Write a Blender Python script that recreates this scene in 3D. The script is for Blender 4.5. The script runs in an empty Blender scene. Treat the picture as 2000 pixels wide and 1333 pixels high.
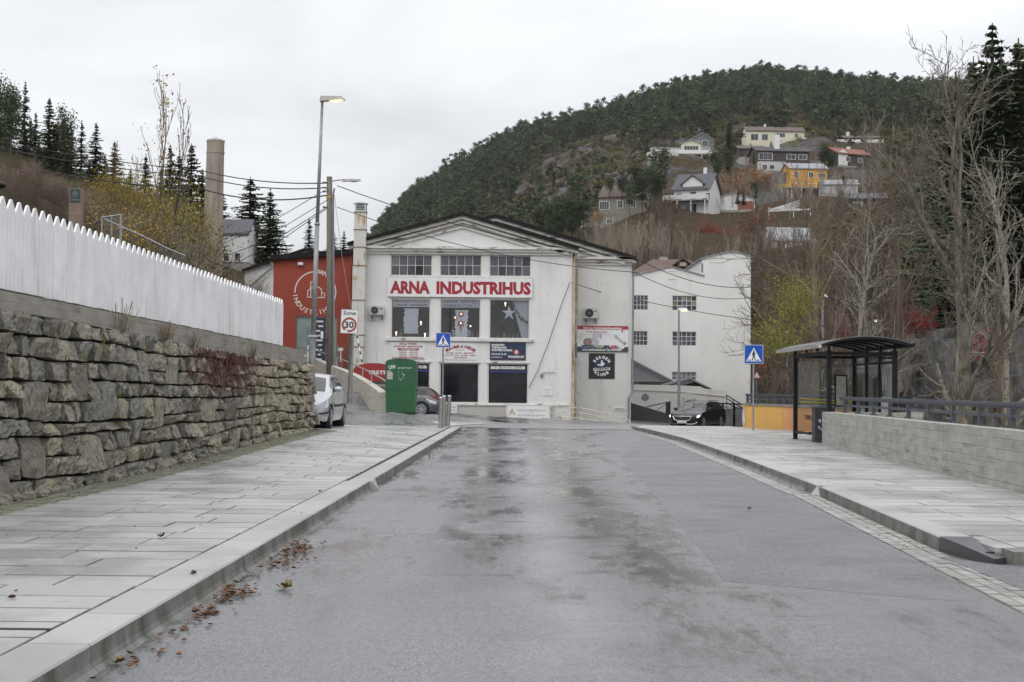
import bpy, bmesh, math, random
import numpy as np
from mathutils import Vector, Matrix, noise
random.seed(7)
R = math.radians
SC = bpy.context.scene
COL = SC.collection
# ---------------------------------------------------------------- camera
CAMZ = 1.51
FPX = 2777.8
PITCH = math.atan(90.5 / FPX)
ROLL = 0.0095
cam_d = bpy.data.cameras.new('camera'); cam = bpy.data.objects.new('camera', cam_d); COL.objects.link(cam)
cam_d.lens = 50; cam_d.sensor_width = 36; cam_d.clip_start = 0.1; cam_d.clip_end = 6000
CM = Matrix.Rotation(math.pi / 2 + PITCH, 3, 'X') @ Matrix.Rotation(ROLL, 3, 'Z')
cam.matrix_world = Matrix.Translation((0, 0, CAMZ)) @ CM.to_4x4()
SC.camera = cam
# ---------------------------------------------------------------- sky and sun
w = bpy.data.worlds.new('World'); SC.world = w; w.use_nodes = True
nt = w.node_tree; nt.nodes.clear(); N = nt.nodes.new; L = nt.links.new
out = N('ShaderNodeOutputWorld'); bg = N('ShaderNodeBackground'); L(bg.outputs[0], out.inputs[0])
sky = N('ShaderNodeTexSky'); sky.sky_type = 'NISHITA'; sky.sun_disc = False
sky.sun_elevation = R(38); sky.sun_rotation = R(200)
tc = N('ShaderNodeTexCoord'); sep = N('ShaderNodeSeparateXYZ'); L(tc.outputs['Generated'], sep.inputs[0])
mp = N('ShaderNodeMapping'); mp.inputs['Scale'].default_value = (1.6, 1.6, 5.5); mp.inputs['Location'].default_value = (.55, .1, .35); L(tc.outputs['Generated'], mp.inputs[0])
nz = N('ShaderNodeTexNoise'); nz.inputs['Scale'].default_value = 1.5; nz.inputs['Detail'].default_value = 5; nz.inputs['Roughness'].default_value = .5
nz.inputs['Distortion'].default_value = .3; L(mp.outputs[0], nz.inputs['Vector'])
cr = N('ShaderNodeValToRGB'); cr.color_ramp.elements[0].position = .36; cr.color_ramp.elements[1].position = .68
cr.color_ramp.elements[0].color = (.50, .505, .525, 1); cr.color_ramp.elements[1].color = (.74, .745, .76, 1); L(nz.outputs['Fac'], cr.inputs[0])
# overcast luminance: dim towards the horizon, brighter overhead
mr = N('ShaderNodeMapRange'); mr.inputs['From Min'].default_value = .12; mr.inputs['From Max'].default_value = 1; mr.inputs['To Min'].default_value = 1.0; mr.inputs['To Max'].default_value = 2.35; L(sep.outputs['Z'], mr.inputs['Value'])
mu = N('ShaderNodeVectorMath'); mu.operation = 'SCALE'; L(cr.outputs[0], mu.inputs[0]); L(mr.outputs[0], mu.inputs['Scale'])
sk = N('ShaderNodeVectorMath'); sk.operation = 'SCALE'; sk.inputs['Scale'].default_value = .008; L(sky.outputs[0], sk.inputs[0])
ad = N('ShaderNodeVectorMath'); ad.operation = 'ADD'; L(mu.outputs[0], ad.inputs[0]); L(sk.outputs[0], ad.inputs[1])
L(ad.outputs[0], bg.inputs['Color']); bg.inputs['Strength'].default_value = 1.0
sd = bpy.data.lights.new('sun', 'SUN'); sun = bpy.data.objects.new('sun', sd); COL.objects.link(sun)
sd.energy = .6; sd.angle = R(40); sd.color = (1, .97, .93)
sun.rotation_euler = (R(52), 0, R(-20))
vs = SC.view_settings; vs.view_transform = 'Standard'; vs.look = 'None'; vs.exposure = 0.3; vs.gamma = 1; vs.use_curve_mapping = False

# ---------------------------------------------------------------- helpers
def U(px, py, d):
    """point on the plane Y=d seen at photograph pixel (px,py); used as a tape measure"""
    v = CM @ Vector(((px - 1000) / FPX, -(py - 666.5) / FPX, -1)); k = d / v.y
    return Vector((v.x * k, d, CAMZ + v.z * k))
def PX(X, Y, Z):
    v = CM.transposed() @ Vector((X, Y, Z - CAMZ)); return 1000 - v.x / v.z * FPX, 666.5 + v.y / v.z * FPX
def G(px, py, z):
    v = CM @ Vector(((px - 1000) / FPX, -(py - 666.5) / FPX, -1)); k = (z - CAMZ) / v.z
    return Vector((v.x * k, v.y * k, z))
def lerp(a, b, t): return a + (b - a) * t
def sstep(a, b, x):
    t = min(1, max(0, (x - a) / (b - a))); return t * t * (3 - 2 * t)
_rs = random.Random(5)
def rnd(a, b): return _rs.uniform(a, b)

MATS = {}
def M(name, c, r=.7, c2=None, sc=4.0, det=5, lo=.35, hi=.65, bump=0.0, bsc=25.0, metal=0.0, spec=.5, rand=0.0, st=(1, 1, 1), emit=0, coat=0, world=False, c3=None, sc3=.7, lo3=.5, hi3=.7, st3=(1, 1, 1), rvar=0.0, huer=0.0):
    if name in MATS: return MATS[name]
    m = bpy.data.materials.new(name); m.use_nodes = True; nt = m.node_tree; n = nt.nodes.new; l = nt.links.new
    b = nt.nodes['Principled BSDF']; MATS[name] = m
    b.inputs['Roughness'].default_value = r; b.inputs['Metallic'].default_value = metal; b.inputs['Specular IOR Level'].default_value = spec
    b.inputs['Coat Weight'].default_value = coat; b.inputs['Coat Roughness'].default_value = .05
    b.inputs['Base Color'].default_value = (*c, 1)
    tc = n('ShaderNodeTexCoord'); src = tc.outputs['Object']
    if world: src = n('ShaderNodeNewGeometry').outputs['Position']
    cur = None
    def noi(scale, detail, stv, s=src):
        mp = n('ShaderNodeMapping'); mp.inputs['Scale'].default_value = stv; l(s, mp.inputs[0])
        t = n('ShaderNodeTexNoise'); t.inputs['Scale'].default_value = scale; t.inputs['Detail'].default_value = detail; t.inputs['Roughness'].default_value = .6; l(mp.outputs[0], t.inputs['Vector']); return t.outputs['Fac']
    def ramp(f, a, bb):
        q = n('ShaderNodeMapRange'); q.inputs['From Min'].default_value = a; q.inputs['From Max'].default_value = bb; l(f, q.inputs['Value']); return q.outputs[0]
    def mix(f, A, B):
        x = n('ShaderNodeMix'); x.data_type = 'RGBA'; l(f, x.inputs[0])
        if isinstance(A, tuple): x.inputs[6].default_value = (*A, 1)
        else: l(A, x.inputs[6])
        x.inputs[7].default_value = (*B, 1); return x.outputs[2]
    if c2 is not None: cur = mix(ramp(noi(sc, det, st), lo, hi), c, c2)
    if c3 is not None: cur = mix(ramp(noi(sc3, 5, st3), lo3, hi3), cur if cur is not None else c, c3)
    if rand or huer:
        oi = n('ShaderNodeObjectInfo'); hs = n('ShaderNodeHueSaturation')
        q = n('ShaderNodeMapRange'); q.inputs['To Min'].default_value = 1 - rand; q.inputs['To Max'].default_value = 1 + rand; l(oi.outputs['Random'], q.inputs['Value']); l(q.outputs[0], hs.inputs['Value'])
        if huer:
            mm = n('ShaderNodeMath'); mm.operation = 'MULTIPLY'; mm.inputs[1].default_value = 7.31; l(oi.outputs['Random'], mm.inputs[0])
            fr = n('ShaderNodeMath'); fr.operation = 'FRACT'; l(mm.outputs[0], fr.inputs[0])
            q2 = n('ShaderNodeMapRange'); q2.inputs['To Min'].default_value = .5 - huer; q2.inputs['To Max'].default_value = .5 + huer; l(fr.outputs[0], q2.inputs['Value']); l(q2.outputs[0], hs.inputs['Hue'])
        if cur is not None: l(cur, hs.inputs['Color'])
        else: hs.inputs['Color'].default_value = (*c, 1)
        cur = hs.outputs[0]
    if cur is not None: l(cur, b.inputs['Base Color'])
    if rvar:
        q = n('ShaderNodeMapRange'); q.inputs['To Min'].default_value = r - rvar; q.inputs['To Max'].default_value = r + rvar; l(noi(sc * 1.7, 3, st), q.inputs['Value']); l(q.outputs[0], b.inputs['Roughness'])
    if bump:
        bp = n('ShaderNodeBump'); bp.inputs['Strength'].default_value = bump; bp.inputs['Distance'].default_value = .02; l(noi(bsc, 4, st), bp.inputs['Height']); l(bp.outputs[0], b.inputs['Normal'])
    if emit: b.inputs['Emission Color'].default_value = (*c, 1); b.inputs['Emission Strength'].default_value = emit
    return m

class MB:
    def __init__(s): s.v = []; s.f = []; s.m = []
    def add(s, vs, fs, mi=0):
        o = len(s.v); s.v += [tuple(p) for p in vs]; s.f += [tuple(i + o for i in f) for f in fs]; s.m += [mi] * len(fs); return s
    def box(s, x0, x1, y0, y1, z0, z1, mi=0):
        return s.add([(x0, y0, z0), (x1, y0, z0), (x1, y1, z0), (x0, y1, z0), (x0, y0, z1), (x1, y0, z1), (x1, y1, z1), (x0, y1, z1)],
                     [(0, 3, 2, 1), (4, 5, 6, 7), (0, 1, 5, 4), (1, 2, 6, 5), (2, 3, 7, 6), (3, 0, 4, 7)], mi)
    def hexa(s, p, mi=0):  # 4 bottom + 4 top points
        return s.add(p, [(0, 3, 2, 1), (4, 5, 6, 7), (0, 1, 5, 4), (1, 2, 6, 5), (2, 3, 7, 6), (3, 0, 4, 7)], mi)
    def bar(s, a, b, wd, h=None, up=(0, 0, 1), mi=0):
        a = Vector(a); b = Vector(b); h = wd if h is None else h; d = (b - a).normalized(); up = Vector(up)
        if abs(d.dot(up)) > .98: up = Vector((0, 1, 0))
        sx = d.cross(up).normalized() * wd / 2; sz = sx.cross(d).normalized() * h / 2
        p = [a - sx - sz, a + sx - sz, b + sx - sz, b - sx - sz, a - sx + sz, a + sx + sz, b + sx + sz, b - sx + sz]; return s.hexa(p, mi)
    def cyl(s, a, b, r0, r1=None, n=12, cap=True, mi=0):
        a = Vector(a); b = Vector(b); r1 = r0 if r1 is None else r1; d = (b - a).normalized(); up = Vector((0, 0, 1)) if abs(d.z) < .95 else Vector((1, 0, 0))
        x = d.cross(up).normalized(); y = d.cross(x)
        vs = []
        for c, r in ((a, r0), (b, r1)):
            for i in range(n):
                t = 2 * math.pi * i / n; vs.append(c + (x * math.cos(t) + y * math.sin(t)) * r)
        fs = [(i, n + i, n + (i + 1) % n, (i + 1) % n) for i in range(n)]
        if cap: fs += [tuple(range(n)), tuple(range(2 * n - 1, n - 1, -1))]
        return s.add(vs, fs, mi)
    def tube(s, pts, r, n=8, mi=0):
        for i in range(len(pts) - 1): s.cyl(pts[i], pts[i + 1], r, r, n, True, mi)
        return s
    def prism(s, poly, y0, y1, mi=0):  # polygon of (x,z), counter-clockwise seen from -Y, extruded along Y
        n = len(poly); vs = [(x, y0, z) for x, z in poly] + [(x, y1, z) for x, z in poly]
        fs = [tuple(range(n)), tuple(range(2 * n - 1, n - 1, -1))] + [((i + 1) % n, i, n + i, n + (i + 1) % n) for i in range(n)]
        return s.add(vs, fs, mi)
    def prismz(s, poly, z0, z1, mi=0):
        n = len(poly); vs = [(x, y, z0) for x, y in poly] + [(x, y, z1) for x, y in poly]
        fs = [tuple(range(n - 1, -1, -1)), tuple(range(n, 2 * n))] + [(i, (i + 1) % n, n + (i + 1) % n, n + i) for i in range(n)]
        return s.add(vs, fs, mi)
    def sphere(s, c, rx, ry, rz, n=12, m=8, mi=0):
        vs = [(c[0], c[1], c[2] + rz)]
        for j in range(1, m):
            ph = math.pi * j / m
            for i in range(n):
                t = 2 * math.pi * i / n; vs.append((c[0] + rx * math.sin(ph) * math.cos(t), c[1] + ry * math.sin(ph) * math.sin(t), c[2] + rz * math.cos(ph)))
        vs.append((c[0], c[1], c[2] - rz)); fs = [(0, 1 + i, 1 + (i + 1) % n) for i in range(n)]
        for j in range(m - 2):
            for i in range(n): a = 1 + j * n; fs.append((a + i, a + n + i, a + n + (i + 1) % n, a + (i + 1) % n))
        a = 1 + (m - 2) * n; fs += [(a + (i + 1) % n, a + i, len(vs) - 1) for i in range(n)]
        return s.add(vs, fs, mi)
    def mesh(s, name, mats, smooth=False, off=(0, 0, 0)):
        me = bpy.data.meshes.new(name); v = np.array(s.v, dtype=float) - np.array(off)
        me.from_pydata(v.tolist(), [], s.f)
        for m in (mats if isinstance(mats, (list, tuple)) else [mats]): me.materials.append(m)
        if any(s.m): me.polygons.foreach_set('material_index', s.m)
        if smooth: me.polygons.foreach_set('use_smooth', [True] * len(me.polygons))
        me.update(); return me

ORG = {}
def tag(o, label=None, cat=None, group=None, kind=None):
    if label: o['label'] = label
    if cat: o['category'] = cat
    if group: o['group'] = group
    if kind: o['kind'] = kind
    return o
def link(name, me, parent=None, loc=(0, 0, 0), rot=None):
    o = bpy.data.objects.new(name, me); COL.objects.link(o); o.location = loc
    if rot: o.rotation_euler = rot
    if parent: o.parent = parent
    return o
def thing(name, label, cat, loc=(0, 0, 0), rz=0, group=None):
    o = link(name, None, None, loc, (0, 0, rz)); ORG[o.name] = Vector(loc); o.empty_display_size = .3
    return tag(o, label, cat, group)
def obj(name, mb, mat, parent=None, smooth=False, label=None, local=False):
    """a mesh given in world coordinates (or in the thing's own with local=True)"""
    off = Vector((0, 0, 0))
    if parent and not local: off = ORG.get(parent.name, Vector((0, 0, 0)))
    o = link(name, mb.mesh(name, mat, smooth, off), parent); ORG[o.name] = off
    if label: o['label'] = label
    return o
def solo(name, mb, mat, label, cat, group=None, smooth=False, base=None):
    """a thing that is one mesh, origin at its base"""
    v = np.array(mb.v); c = Vector(((v[:, 0].min() + v[:, 0].max()) / 2, (v[:, 1].min() + v[:, 1].max()) / 2, v[:, 2].min())) if base is None else Vector(base)
    o = link(name, mb.mesh(name, mat, smooth, c), None, c); return tag(o, label, cat, group)
def struct(name, mb, mat, parent=None, smooth=False, kind='structure'):
    o = link(name, mb.mesh(name, mat, smooth), parent); ORG[o.name] = Vector((0, 0, 0))
    if not parent: o['kind'] = kind
    return o
def dup(root, loc=None, rz=None, label=None, group=None, scale=None):
    r = root.copy(); COL.objects.link(r)
    if loc is not None: r.location = loc
    if rz is not None: r.rotation_euler = (0, 0, rz)
    if scale is not None: r.scale = scale if isinstance(scale, tuple) else (scale,) * 3
    if label: r['label'] = label
    if group: r['group'] = group
    for ch in list(root.children):
        c = ch.copy(); COL.objects.link(c); c.parent = r
        for g in list(ch.children):
            d = g.copy(); COL.objects.link(d); d.parent = c
    return r
def txt(s, size, bold=0.0, ext=.004, spacing=1.0):
    """text mesh data as (verts, faces) in XZ plane facing -Y, centred at its own middle; size = cap height"""
    c = bpy.data.curves.new('t', 'FONT'); c.body = s; c.size = 1; c.extrude = 0; c.offset = bold; c.space_character = spacing; c.resolution_u = 2
    c.align_x = 'LEFT'
    o = bpy.data.objects.new('t', c); COL.objects.link(o); bpy.context.view_layer.update()
    me = bpy.data.meshes.new_from_object(o.evaluated_get(bpy.context.evaluated_depsgraph_get()))
    vs = np.array([v.co[:] for v in me.vertices]) if len(me.vertices) else np.zeros((0, 3)); fs = [tuple(p.vertices) for p in me.polygons]
    bpy.data.objects.remove(o); bpy.data.curves.remove(c); bpy.data.meshes.remove(me)
    return vs, fs
CAPH = None
def text_mb(mb, s, x, y, z, h, width=None, bold=.01, align='C', mi=0, shear=0.0):
    """flat lettering standing on plane Y=y, cap height h, anchored at x (align), baseline z"""
    global CAPH
    if CAPH is None:
        v, _ = txt('H', 1); CAPH = v[:, 1].max() - v[:, 1].min()
    v, f = txt(s, 1, bold)
    if len(v) == 0: return mb
    k = h / CAPH; W = (v[:, 0].max() - v[:, 0].min()) * k; sx = 1 if width is None else width / W; W *= sx
    x0 = x - {'C': W / 2, 'L': 0, 'R': W}[align]
    pts = [(x0 + (p[0] - v[:, 0].min()) * k * sx + shear * p[1] * k, y, z + p[1] * k) for p in v]
    return mb.add(pts, f, mi)
def text_arc(mb, s, cx, y, cz, rad, h, a0, a1, inside=False, bold=.01):
    """letters along an arc; angles in degrees measured clockwise from the top"""
    global CAPH
    if CAPH is None:
        v, _ = txt('H', 1); CAPH = v[:, 1].max() - v[:, 1].min()
    k = h / CAPH; n = len(s)
    for i, ch in enumerate(s):
        if ch == ' ': continue
        v, f = txt(ch, 1, bold); xm = (v[:, 0].max() + v[:, 0].min()) / 2
        a = R(lerp(a0, a1, i / max(1, n - 1)))
        ux = Vector((math.cos(a), -math.sin(a))); uz = Vector((math.sin(a), math.cos(a)))
        if inside: ux = -ux; uz = -uz
        c = Vector((cx, cz)) + Vector((math.sin(a), math.cos(a))) * rad
        mb.add([(c.x + ux.x * (p[0] - xm) * k + uz.x * (p[1] * k - h / 2), y, c.y + ux.y * (p[0] - xm) * k + uz.y * (p[1] * k - h / 2)) for p in v], f)
    return mb
# ---------------------------------------------------------------- materials
def nodes_mat(name):
    m = bpy.data.materials.new(name); m.use_nodes = True; MATS[name] = m; nt = m.node_tree
    return m, nt, nt.nodes['Principled BSDF']
class NG:
    def __init__(s, nt): s.nt = nt; s.pos = None
    def n(s, t, **k):
        x = s.nt.nodes.new(t)
        for a, b in k.items(): setattr(x, a, b)
        return x
    def l(s, a, b): s.nt.links.new(a, b)
    def P(s):
        if s.pos is None: s.pos = s.n('ShaderNodeNewGeometry').outputs['Position']
        return s.pos
    def noise(s, sc, det=4, st=(1, 1, 1), src=None, rough=.6, dist=0):
        mp = s.n('ShaderNodeMapping'); mp.inputs['Scale'].default_value = st; s.l(src or s.P(), mp.inputs[0])
        t = s.n('ShaderNodeTexNoise'); t.inputs['Scale'].default_value = sc; t.inputs['Detail'].default_value = det; t.inputs['Roughness'].default_value = rough; t.inputs['Distortion'].default_value = dist
        s.l(mp.outputs[0], t.inputs['Vector']); return t.outputs['Fac']
    def mr(s, f, a, b, c=0., d=1., smooth=True):
        q = s.n('ShaderNodeMapRange'); q.interpolation_type = 'SMOOTHSTEP' if smooth else 'LINEAR'
        for i, v in zip(('From Min', 'From Max', 'To Min', 'To Max'), (a, b, c, d)): q.inputs[i].default_value = v
        s.l(f, q.inputs['Value']); return q.outputs[0]
    def ma(s, op, a, b=None):
        q = s.n('ShaderNodeMath', operation=op)
        for i, v in enumerate((a, b)):
            if v is None: continue
            if isinstance(v, (int, float)): q.inputs[i].default_value = v
            else: s.l(v, q.inputs[i])
        return q.outputs[0]
    def mix(s, f, A, B):
        x = s.n('ShaderNodeMix', data_type='RGBA')
        for i, v in ((0, f), (6, A), (7, B)):
            if isinstance(v, tuple): x.inputs[i].default_value = (*v, 1)
            elif isinstance(v, (int, float)): x.inputs[i].default_value = v
            else: s.l(v, x.inputs[i])
        return x.outputs[2]
    def sep(s, v):
        q = s.n('ShaderNodeSeparateXYZ'); s.l(v, q.inputs[0]); return q.outputs
    def bump(s, h, b, st=.3, dist=.02):
        q = s.n('ShaderNodeBump'); q.inputs['Strength'].default_value = st; q.inputs['Distance'].default_value = dist; s.l(h, q.inputs['Height']); s.l(q.outputs[0], b.inputs['Normal'])

# wet asphalt
m, nt, b = nodes_mat('wet_asphalt'); g = NG(nt)
xyz = g.sep(g.P())
agg = g.noise(60, 3, rough=.8)
col = g.mix(g.mr(agg, .42, .66), (.06, .06, .063), (.27, .27, .275))
col = g.mix(g.mr(g.noise(24, 2, (1, .45, 1)), .35, .7, 0, .35), col, (.27, .27, .275))
col = g.mix(g.mr(g.noise(30, 2, (1, .35, 1)), .58, .70, 0, .35), col, (.05, .05, .053))
col = g.mix(g.mr(g.noise(70, 1), .68, .74), col, (.42, .42, .43))
def band(c, wd):
    d_ = g.ma('ABSOLUTE', g.ma('SUBTRACT', g.ma('ADD', xyz[0], g.ma('MULTIPLY', xyz[1], .004)), c)); return g.mr(d_, 0, wd, 1, 0)
wet = g.ma('MAXIMUM', g.mr(g.noise(.9, 7, (1.2, .30, 1), rough=.75), .43, .62), g.mr(g.noise(.9, 7, (.6, 1.2, 1), rough=.75), .50, .62, 0, .8))
# wetter wheel tracks; the facade's dark window reflections are painted into their colour
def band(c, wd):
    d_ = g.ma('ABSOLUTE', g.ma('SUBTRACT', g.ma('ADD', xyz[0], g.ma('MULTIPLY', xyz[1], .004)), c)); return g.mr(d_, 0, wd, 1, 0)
tr = g.ma('MAXIMUM', band(-.30, .62), band(1.12, .68))
tr = g.ma('MULTIPLY', tr, g.mr(g.noise(.8, 8, (1, .7, 1), rough=.85), .36, .52))
tr = g.ma('MULTIPLY', tr, g.mr(xyz[1], 8, 15))
right = g.mr(g.ma('ADD', xyz[0], g.ma('MULTIPLY', xyz[1], -.02)), 1.6, 2.1)   # drier newer strip on the right
rough = g.mr(wet, 0, 1, .44, .15, False)
col = g.mix(g.ma('MULTIPLY', wet, .55), col, (.06, .06, .064))
col = g.mix(g.ma('MULTIPLY', band(.42, .55), g.mr(g.noise(.6, 6, (1, .5, 1), rough=.7), .38, .6, 0, .55)), col, (.27, .27, .28))  # pale centre band: sky sheen of the wet film painted into the colour
rough = g.ma('SUBTRACT', rough, g.ma('MULTIPLY', tr, .16))
rough = g.ma('ADD', rough, g.ma('MULTIPLY', right, .10))
col = g.mix(g.ma('MULTIPLY', tr, .9), col, (.012, .0125, .014))
col = g.mix(g.ma('MULTIPLY', right, .35), col, (.14, .14, .15))
col = g.mix(g.mr(g.noise(.35, 5), .45, .75, 0, .35), col, (.03, .03, .033))
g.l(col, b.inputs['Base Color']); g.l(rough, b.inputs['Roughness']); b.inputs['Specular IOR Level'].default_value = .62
g.bump(g.ma('MULTIPLY', g.noise(110, 3), g.mr(wet, 0, 1, 1, .25)), b, .35, .005)

def paving(name, c1, c2, c3, r0, r1):
    m, nt, b = nodes_mat(name); g = NG(nt)
    oi = g.n('ShaderNodeObjectInfo').outputs['Random']
    col = g.mix(g.mr(g.noise(130, 3, rough=.8), .35, .65), c1, c2)
    col = g.mix(g.mr(oi, 0, 1, 0, .9, False), col, c3)
    wet = g.mr(g.noise(.7, 5, (1, .8, 1)), .42, .60)
    col = g.mix(g.ma('MULTIPLY', wet, .25), col, tuple(x * .5 for x in c1))
    col = g.mix(g.mr(g.noise(3.5, 5), .6, .78, 0, .4), col, (.13, .125, .11))
    g.l(col, b.inputs['Base Color']); g.l(g.mr(wet, 0, 1, r1, r0, False), b.inputs['Roughness'])
    g.bump(g.noise(90, 3), b, .3, .004); return m
PAVE = paving('granite_slab', (.31, .31, .305), (.50, .495, .485), (.30, .30, .295), .26, .48)
PAVER = paving('granite_slab_right', (.32, .32, .315), (.50, .495, .485), (.29, .29, .28), .3, .5)
KERB = paving('granite_kerb', (.30, .30, .295), (.47, .465, .455), (.34, .335, .325), .32, .6)
KERBD = paving('dark_kerb', (.05, .05, .055), (.085, .085, .09), (.07, .07, .075), .35, .5)
SETT = paving('pale_sett', (.27, .265, .25), (.42, .41, .385), (.22, .215, .20), .4, .6)
COBBLE = paving('mossy_sett', (.16, .155, .13), (.27, .26, .22), (.20, .21, .13), .5, .7)

# natural wall stone, a tint per stone
m, nt, b = nodes_mat('wall_stone'); g = NG(nt); tcx = g.n('ShaderNodeTexCoord').outputs['Object']
oi = g.n('ShaderNodeObjectInfo').outputs['Random']
mp2 = g.n('ShaderNodeMapping'); g.l(tcx, mp2.inputs[0])
cmb = g.n('ShaderNodeCombineXYZ'); g.l(g.ma('MULTIPLY', oi, 6.0), cmb.inputs[0]); g.l(g.ma('MULTIPLY', oi, 3.1), cmb.inputs[1]); g.l(cmb.outputs[0], mp2.inputs['Rotation'])
grain = g.noise(7, 6, (1, 1, 5), src=mp2.outputs[0], rough=.7, dist=.4)
ramp = g.n('ShaderNodeValToRGB'); e = ramp.color_ramp.elements; e[0].position = 0; e[0].color = (.18, .165, .135, 1); e[1].position = 1; e[1].color = (.41, .35, .24, 1)
for p, c in ((.3, (.33, .30, .225, 1)), (.55, (.23, .225, .205, 1)), (.8, (.35, .32, .23, 1))):
    q = e.new(p); q.color = c
g.l(oi, ramp.inputs[0])
col = g.mix(g.mr(grain, .34, .56), (.075, .07, .06), ramp.outputs[0])
col = g.mix(g.mr(g.noise(38, 3, rough=.8), .62, .8), col, (.36, .35, .30))
col = g.mix(g.mr(g.noise(2.2, 5), .62, .72, 0, .55), col, (.20, .12, .055))
col = g.mix(g.mr(g.noise(1.6, 6, rough=.8), .60, .72, 0, .6), col, (.11, .12, .035))
col = g.mix(g.mr(g.noise(1.1, 4), .55, .75, 0, .5), col, (.06, .06, .062))
hv_ = g.n('ShaderNodeHueSaturation'); hv_.inputs['Value'].default_value = .86; hv_.inputs['Saturation'].default_value = .9; g.l(col, hv_.inputs['Color']); g.l(hv_.outputs[0], b.inputs['Base Color']); b.inputs['Roughness'].default_value = .78; g.bump(grain, b, .9, .03)

# board-marked concrete
def concrete(name, c1, c2, dark, moss, hz, top=None):
    m, nt, b = nodes_mat(name); g = NG(nt); xyz = g.sep(g.P())
    col = g.mix(g.mr(g.noise(2.2, 6, (1, 1, 2.5)), .35, .65), c1, c2)
    col = g.mix(g.mr(g.noise(9, 6, (1, 1, .16), rough=.75), .50, .75, 0, .28), col, dark)
    col = g.mix(g.mr(g.noise(1.3, 6, (.6, .6, 7), rough=.8), .52, .66, 0, .65), col, dark)
    zz = g.ma('FRACT', g.ma('MULTIPLY', g.ma('ADD', xyz[2], g.ma('MULTIPLY', g.noise(.8, 2), .02)), 1 / hz)); line = g.ma('MULTIPLY', g.mr(g.ma('ABSOLUTE', g.ma('SUBTRACT', zz, .5)), 0, .09, 1, 0), g.mr(g.noise(1.2, 4, (.5, .5, 6)), .38, .62, .3, 1))
    col = g.mix(g.ma('MULTIPLY', line, .4), col, dark)
    col = g.mix(g.mr(g.noise(3, 5), .6, .72, 0, .7), col, moss)
    g.l(col, b.inputs['Base Color']); b.inputs['Roughness'].default_value = .8
    g.bump(g.ma('SUBTRACT', g.noise(30, 4), line), b, .4, .012); return m
CONC = concrete('board_concrete', (.30, .30, .275), (.39, .385, .355), (.12, .12, .11), (.20, .20, .12), .155)
CAPC = concrete('cap_concrete', (.20, .185, .155), (.26, .245, .21), (.07, .065, .055), (.15, .15, .07), .12)
PARA = concrete('parapet_concrete', (.42, .40, .34), (.52, .50, .44), (.2, .185, .14), (.28, .27, .15), .13)

# rendered walls: pale paint with dirt runs and flaking patches
def render_wall(name, c, dirt, amt=.5, z0=None, z1=None, brick=True):
    m, nt, b = nodes_mat(name); g = NG(nt); xyz = g.sep(g.P())
    col = g.mix(g.mr(g.noise(.5, 5), .35, .65), c, tuple(x * .93 for x in c))
    col = g.mix(g.mr(g.noise(1.1, 7, (1, 1, .15), rough=.72), .52, .74, 0, amt), col, dirt)
    col = g.mix(g.mr(g.noise(1.3, 8, (1, 1, 1.5), rough=.75), .64, .70, 0, amt), col, (.42, .40, .33))
    if z0 is not None:
        low = g.mr(xyz[2], z0, z1, 1, 0); fl = g.mr(g.noise(1.9, 8, (1, 1, .9), rough=.78), .59, .64)
        col = g.mix(g.ma('MULTIPLY', fl, g.ma('MULTIPLY', low, .85)), col, (.34, .31, .22))
        col = g.mix(g.ma('MULTIPLY', low, .22), col, dirt)
    g.l(col, b.inputs['Base Color']); b.inputs['Roughness'].default_value = .8
    h = g.noise(18, 4)
    if brick:
        t = g.n('ShaderNodeTexBrick'); mpp = g.n('ShaderNodeMapping'); mpp.inputs['Rotation'].default_value = (R(90), 0, 0); g.l(g.P(), mpp.inputs[0]); g.l(mpp.outputs[0], t.inputs['Vector'])
        t.inputs['Scale'].default_value = 1; t.inputs['Brick Width'].default_value = .5; t.inputs['Row Height'].default_value = .2; t.inputs['Mortar Size'].default_value = .012; t.inputs['Mortar Smooth'].default_value = .6
        h = g.ma('SUBTRACT', g.ma('MULTIPLY', h, .6), t.outputs['Fac'])
    g.bump(h, b, .35, .012); return m
WALL = render_wall('white_render', (.75, .745, .73), (.40, .39, .36), .45, -.6, 3.4)
WALLB = render_wall('grey_render', (.67, .66, .635), (.38, .365, .32), .6, -.6, 5)
WALLC = render_wall('cream_render', (.73, .725, .70), (.42, .41, .37), .5, -2, 3)
PLINTH = render_wall('plinth_render', (.50, .49, .46), (.25, .24, .21), .7, -1, 1.5, False)
REDW = M('red_render', (.33, .058, .032), .75, (.29, .05, .03), 1.2, bump=.15, bsc=30, c3=(.24, .045, .03), sc3=.9, st3=(1, 1, .2), lo3=.55, hi3=.75, world=True)
TRIM = M('white_trim', (.72, .71, .69), .6, (.62, .61, .58), 3, c3=(.16, .14, .11), sc3=1.4, lo3=.58, hi3=.66, st3=(1, 1, 3), world=True)
TRIMD = M('worn_trim', (.66, .65, .61), .65, (.5, .48, .42), 3, c3=(.10, .085, .06), sc3=1.2, lo3=.56, hi3=.66, st3=(.6, 1, 3), world=True)
WHITE = M('white_paint', (.78, .78, .78), .45)
FENCE = M('fence_paint', (.84, .84, .86), .5, (.72, .725, .73), 2, c3=(.42, .45, .34), sc3=2.2, lo3=.57, hi3=.80, st3=(1, 1, .25), rand=.035, world=True)
BLACKR = M('roof_felt', (.010, .010, .011), .85, (.02, .02, .02), 5, spec=.2)
GALV = M('galvanised_steel', (.33, .345, .36), .5, (.24, .25, .265), 7, metal=.55, c3=(.2, .2, .2), sc3=2)
GALVL = M('pale_steel', (.55, .56, .57), .35, (.45, .46, .47), 5, metal=.7)
RAILD = M('dark_rail_paint', (.055, .065, .08), .45, (.075, .085, .10), 6, bump=.05)
BLK = M('black_metal', (.008, .008, .009), .5, spec=.25)
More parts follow.
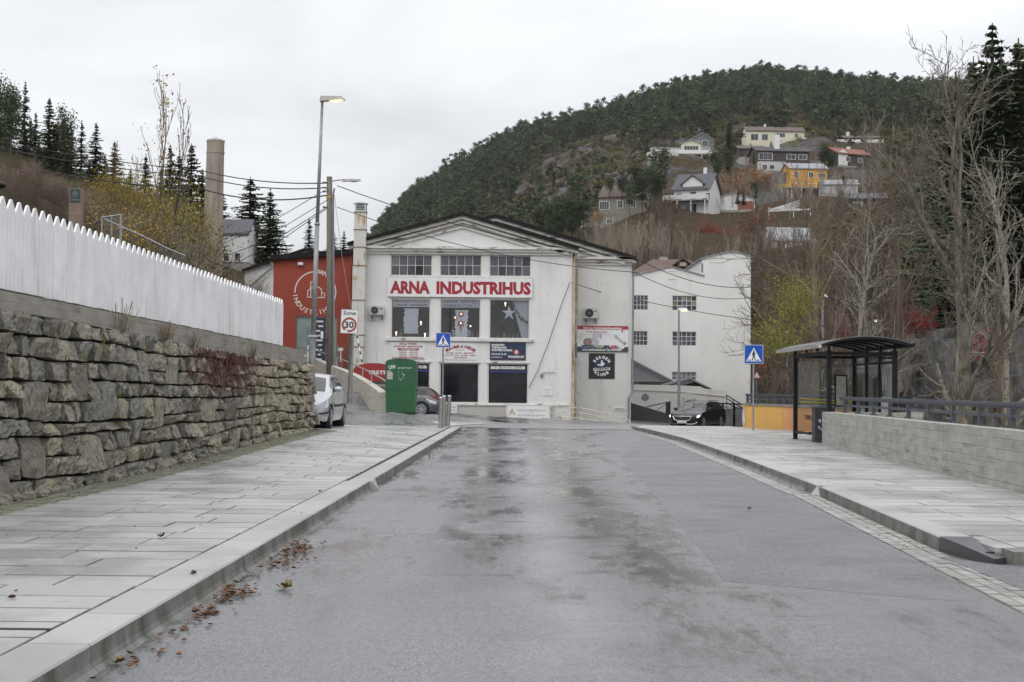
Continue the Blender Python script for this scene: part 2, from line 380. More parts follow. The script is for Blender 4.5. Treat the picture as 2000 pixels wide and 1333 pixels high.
BLKM = M('matt_black', (.02, .02, .02), .8)
STAIN = M('stainless_steel', (.45, .44, .42), .3, (.36, .35, .34), 6, metal=.9)
WOODP = M('weathered_pole', (.11, .095, .078), .85, (.19, .17, .145), 6, st=(4, 4, .3), bump=.5, bsc=12)
GLASSD = M('dark_glass', (.022, .024, .03), .06, (.045, .048, .055), .8, spec=.65, rand=.35)
GLASSB = M('blue_glass', (.06, .065, .085), .08, (.10, .105, .13), .7, spec=.6, rand=.3)
REDP = M('red_letter', (.33, .012, .028), .5); NAVY = M('navy_sign', (.012, .03, .07), .4); BLUE = M('road_sign_blue', (.0, .065, .42), .35)
BLACKP = M('black_print', (.012, .012, .012), .5); GREYP = M('grey_print', (.2, .2, .22), .6)
PLATEW = M('sign_white', (.76, .76, .76), .4, (.70, .70, .70), 3)
def glassmix(name, tint=(.9, .95, .95), tr=.75, rough=.02):
    m = bpy.data.materials.new(name); m.use_nodes = True; MATS[name] = m; nt = m.node_tree; nt.nodes.clear(); n = nt.nodes.new; l = nt.links.new
    o = n('ShaderNodeOutputMaterial'); mx = n('ShaderNodeMixShader'); t = n('ShaderNodeBsdfTransparent'); gl = n('ShaderNodeBsdfGlossy'); fr = n('ShaderNodeFresnel'); fr.inputs[0].default_value = 1.5
    t.inputs[0].default_value = (*[x * tr for x in tint], 1); gl.inputs['Roughness'].default_value = rough; gl.inputs['Color'].default_value = (1, 1, 1, 1)
    ge = n('ShaderNodeNewGeometry'); mm = n('ShaderNodeMath'); mm.operation = 'MULTIPLY_ADD'; mm.inputs[1].default_value = 1.4; mm.inputs[2].default_value = .02
    # fresnel of the outer face for both sides of the thin sheet
    mm.inputs[1].default_value = .8; mm.inputs[2].default_value = 0
    l(fr.outputs[0], mm.inputs[0]); l(mm.outputs[0], mx.inputs[0]); l(t.outputs[0], mx.inputs[1]); l(gl.outputs[0], mx.inputs[2]); l(mx.outputs[0], o.inputs[0]); return m
SHOPG = glassmix('shop_glass', (.95, .97, 1), .95); SHELG = glassmix('shelter_glass', (.93, .97, .96), .86, .05)
# ================================================================ THE GROUND
NEARZ = {  # depth -> z at the columns below
 36: [3, 2.5, 2.4, 1.6, -1.5, -1.8, -1.8, -1.8, -1.8, -1.8, -2.2, -3, -3.2, -3.2, -3.2, -3.2, -3.2],
 50: [7, 4.5, 2.6, .4, -.3, -1.5, -1.8, -1.8, -1.8, -1.8, -2.2, -3, -3.2, -3.2, -3.2, -3, -3],
 60: [12, 9, 6.2, 1.4, .3, -.5, -1.2, -1.8, -1.8, -1.8, -2.2, -3, -3.2, -3, -2.5, -2, -1],
 80: [18, 14, 10, 3.2, .5, .5, -.8, -1.5, -1.5, -1.8, -2.2, -3, -3, -2.2, -1, 0.5, 2]}
FARY = {  # depth -> photograph row of the bare ground
 100: [400, 415, 450, 548, 610, 650, 770, 790, 790, 800, 800, 790, 765, 740, 715, 690, 660],
 120: [360, 372, 415, 520, 585, 600, 745, 745, 745, 730, 725, 715, 700, 675, 645, 610, 560],
 150: [340, 345, 385, 492, 545, 560, 640, 700, 690, 650, 640, 640, 620, 600, 560, 520, 470],
 200: [330, 330, 375, 450, 520, 560, 600, 660, 610, 530, 510, 500, 485, 470, 455, 430, 380],
 278: [360, 365, 410, 480, 540, 600, 650, 640, 500, 432, 424, 415, 405, 395, 385, 370, 330],
 340: [380, 390, 430, 500, 550, 620, 640, 590, 450, 378, 372, 370, 366, 350, 340, 325, 290],
 427: [400, 410, 450, 520, 580, 640, 600, 520, 395, 330, 308, 291, 290, 296, 290, 280, 250],
 560: [420, 430, 470, 540, 600, 660, 548, 432, 324, 272, 245, 228, 232, 240, 245, 240, 230],
 800: [440, 450, 490, 560, 620, 680, 492, 338, 268, 230, 180, 172, 180, 196, 200, 192, 190],
 1000: [500, 500, 520, 600, 660, 700, 520, 370, 290, 250, 205, 190, 210, 225, 240, 230, 230]}
TC = [-600, 0, 200, 400, 560, 640, 720, 900, 1100, 1250, 1400, 1500, 1600, 1700, 1850, 2000, 2400]
TD = sorted(list(NEARZ) + list(FARY)); TZ = []
for d_ in TD:
    TZ.append(NEARZ[d_] if d_ in NEARZ else [U(c, y, d_).z for c, y in zip(TC, FARY[d_])])
TZ = np.array(TZ, dtype=float)
_fine = None
def Zpd(px, d):
    """terrain height by column and depth"""
    j = int(np.clip(np.searchsorted(TC, px) - 1, 0, len(TC) - 2)); i = int(np.clip(np.searchsorted(TD, d) - 1, 0, len(TD) - 2))
    u = min(1.2, max(-.3, (px - TC[j]) / (TC[j + 1] - TC[j]))); v = min(1, max(0, (d - TD[i]) / (TD[i + 1] - TD[i])))
    def crow(r):
        a = TZ[r]; j0 = max(j - 1, 0); j3 = min(j + 2, len(TC) - 1); s1 = (a[j + 1] - a[j0]) / (TC[j + 1] - TC[j0]); s2 = (a[j3] - a[j]) / (TC[j3] - TC[j]); h = TC[j + 1] - TC[j]
        u2 = u * u; u3 = u2 * u; return (2 * u3 - 3 * u2 + 1) * a[j] + (u3 - 2 * u2 + u) * h * s1 + (-2 * u3 + 3 * u2) * a[j + 1] + (u3 - u2) * h * s2
    z = crow(i) * (1 - v) + crow(i + 1) * v
    X = (px - 1000) / FPX * d; am = max(0, min(1, (d - 180) / 200))
    z += am * (noise.noise(Vector((X * .02, d * .02, 0))) * 7 + noise.noise(Vector((X * .06, d * .06, 3))) * 3.2 + noise.noise(Vector((X * .17, d * .17, 9))) * 1.2)
    z += noise.noise(Vector((X * .12, d * .12, 5))) * .5 * min(1, max(0, (d - 80) / 40))
    return z
def Zxy(X, Y): return Zpd(1000 + X / Y * FPX, Y)
def TP(px, d): X = (px - 1000) / FPX * d; return Vector((X, d, Zpd(px, d)))

mb = MB(); cols = [-2600, -1800, -1200] + list(np.arange(-700, 2500, 14)) + [2700, 3200, 4000]; ds = [36]
while ds[-1] < 1000: ds.append(ds[-1] * 1.028 + .3)
nc = len(cols)
for d_ in ds:
    for c in cols: p = TP(c, d_); mb.v.append((p.x, p.y, p.z))
for i in range(len(ds) - 1):
    for j in range(nc - 1): mb.f.append((i * nc + j, i * nc + j + 1, (i + 1) * nc + j + 1, (i + 1) * nc + j)); mb.m.append(0)
m, nt, b = nodes_mat('hill_ground'); g = NG(nt); xyz = g.sep(g.P()); nn = g.n('ShaderNodeNewGeometry')
slope = g.sep(nn.outputs['True Normal'])[2]
brown = g.mix(g.mr(g.noise(.12, 6), .35, .65), (.052, .038, .024), (.046, .038, .022))
brown = g.mix(g.mr(g.noise(.9, 5), .45, .65), brown, (.09, .06, .03))
rock = g.mix(g.mr(g.noise(.5, 8, (1, 1, 2), rough=.8), .35, .65), (.04, .04, .045), (.17, .165, .17))
rockm = g.mr(g.noise(.05, 7, rough=.75), .47, .55)
yfar = g.mr(xyz[1], 300, 380); xl = g.mr(xyz[0], 60, 130, 1, 0)
rf = g.ma('MULTIPLY', rockm, g.ma('MULTIPLY', yfar, xl))
col = g.mix(rf, brown, rock)
g.l(col, b.inputs['Base Color']); b.inputs['Roughness'].default_value = .95; b.inputs['Specular IOR Level'].default_value = .1
g.bump(g.noise(.8, 8, rough=.75), b, 1.0, .8)
hill = struct('hillside', mb, m, smooth=True)

# low ground sheet to the horizon
mb = MB(); S = 3000; mb.box(-1500, 1500, -60, 1090, -5.2, -5.0); GR = M('ground_soil', (.06, .05, .035), .95, (.04, .045, .025), .3, world=True); struct('ground', mb, GR)
# river bank shelf behind the right-hand wall
GRASSB = M('bank_litter', (.07, .055, .035), .95, (.11, .085, .05), 1.2, world=True, bump=.5, bsc=6)
mb = MB(); mb.add([(8.6, -4, -2.6), (60, -4, -2.6), (60, 37, -3.2), (8.6, 37, -3.2)], [(0, 1, 2, 3)]); struct('river_bank', mb, GRASSB)

def IDW(X, Y):
    pts = [(-4.95, 55, .50), (-3.0, 55, .42), (-7, 65, 1.25), (-9.7, 75, 2.0), (-12.5, 80, 2.3), (-3.5, 70, .08), (-7.5, 70, .15), (-3.5, 66, .12), (0, 76, -.12), (3, 77, -.38), (6.5, 77, -.5), (-7, 77, 0.0),
           (10, 79, -.82), (14, 84, -.95), (12, 70, -.55), (8, 66, -.3), (0, 50, 0.02), (3, 52, .02), (0, 58, .06), (4, 58, .04), (8, 54, .0), (8, 60, -.1), (0, 64, .03), (4, 66, -.08), (-6, 38, .37), (-8, 45, .6), (-6, 50, .5), (-10, 60, 1.3), (-12, 50, 1.0), (-2.2, 52, .1), (-2, 60, .2), (-7, 36.5, .36), (-5.4, 41, .36), (-13, 70, 2.1)]
    s = 0; t = 0
    for x, y, z in pts:
        q = 1 / (((X - x) ** 2 + ((Y - y) * .6) ** 2) ** 1.6 + .02); s += q; t += q * z
    return t / s
def roadz(X, Y):
    wgt = max(sstep(47.5, 54, Y), sstep(-4.9, -6.2, X) if X < -4.9 else 0)
    if Y < 36.2: wgt = 0
    return wgt * IDW(X, Y)
mb = MB(); xs = np.arange(-15, 15.6, .5); ys = list(np.arange(36, 96.1, .75)); nc = len(xs)
for y in ys:
    for x in xs: mb.v.append((x, y, roadz(x, y) - (.5 if (x < -5.2 and y < 37.2) else 0)))
for i in range(len(ys) - 1):
    for j in range(nc - 1): mb.f.append((i * nc + j, i * nc + j + 1, (i + 1) * nc + j + 1, (i + 1) * nc + j)); mb.m.append(0)
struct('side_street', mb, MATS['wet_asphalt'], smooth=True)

# main road
LK = lambda Y: -1.72 - .0105 * (50 - Y) if Y > 21 else -2.03 - .012 * (21 - Y) - .0   # road-side top edge of the left kerb
RKP = [(12.4, 4.15), (13.5, 4.06), (20.8, 4.44), (28.8, 4.67), (40.4, 4.87), (48.2, 4.68), (52, 4.4)]
def RK(Y):
    return float(np.interp(Y, [p[0] for p in RKP], [p[1] for p in RKP])) if Y > 12.4 else 4.06 - (13.5 - Y) * .06
mb = MB(); ys = list(np.arange(-6, 36.1, 1.5)) + [36.01]
for y in ys:
    for x in np.linspace(-3, 9, 13): mb.v.append((x, y, 0))
for i in range(len(ys) - 1):
    for j in range(12): mb.f.append((i * 13 + j, i * 13 + j + 1, (i + 1) * 13 + j + 1, (i + 1) * 13 + j)); mb.m.append(0)
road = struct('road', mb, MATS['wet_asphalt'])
# thin edge of the newer asphalt strip on the right, as a shallow patch
poly = [G(1440, 905, 0), G(1420, 880, 0), G(1700, 975, 0), G(1900, 1085, 0), G(2060, 1175, 0), G(2300, 1320, 0), G(2200, 1210, 0), G(1900, 1180, 0), G(1800, 1170, 0), G(1410, 1135, 0), G(1390, 1100, 0), G(1340, 1040, 0), G(1250, 935, 0), G(1210, 895, 0), G(1150, 845, 0), G(1260, 852, 0)]
m, nt, b = nodes_mat('newer_asphalt'); g = NG(nt)
col = g.mix(g.mr(g.noise(60, 3, rough=.8), .4, .66), (.042, .042, .046), (.18, .18, .19)); col = g.mix(g.mr(g.noise(24, 2, (1, .45, 1)), .35, .7, 0, .45), col, (.23, .23, .24)); col = g.mix(g.mr(g.noise(.5, 6, (1, .6, 1)), .5, .62, 0, .25), col, (.22, .22, .23)); col = g.mix(g.mr(g.noise(.8, 5), .45, .7, 0, .4), col, (.05, .05, .055))
g.l(col, b.inputs['Base Color']); g.l(g.mr(g.noise(1.1, 5, (.6, 1, 1)), .4, .62, .52, .34), b.inputs['Roughness']); b.inputs['Specular IOR Level'].default_value = .5; g.bump(g.noise(120, 3), b, .5, .006)
poly2 = [(RK(y) - .42, y) for y in (10.5, 13.5, 18, 24, 30, 36, 42, 46)]
left = [(G(px, py, 0).x, G(px, py, 0).y) for px, py in ((1210, 895), (1250, 935), (1340, 1040), (1390, 1100), (1412, 1135))]
mb = MB(); pp = poly2 + left + [(G(1800, 1170, 0).x, G(1800, 1170, 0).y), (3.35, 10.3)]
q_=[(x,y,.0012) for x,y in pp]; mb.add(q_, [tuple(range(len(q_)))[::-1]]); struct('asphalt_patch', mb, m)
mb = MB(); mb.prismz([(3.86, 2), (9.5, 2), (9.5, 12.35), (4.25, 12.35), (3.9, 12.9)], -.02, .016); struct('driveway', mb, m)

# ---------------------------------------------------------------- pavements
def WALLX(Y): return -5.83 + (Y - 16.2) * .0329      # foot of the stone wall
def LPZ(X, Y):
    base = .14; t = sstep(18, 37.5, Y) * (1 - sstep(40, 50.5, Y)); u = min(1, max(0, (-1.95 - X) / 3.2)); return base + .24 * t * u
MORT = M('dark_joint', (.05, .05, .045), .9, (.08, .075, .06), 9, world=True)
mb = MB(); ys = np.arange(3, 50.3, 1.0); K = 8
for y in ys:
    for k in range(K + 1):
        xl = WALLX(y) - .1 if y < 37 else -5.3 ; x = lerp(xl, LK(y) - .1, k / K); mb.v.append((x, y, LPZ(x, y) - .035))
for i in range(len(ys) - 1):
    for k in range(K): a = i * (K + 1) + k; mb.f.append((a, a + 1, a + K + 2, a + K + 1)); mb.m.append(0)
n0 = len(mb.v)
for k in range(K + 1): x, y, z = mb.v[(len(ys) - 1) * (K + 1) + k]; mb.v.append((x, y + .01, -.3))
for k in range(K): a = (len(ys) - 1) * (K + 1) + k; mb.f.append((a, a + 1, n0 + k + 1, n0 + k)); mb.m.append(0)
lpav = struct('left_pavement', mb, MORT)
slab_cache = {}
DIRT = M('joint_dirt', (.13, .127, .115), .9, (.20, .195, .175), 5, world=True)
def slab_mesh(wd, dp, th, mat, bev=.006, nm='slab', bow=0):
    key = (round(wd, 2), round(dp, 2), th, mat.name, nm, bow)
    if key not in slab_cache:
        q = MB(); a = wd / 2; c = dp / 2
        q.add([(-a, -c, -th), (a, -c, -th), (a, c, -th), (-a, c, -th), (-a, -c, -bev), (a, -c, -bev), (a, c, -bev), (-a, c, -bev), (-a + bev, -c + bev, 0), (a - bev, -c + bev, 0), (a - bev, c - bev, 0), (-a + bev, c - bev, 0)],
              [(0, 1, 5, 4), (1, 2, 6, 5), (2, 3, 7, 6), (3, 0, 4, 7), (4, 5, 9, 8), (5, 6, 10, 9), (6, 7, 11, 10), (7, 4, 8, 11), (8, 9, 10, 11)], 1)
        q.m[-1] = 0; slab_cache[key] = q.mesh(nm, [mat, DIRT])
    return slab_cache[key]
def lay(name, parent, pieces, mat, zf, th, limit=290, ang=0.0, jit=.0025, stuffname=None):
    """pieces: (x,y,w,d); the nearest become objects, the rest one joined part"""
    pieces = sorted(pieces, key=lambda p: p[1]); far = MB()
    for i, (x, y, w_, d_) in enumerate(pieces):
        z = zf(x, y) + rnd(-jit, jit); sx = (zf(x + .1, y) - zf(x - .1, y)) / .2; sy = (zf(x, y + .1) - zf(x, y - .1)) / .2
        if i < limit:
            link(name, slab_mesh(round(w_, 2), round(d_, 2), th, mat, nm=name), parent, (x, y, z), (math.atan(sy) + rnd(-.002, .002), -math.atan(sx) + rnd(-.002, .002), ang + rnd(-.003, .003)))
        else:
            a = w_ / 2; c = d_ / 2; far.add([(x - a, y - c, z - th - sx * a), (x + a, y - c, z - th + sx * a), (x + a, y + c, z - th + sx * a), (x - a, y + c, z - th - sx * a), (x - a, y - c, z - sx * a), (x + a, y - c, z + sx * a), (x + a, y + c, z + sx * a), (x - a, y + c, z - sx * a)], [(4, 5, 6, 7), (0, 1, 5, 4), (1, 2, 6, 5), (2, 3, 7, 6), (3, 0, 4, 7)])
    if far.v: o = link(stuffname or (name + 's_beyond'), far.mesh(name, mat), parent); o['kind'] = 'stuff'
pc = []; y = 5.2
while y < 49.6:
    dp = .5; x1 = LK(y) - .36; x0 = (WALLX(y) + .62) if y < 37 else -5.15; x = x1
    first = rnd(.5, 1.1)
    while x > x0 + .12:
        w_ = first if first else _rs.choice([.8, 1.0, 1.0, 1.2, 1.4]); first = 0; w_ = min(w_, x - x0)
        if x - w_ - x0 < .35: w_ = x - x0
        pc.append((x - w_ / 2, y + dp / 2, round(w_, 2) - .01, dp - .016)); x -= w_
    y += dp
lay('slab', lpav, pc, PAVE, LPZ, .05)
# mossy cobble band along the stone wall
pc = []; y = 5.2
while y < 37:
    x = WALLX(y) + .02
    for k in range(4): pc.append((x + .08 + k * .15 + rnd(-.008, .008), y + (k % 2) * .06, .13, .13))
    y += .145
lay('cobble', lpav, pc, COBBLE, lambda X, Y: LPZ(X, Y) - .006, .05, limit=0, jit=.006, stuffname='cobble_band')

# kerbs: each stone an object
def kerb_stone(y0, y1, kf, side, kassel, zt, parent, mat, hgt=.14, zf=None):
    """side=+1: road lies towards +X"""
    q = MB(); secs = []
    for y in (y0 + .004, y1 - .004):
        k = kf(y); z = zf(y) if zf else zt
        if kassel: prof = [(-.34, 0), (-.01, 0), (.0, -.012), (.006, -.095), (.018, -.125), (.05, -.145), (.16, -.153), (.22, -.156), (.22, -.20), (-.34, -.20)]
        else: prof = [(-.30, 0), (-.012, 0), (.0, -.012), (.008, -.2), (-.30, -.2)]
        secs.append([(k + side * a, y, z + c + (.0)) for a, c in prof])
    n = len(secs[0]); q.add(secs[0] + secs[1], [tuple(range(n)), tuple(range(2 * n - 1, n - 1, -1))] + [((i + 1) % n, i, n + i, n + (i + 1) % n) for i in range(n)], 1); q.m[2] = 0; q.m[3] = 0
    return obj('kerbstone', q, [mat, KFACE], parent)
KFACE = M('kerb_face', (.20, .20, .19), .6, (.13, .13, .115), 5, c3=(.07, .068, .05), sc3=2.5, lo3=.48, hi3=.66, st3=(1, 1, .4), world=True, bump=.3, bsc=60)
mbk = MB(); mbk.box(-2.4, -2.38, 4, 5, -.3, -.28); lk = struct('left_kerb', mbk, MORT)
y = 3.5
while y < 49.3:
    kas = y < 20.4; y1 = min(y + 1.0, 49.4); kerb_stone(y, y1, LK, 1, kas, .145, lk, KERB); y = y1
# transition stone
q = MB(); q.hexa([(LK(21) - .02, 20.52, 0), (LK(21) + .15, 20.52, 0), (LK(21) + .02, 21.2, 0), (LK(21) - .02, 21.2, 0), (LK(21) - .02, 20.52, .14), (LK(21) + .03, 20.52, .14), (LK(21) + .012, 21.2, .14), (LK(21) - .02, 21.2, .14)]); obj('kerb_transition', q, KERB, lk)
# lowered end of the left kerb at the crossing
q = MB(); q.hexa([(-2.1, 49.41, 0), (LK(49.4), 49.41, 0), (-1.95, 50.6, 0), (-2.4, 50.6, 0), (-2.1, 49.41, .14), (LK(49.4), 49.41, .14), (-1.95, 50.6, .05), (-2.4, 50.6, .05)]); obj('kerb_ramp', q, KERB, lk)
mbk = MB(); mbk.box(4.4, 4.42, 20, 21, -.3, -.28); rk = struct('right_kerb', mbk, MORT)
y = 13.5
while y < 51:
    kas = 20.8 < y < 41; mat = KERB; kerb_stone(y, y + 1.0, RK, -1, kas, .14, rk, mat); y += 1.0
q = MB(); q.hexa([(RK(21) + .02, 20.3, 0), (RK(21) - .02, 20.3, 0), (RK(21) - .14, 20.52, 0), (RK(21) + .02, 20.52, 0), (RK(21) + .02, 20.3, .14), (RK(21) - .02, 20.3, .14), (RK(21) - .03, 20.52, .14), (RK(21) + .02, 20.52, .14)]); obj('kerb_transition', q, KERB, rk)
# rounded dark kerb stone dropping to the driveway
q = MB(); n = 10; A = []; B = []
for i in range(n + 1):
    t = i / n; y = 13.49 - t * 1.05; x = 4.06 + .16 * t * t; z = .14 - .085 * t * t; A.append((x, y, z)); B.append((x + .30 - .10 * t, y + .16 * t, z + .002))
for i in range(n):
    a, c, e_, f_ = A[i], A[i + 1], B[i], B[i + 1]
    q.hexa([(a[0], a[1], -.1), (e_[0], e_[1], -.1), (f_[0], f_[1], -.1), (c[0], c[1], -.1), a, e_, f_, c])
obj('dark_corner_stone', q, KERBD, rk); q = MB(); q.box(4.30, 4.66, 12.665, 13.62, -.1, .130); obj('corner_slab', q, PAVER, rk)
q = MB(); x0 = 4.36; z = .055
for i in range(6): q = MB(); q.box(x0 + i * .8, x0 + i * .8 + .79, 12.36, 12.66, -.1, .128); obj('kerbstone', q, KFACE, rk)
# right pavement
def RWX(Y): return float(np.interp(Y, [0, 20.3, 35.4, 35.5, 46.1, 49, 51.8, 58], [6.35, 7.31, 8.03, 9.98, 9.98, 9.6, 8.4, 6.6]))
RPZ = lambda X, Y: .135 + 0 * X
mb = MB(); ys = list(np.arange(12.66, 54, .7)); K = 2
for y in ys:
    mb.v += [(RK(y) + .1, y, .09), (RWX(y) + .3, y, .09)]
for i in range(len(ys) - 1): mb.f.append((2 * i, 2 * i + 1, 2 * i + 3, 2 * i + 2)); mb.m.append(0)
rpav = struct('right_pavement', mb, MORT)
pc = []; y = 12.68
while y < 53:
    x0 = RK(y) + .31 if y > 13.6 else 4.5; x1 = RWX(y) + .02; x = x0; first = rnd(.4, 1.1)
    while x < x1 - .1:
        w_ = first if first else _rs.choice([.8, 1.0, 1.0, 1.2, 1.4]); first = 0; w_ = min(w_, x1 - x)
        if x1 - x - w_ < .35: w_ = x1 - x
        pc.append((x + w_ / 2, y + .25, round(w_, 2) - .01, .485)); x += w_
    y += .5
lay('slab', rpav, pc, PAVER, lambda X, Y: RPZ(X, Y) + (-.07 * (1 - sstep(12.4, 13.6, Y)) * 0), .05)
# pale setts along the right kerb
pc = []; y = 7.0
gut = struct('sett_gutter', MB().box(3.5, 3.9, 8, 30, -.06, -.02), MORT)
while y < 46:
    k = RK(y) - .34 if y > 13.5 else 3.72 - (13.5 - y) * .05
    for c in range(3 if y < 20.5 else 2):
        pc.append((k + (.02 if y < 20.5 else -.03) + c * .115 + rnd(-.004, .004), y + (c % 2) * .09 + rnd(-.008, .008), .108, round(rnd(.172, .188), 2)))
    y += .195
lay('sett', gut, pc, SETT, lambda X, Y: .012, .05, limit=220, jit=.003)

# raised crossing: slightly lighter paving band at the end of the road
mb = MB(); mb.add([(-1.9, 50.7, .0), (4.4, 51.6, .0), (5.6, 55.5, .0), (-1.6, 55.3, .0)], [(0, 1, 2, 3)])
v = []
n_ = 10
mb = MB()
for i in range(n_ + 1):
    for j in range(n_ + 1):
        x = lerp(lerp(-1.8, 4.6, i / n_), lerp(-1.4, 6.5, i / n_), j / n_); y = lerp(51.2, 56.5, j / n_); mb.v.append((x, y, roadz(x, y) + .012))
for i in range(n_):
    for j in range(n_): a = i * (n_ + 1) + j; mb.f.append((a, a + n_ + 1, a + n_ + 2, a + 1)); mb.m.append(0)
ASPL = M('pale_asphalt', (.15, .15, .155), .42, (.22, .22, .22), 1.5, world=True, bump=.3, bsc=60, rvar=.08)
struct('crossing', mb, ASPL)
# setts edging the side street mouth
pc = []
for i in range(40):
    t = i / 39; x = lerp(-4.6, -2.3, t); y = lerp(54.3, 51.2, t)
    for c in range(2): pc.append((x + .0, y + c * .16, .1, .13))
lay('sett', gut, pc, SETT, lambda X, Y: roadz(X, Y) + .02, .05, limit=0, stuffname='sett_edging')
# low concrete step left of the crossing
mb = MB(); mb.hexa([(-2.3, 51.6, -.1), (-.9, 53.2, -.1), (-1.4, 54.3, -.1), (-3.1, 53.0, -.1), (-2.3, 51.6, .10), (-.9, 53.2, .16), (-1.4, 54.3, .2), (-3.1, 53.0, .22)]); struct('kerb_island', mb, KERB)

# ---------------------------------------------------------------- grass bank behind the stone wall
mb = MB(); ys = list(np.arange(0, 37.0, 1.5)) + [36.9]; xs = [-.34, -1, -2, -4, -8, -16, -40]
for y in ys:
    zt = 2.50 - .0095 * (y - 16)
    for k, dx in enumerate(xs): mb.v.append((WALLX(y) + dx, y, zt + [.0, .05, .1, .2, .8, 2, 5][k] + noise.noise(Vector((dx, y * .5, 0))) * .05))
for i in range(len(ys) - 1):
    for k in range(len(xs) - 1): a = i * 7 + k; mb.f.append((a + 1, a, a + 7, a + 8)); mb.m.append(0)
n0 = len(mb.v)
for k in range(7): x, y, z = mb.v[(len(ys) - 1) * 7 + k]; mb.v.append((x, y, -.5))
for k in range(6): a = (len(ys) - 1) * 7 + k; mb.f.append((a + 1, a, n0 + k, n0 + k + 1)); mb.m.append(0)
GRASS = M('rough_grass', (.075, .10, .02), .9, (.13, .12, .04), 2, bump=.6, bsc=20, world=True)
struct('grass_bank', mb, GRASS)
# ================================================================ STONE RETAINING WALL
sw = thing('stone_wall', 'dry stone retaining wall of rough grey brown blocks beside the left pavement', 'stone wall', (WALLX(25), 25, .15))
def WTOP(Y): return 2.58 - .0095 * (Y - 16.2)
def WBASE(Y): return LPZ(WALLX(Y) + .1, Y) - .01
def CAPB(Y): return WTOP(Y) - lerp(.22, .34, sstep(16, 30, Y))
def wface(Y, z): t = (z - WBASE(Y)) / 2.3; return WALLX(Y) - .10 * t      # slight batter
WY0, WY1 = 12.5, 37.0
mb = MB()
ysw = np.arange(WY0, WY1 + .01, .5)
for y in ysw: mb.v += [(wface(y, WBASE(y)) - .18, y, WBASE(y) - .2), (wface(y, CAPB(y)) - .16, y, CAPB(y) + .02)]
for i in range(len(ysw) - 1): mb.f.append((2 * i, 2 * i + 2, 2 * i + 3, 2 * i + 1)); mb.m.append(0)
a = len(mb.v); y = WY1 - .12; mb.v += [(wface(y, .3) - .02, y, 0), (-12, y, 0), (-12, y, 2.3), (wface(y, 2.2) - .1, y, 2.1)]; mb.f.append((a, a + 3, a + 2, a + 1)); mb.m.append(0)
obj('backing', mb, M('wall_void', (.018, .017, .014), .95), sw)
def stone(s0, s1, za0, za1, zb0, zb1, depth_out, idx):
    """block on the wall face: y from s0 to s1, lower edge za0..za1, upper edge zb0..zb1"""
    nY = 5; nZ = 4; q = MB(); rr = random.Random(idx)
    cut = [rr.uniform(0, .12) for _ in range(4)]; base = rr.uniform(0, 100)
    P = []
    tilt = rr.uniform(-.05, .05); tz = rr.uniform(-.06, .06); hw = (s1 - s0) / 2
    for j in range(nZ + 1):
        for i in range(nY + 1):
            u = i / nY; v = j / nZ; uu = u; vv = v
            # chamfer the four corners unevenly
            for (cu, cv, ck) in ((0, 0, 0), (1, 0, 1), (1, 1, 2), (0, 1, 3)):
                du = abs(u - cu); dv = abs(v - cv); e = max(0, .36 - (du + dv)) * cut[ck] * 1.6
                uu += e * (1 if cu == 0 else -1); vv += e * (1 if cv == 0 else -1)
            y = lerp(s0, s1, uu); z = lerp(lerp(za0, za1, uu), lerp(zb0, zb1, uu), vv)
            edge = (i in (0, nY)) or (j in (0, nZ))
            ww = noise.noise(Vector((u * 2.1 + base, v * 1.7, base))) 
            if edge: y += ww * .022; z += noise.noise(Vector((u * 2.3, v * 2 + base, 7))) * .022
            out = depth_out + ww * .04 + noise.noise(Vector((u * 5 + base, v * 4.3, 2))) * .05 + tilt * (u - .5) * 2 + tz * (v - .5) * 2
            if edge: out -= .020
            P.append((wface(y, z) + out, y, z))
    q.v = list(P); W_ = nY + 1
    for j in range(nZ):
        for i in range(nY): a = j * W_ + i; q.f.append((a, a + 1, a + W_ + 1, a + W_))
    ring = [i for i in range(W_)] + [j * W_ + nY for j in range(1, nZ + 1)] + [nZ * W_ + i for i in range(nY - 1, -1, -1)] + [j * W_ for j in range(nZ - 1, 0, -1)]
    o0 = len(q.v)
    for r in ring: p = P[r]; q.v.append((p[0] - .28, p[1], p[2]))
    nr = len(ring)
    for k in range(nr): a, b_ = ring[k], ring[(k + 1) % nr]; q.f.append((b_, a, o0 + k, o0 + (k + 1) % nr))
    q.m = [0] * len(q.f)
    return q
NC = 9; rw = random.Random(11)
def zc(k, Y):
    """course line k of NC at Y"""
    b_ = WBASE(Y) - .04; t = CAPB(Y) + .02; hs = [0, .10, .22, .33, .42, .55, .66, .76, .89, 1.0]
    wv = noise.noise(Vector((Y * .33, k * 3.1, 1))) * .085 + noise.noise(Vector((Y * 1.1, k * 5.7, 4))) * .03
    return lerp(b_, t, hs[k]) + (wv if 0 < k < NC else 0)
blocked = []; tall = []
for _ in range(60):
    k = rw.randint(0, NC - 3); y0 = rw.uniform(WY0, WY1 - 1.2); y1 = y0 + rw.uniform(.45, .95)
    if any(not (y1 + .25 < b0 or y0 - .25 > b1 or abs(k - kk) > 2) for kk, b0, b1 in tall): continue
    tall.append((k, y0, y1))
stones = []
gap = .017
for k, y0, y1 in tall: stones.append((y0, y1, k, k + 2))
for k in range(NC):
    iv = sorted((y0, y1) for kk, y0, y1 in tall if kk in (k, k - 1)); y = WY0; iv.append((WY1, 99))
    for b0, b1 in iv:
        while y < b0 - .02:
            h = zc(k + 1, y) - zc(k, y); w_ = rw.uniform(.24, .72) * (1.05 if h > .3 else .9); y1 = y + w_
            if b0 - y1 < .2: y1 = b0
            stones.append((y, y1, k, k + 1)); y = y1
        y = max(y, b1)
stones.sort(key=lambda s: s[0]); print('stones', len(stones))
farst = MB(); cnt = 0
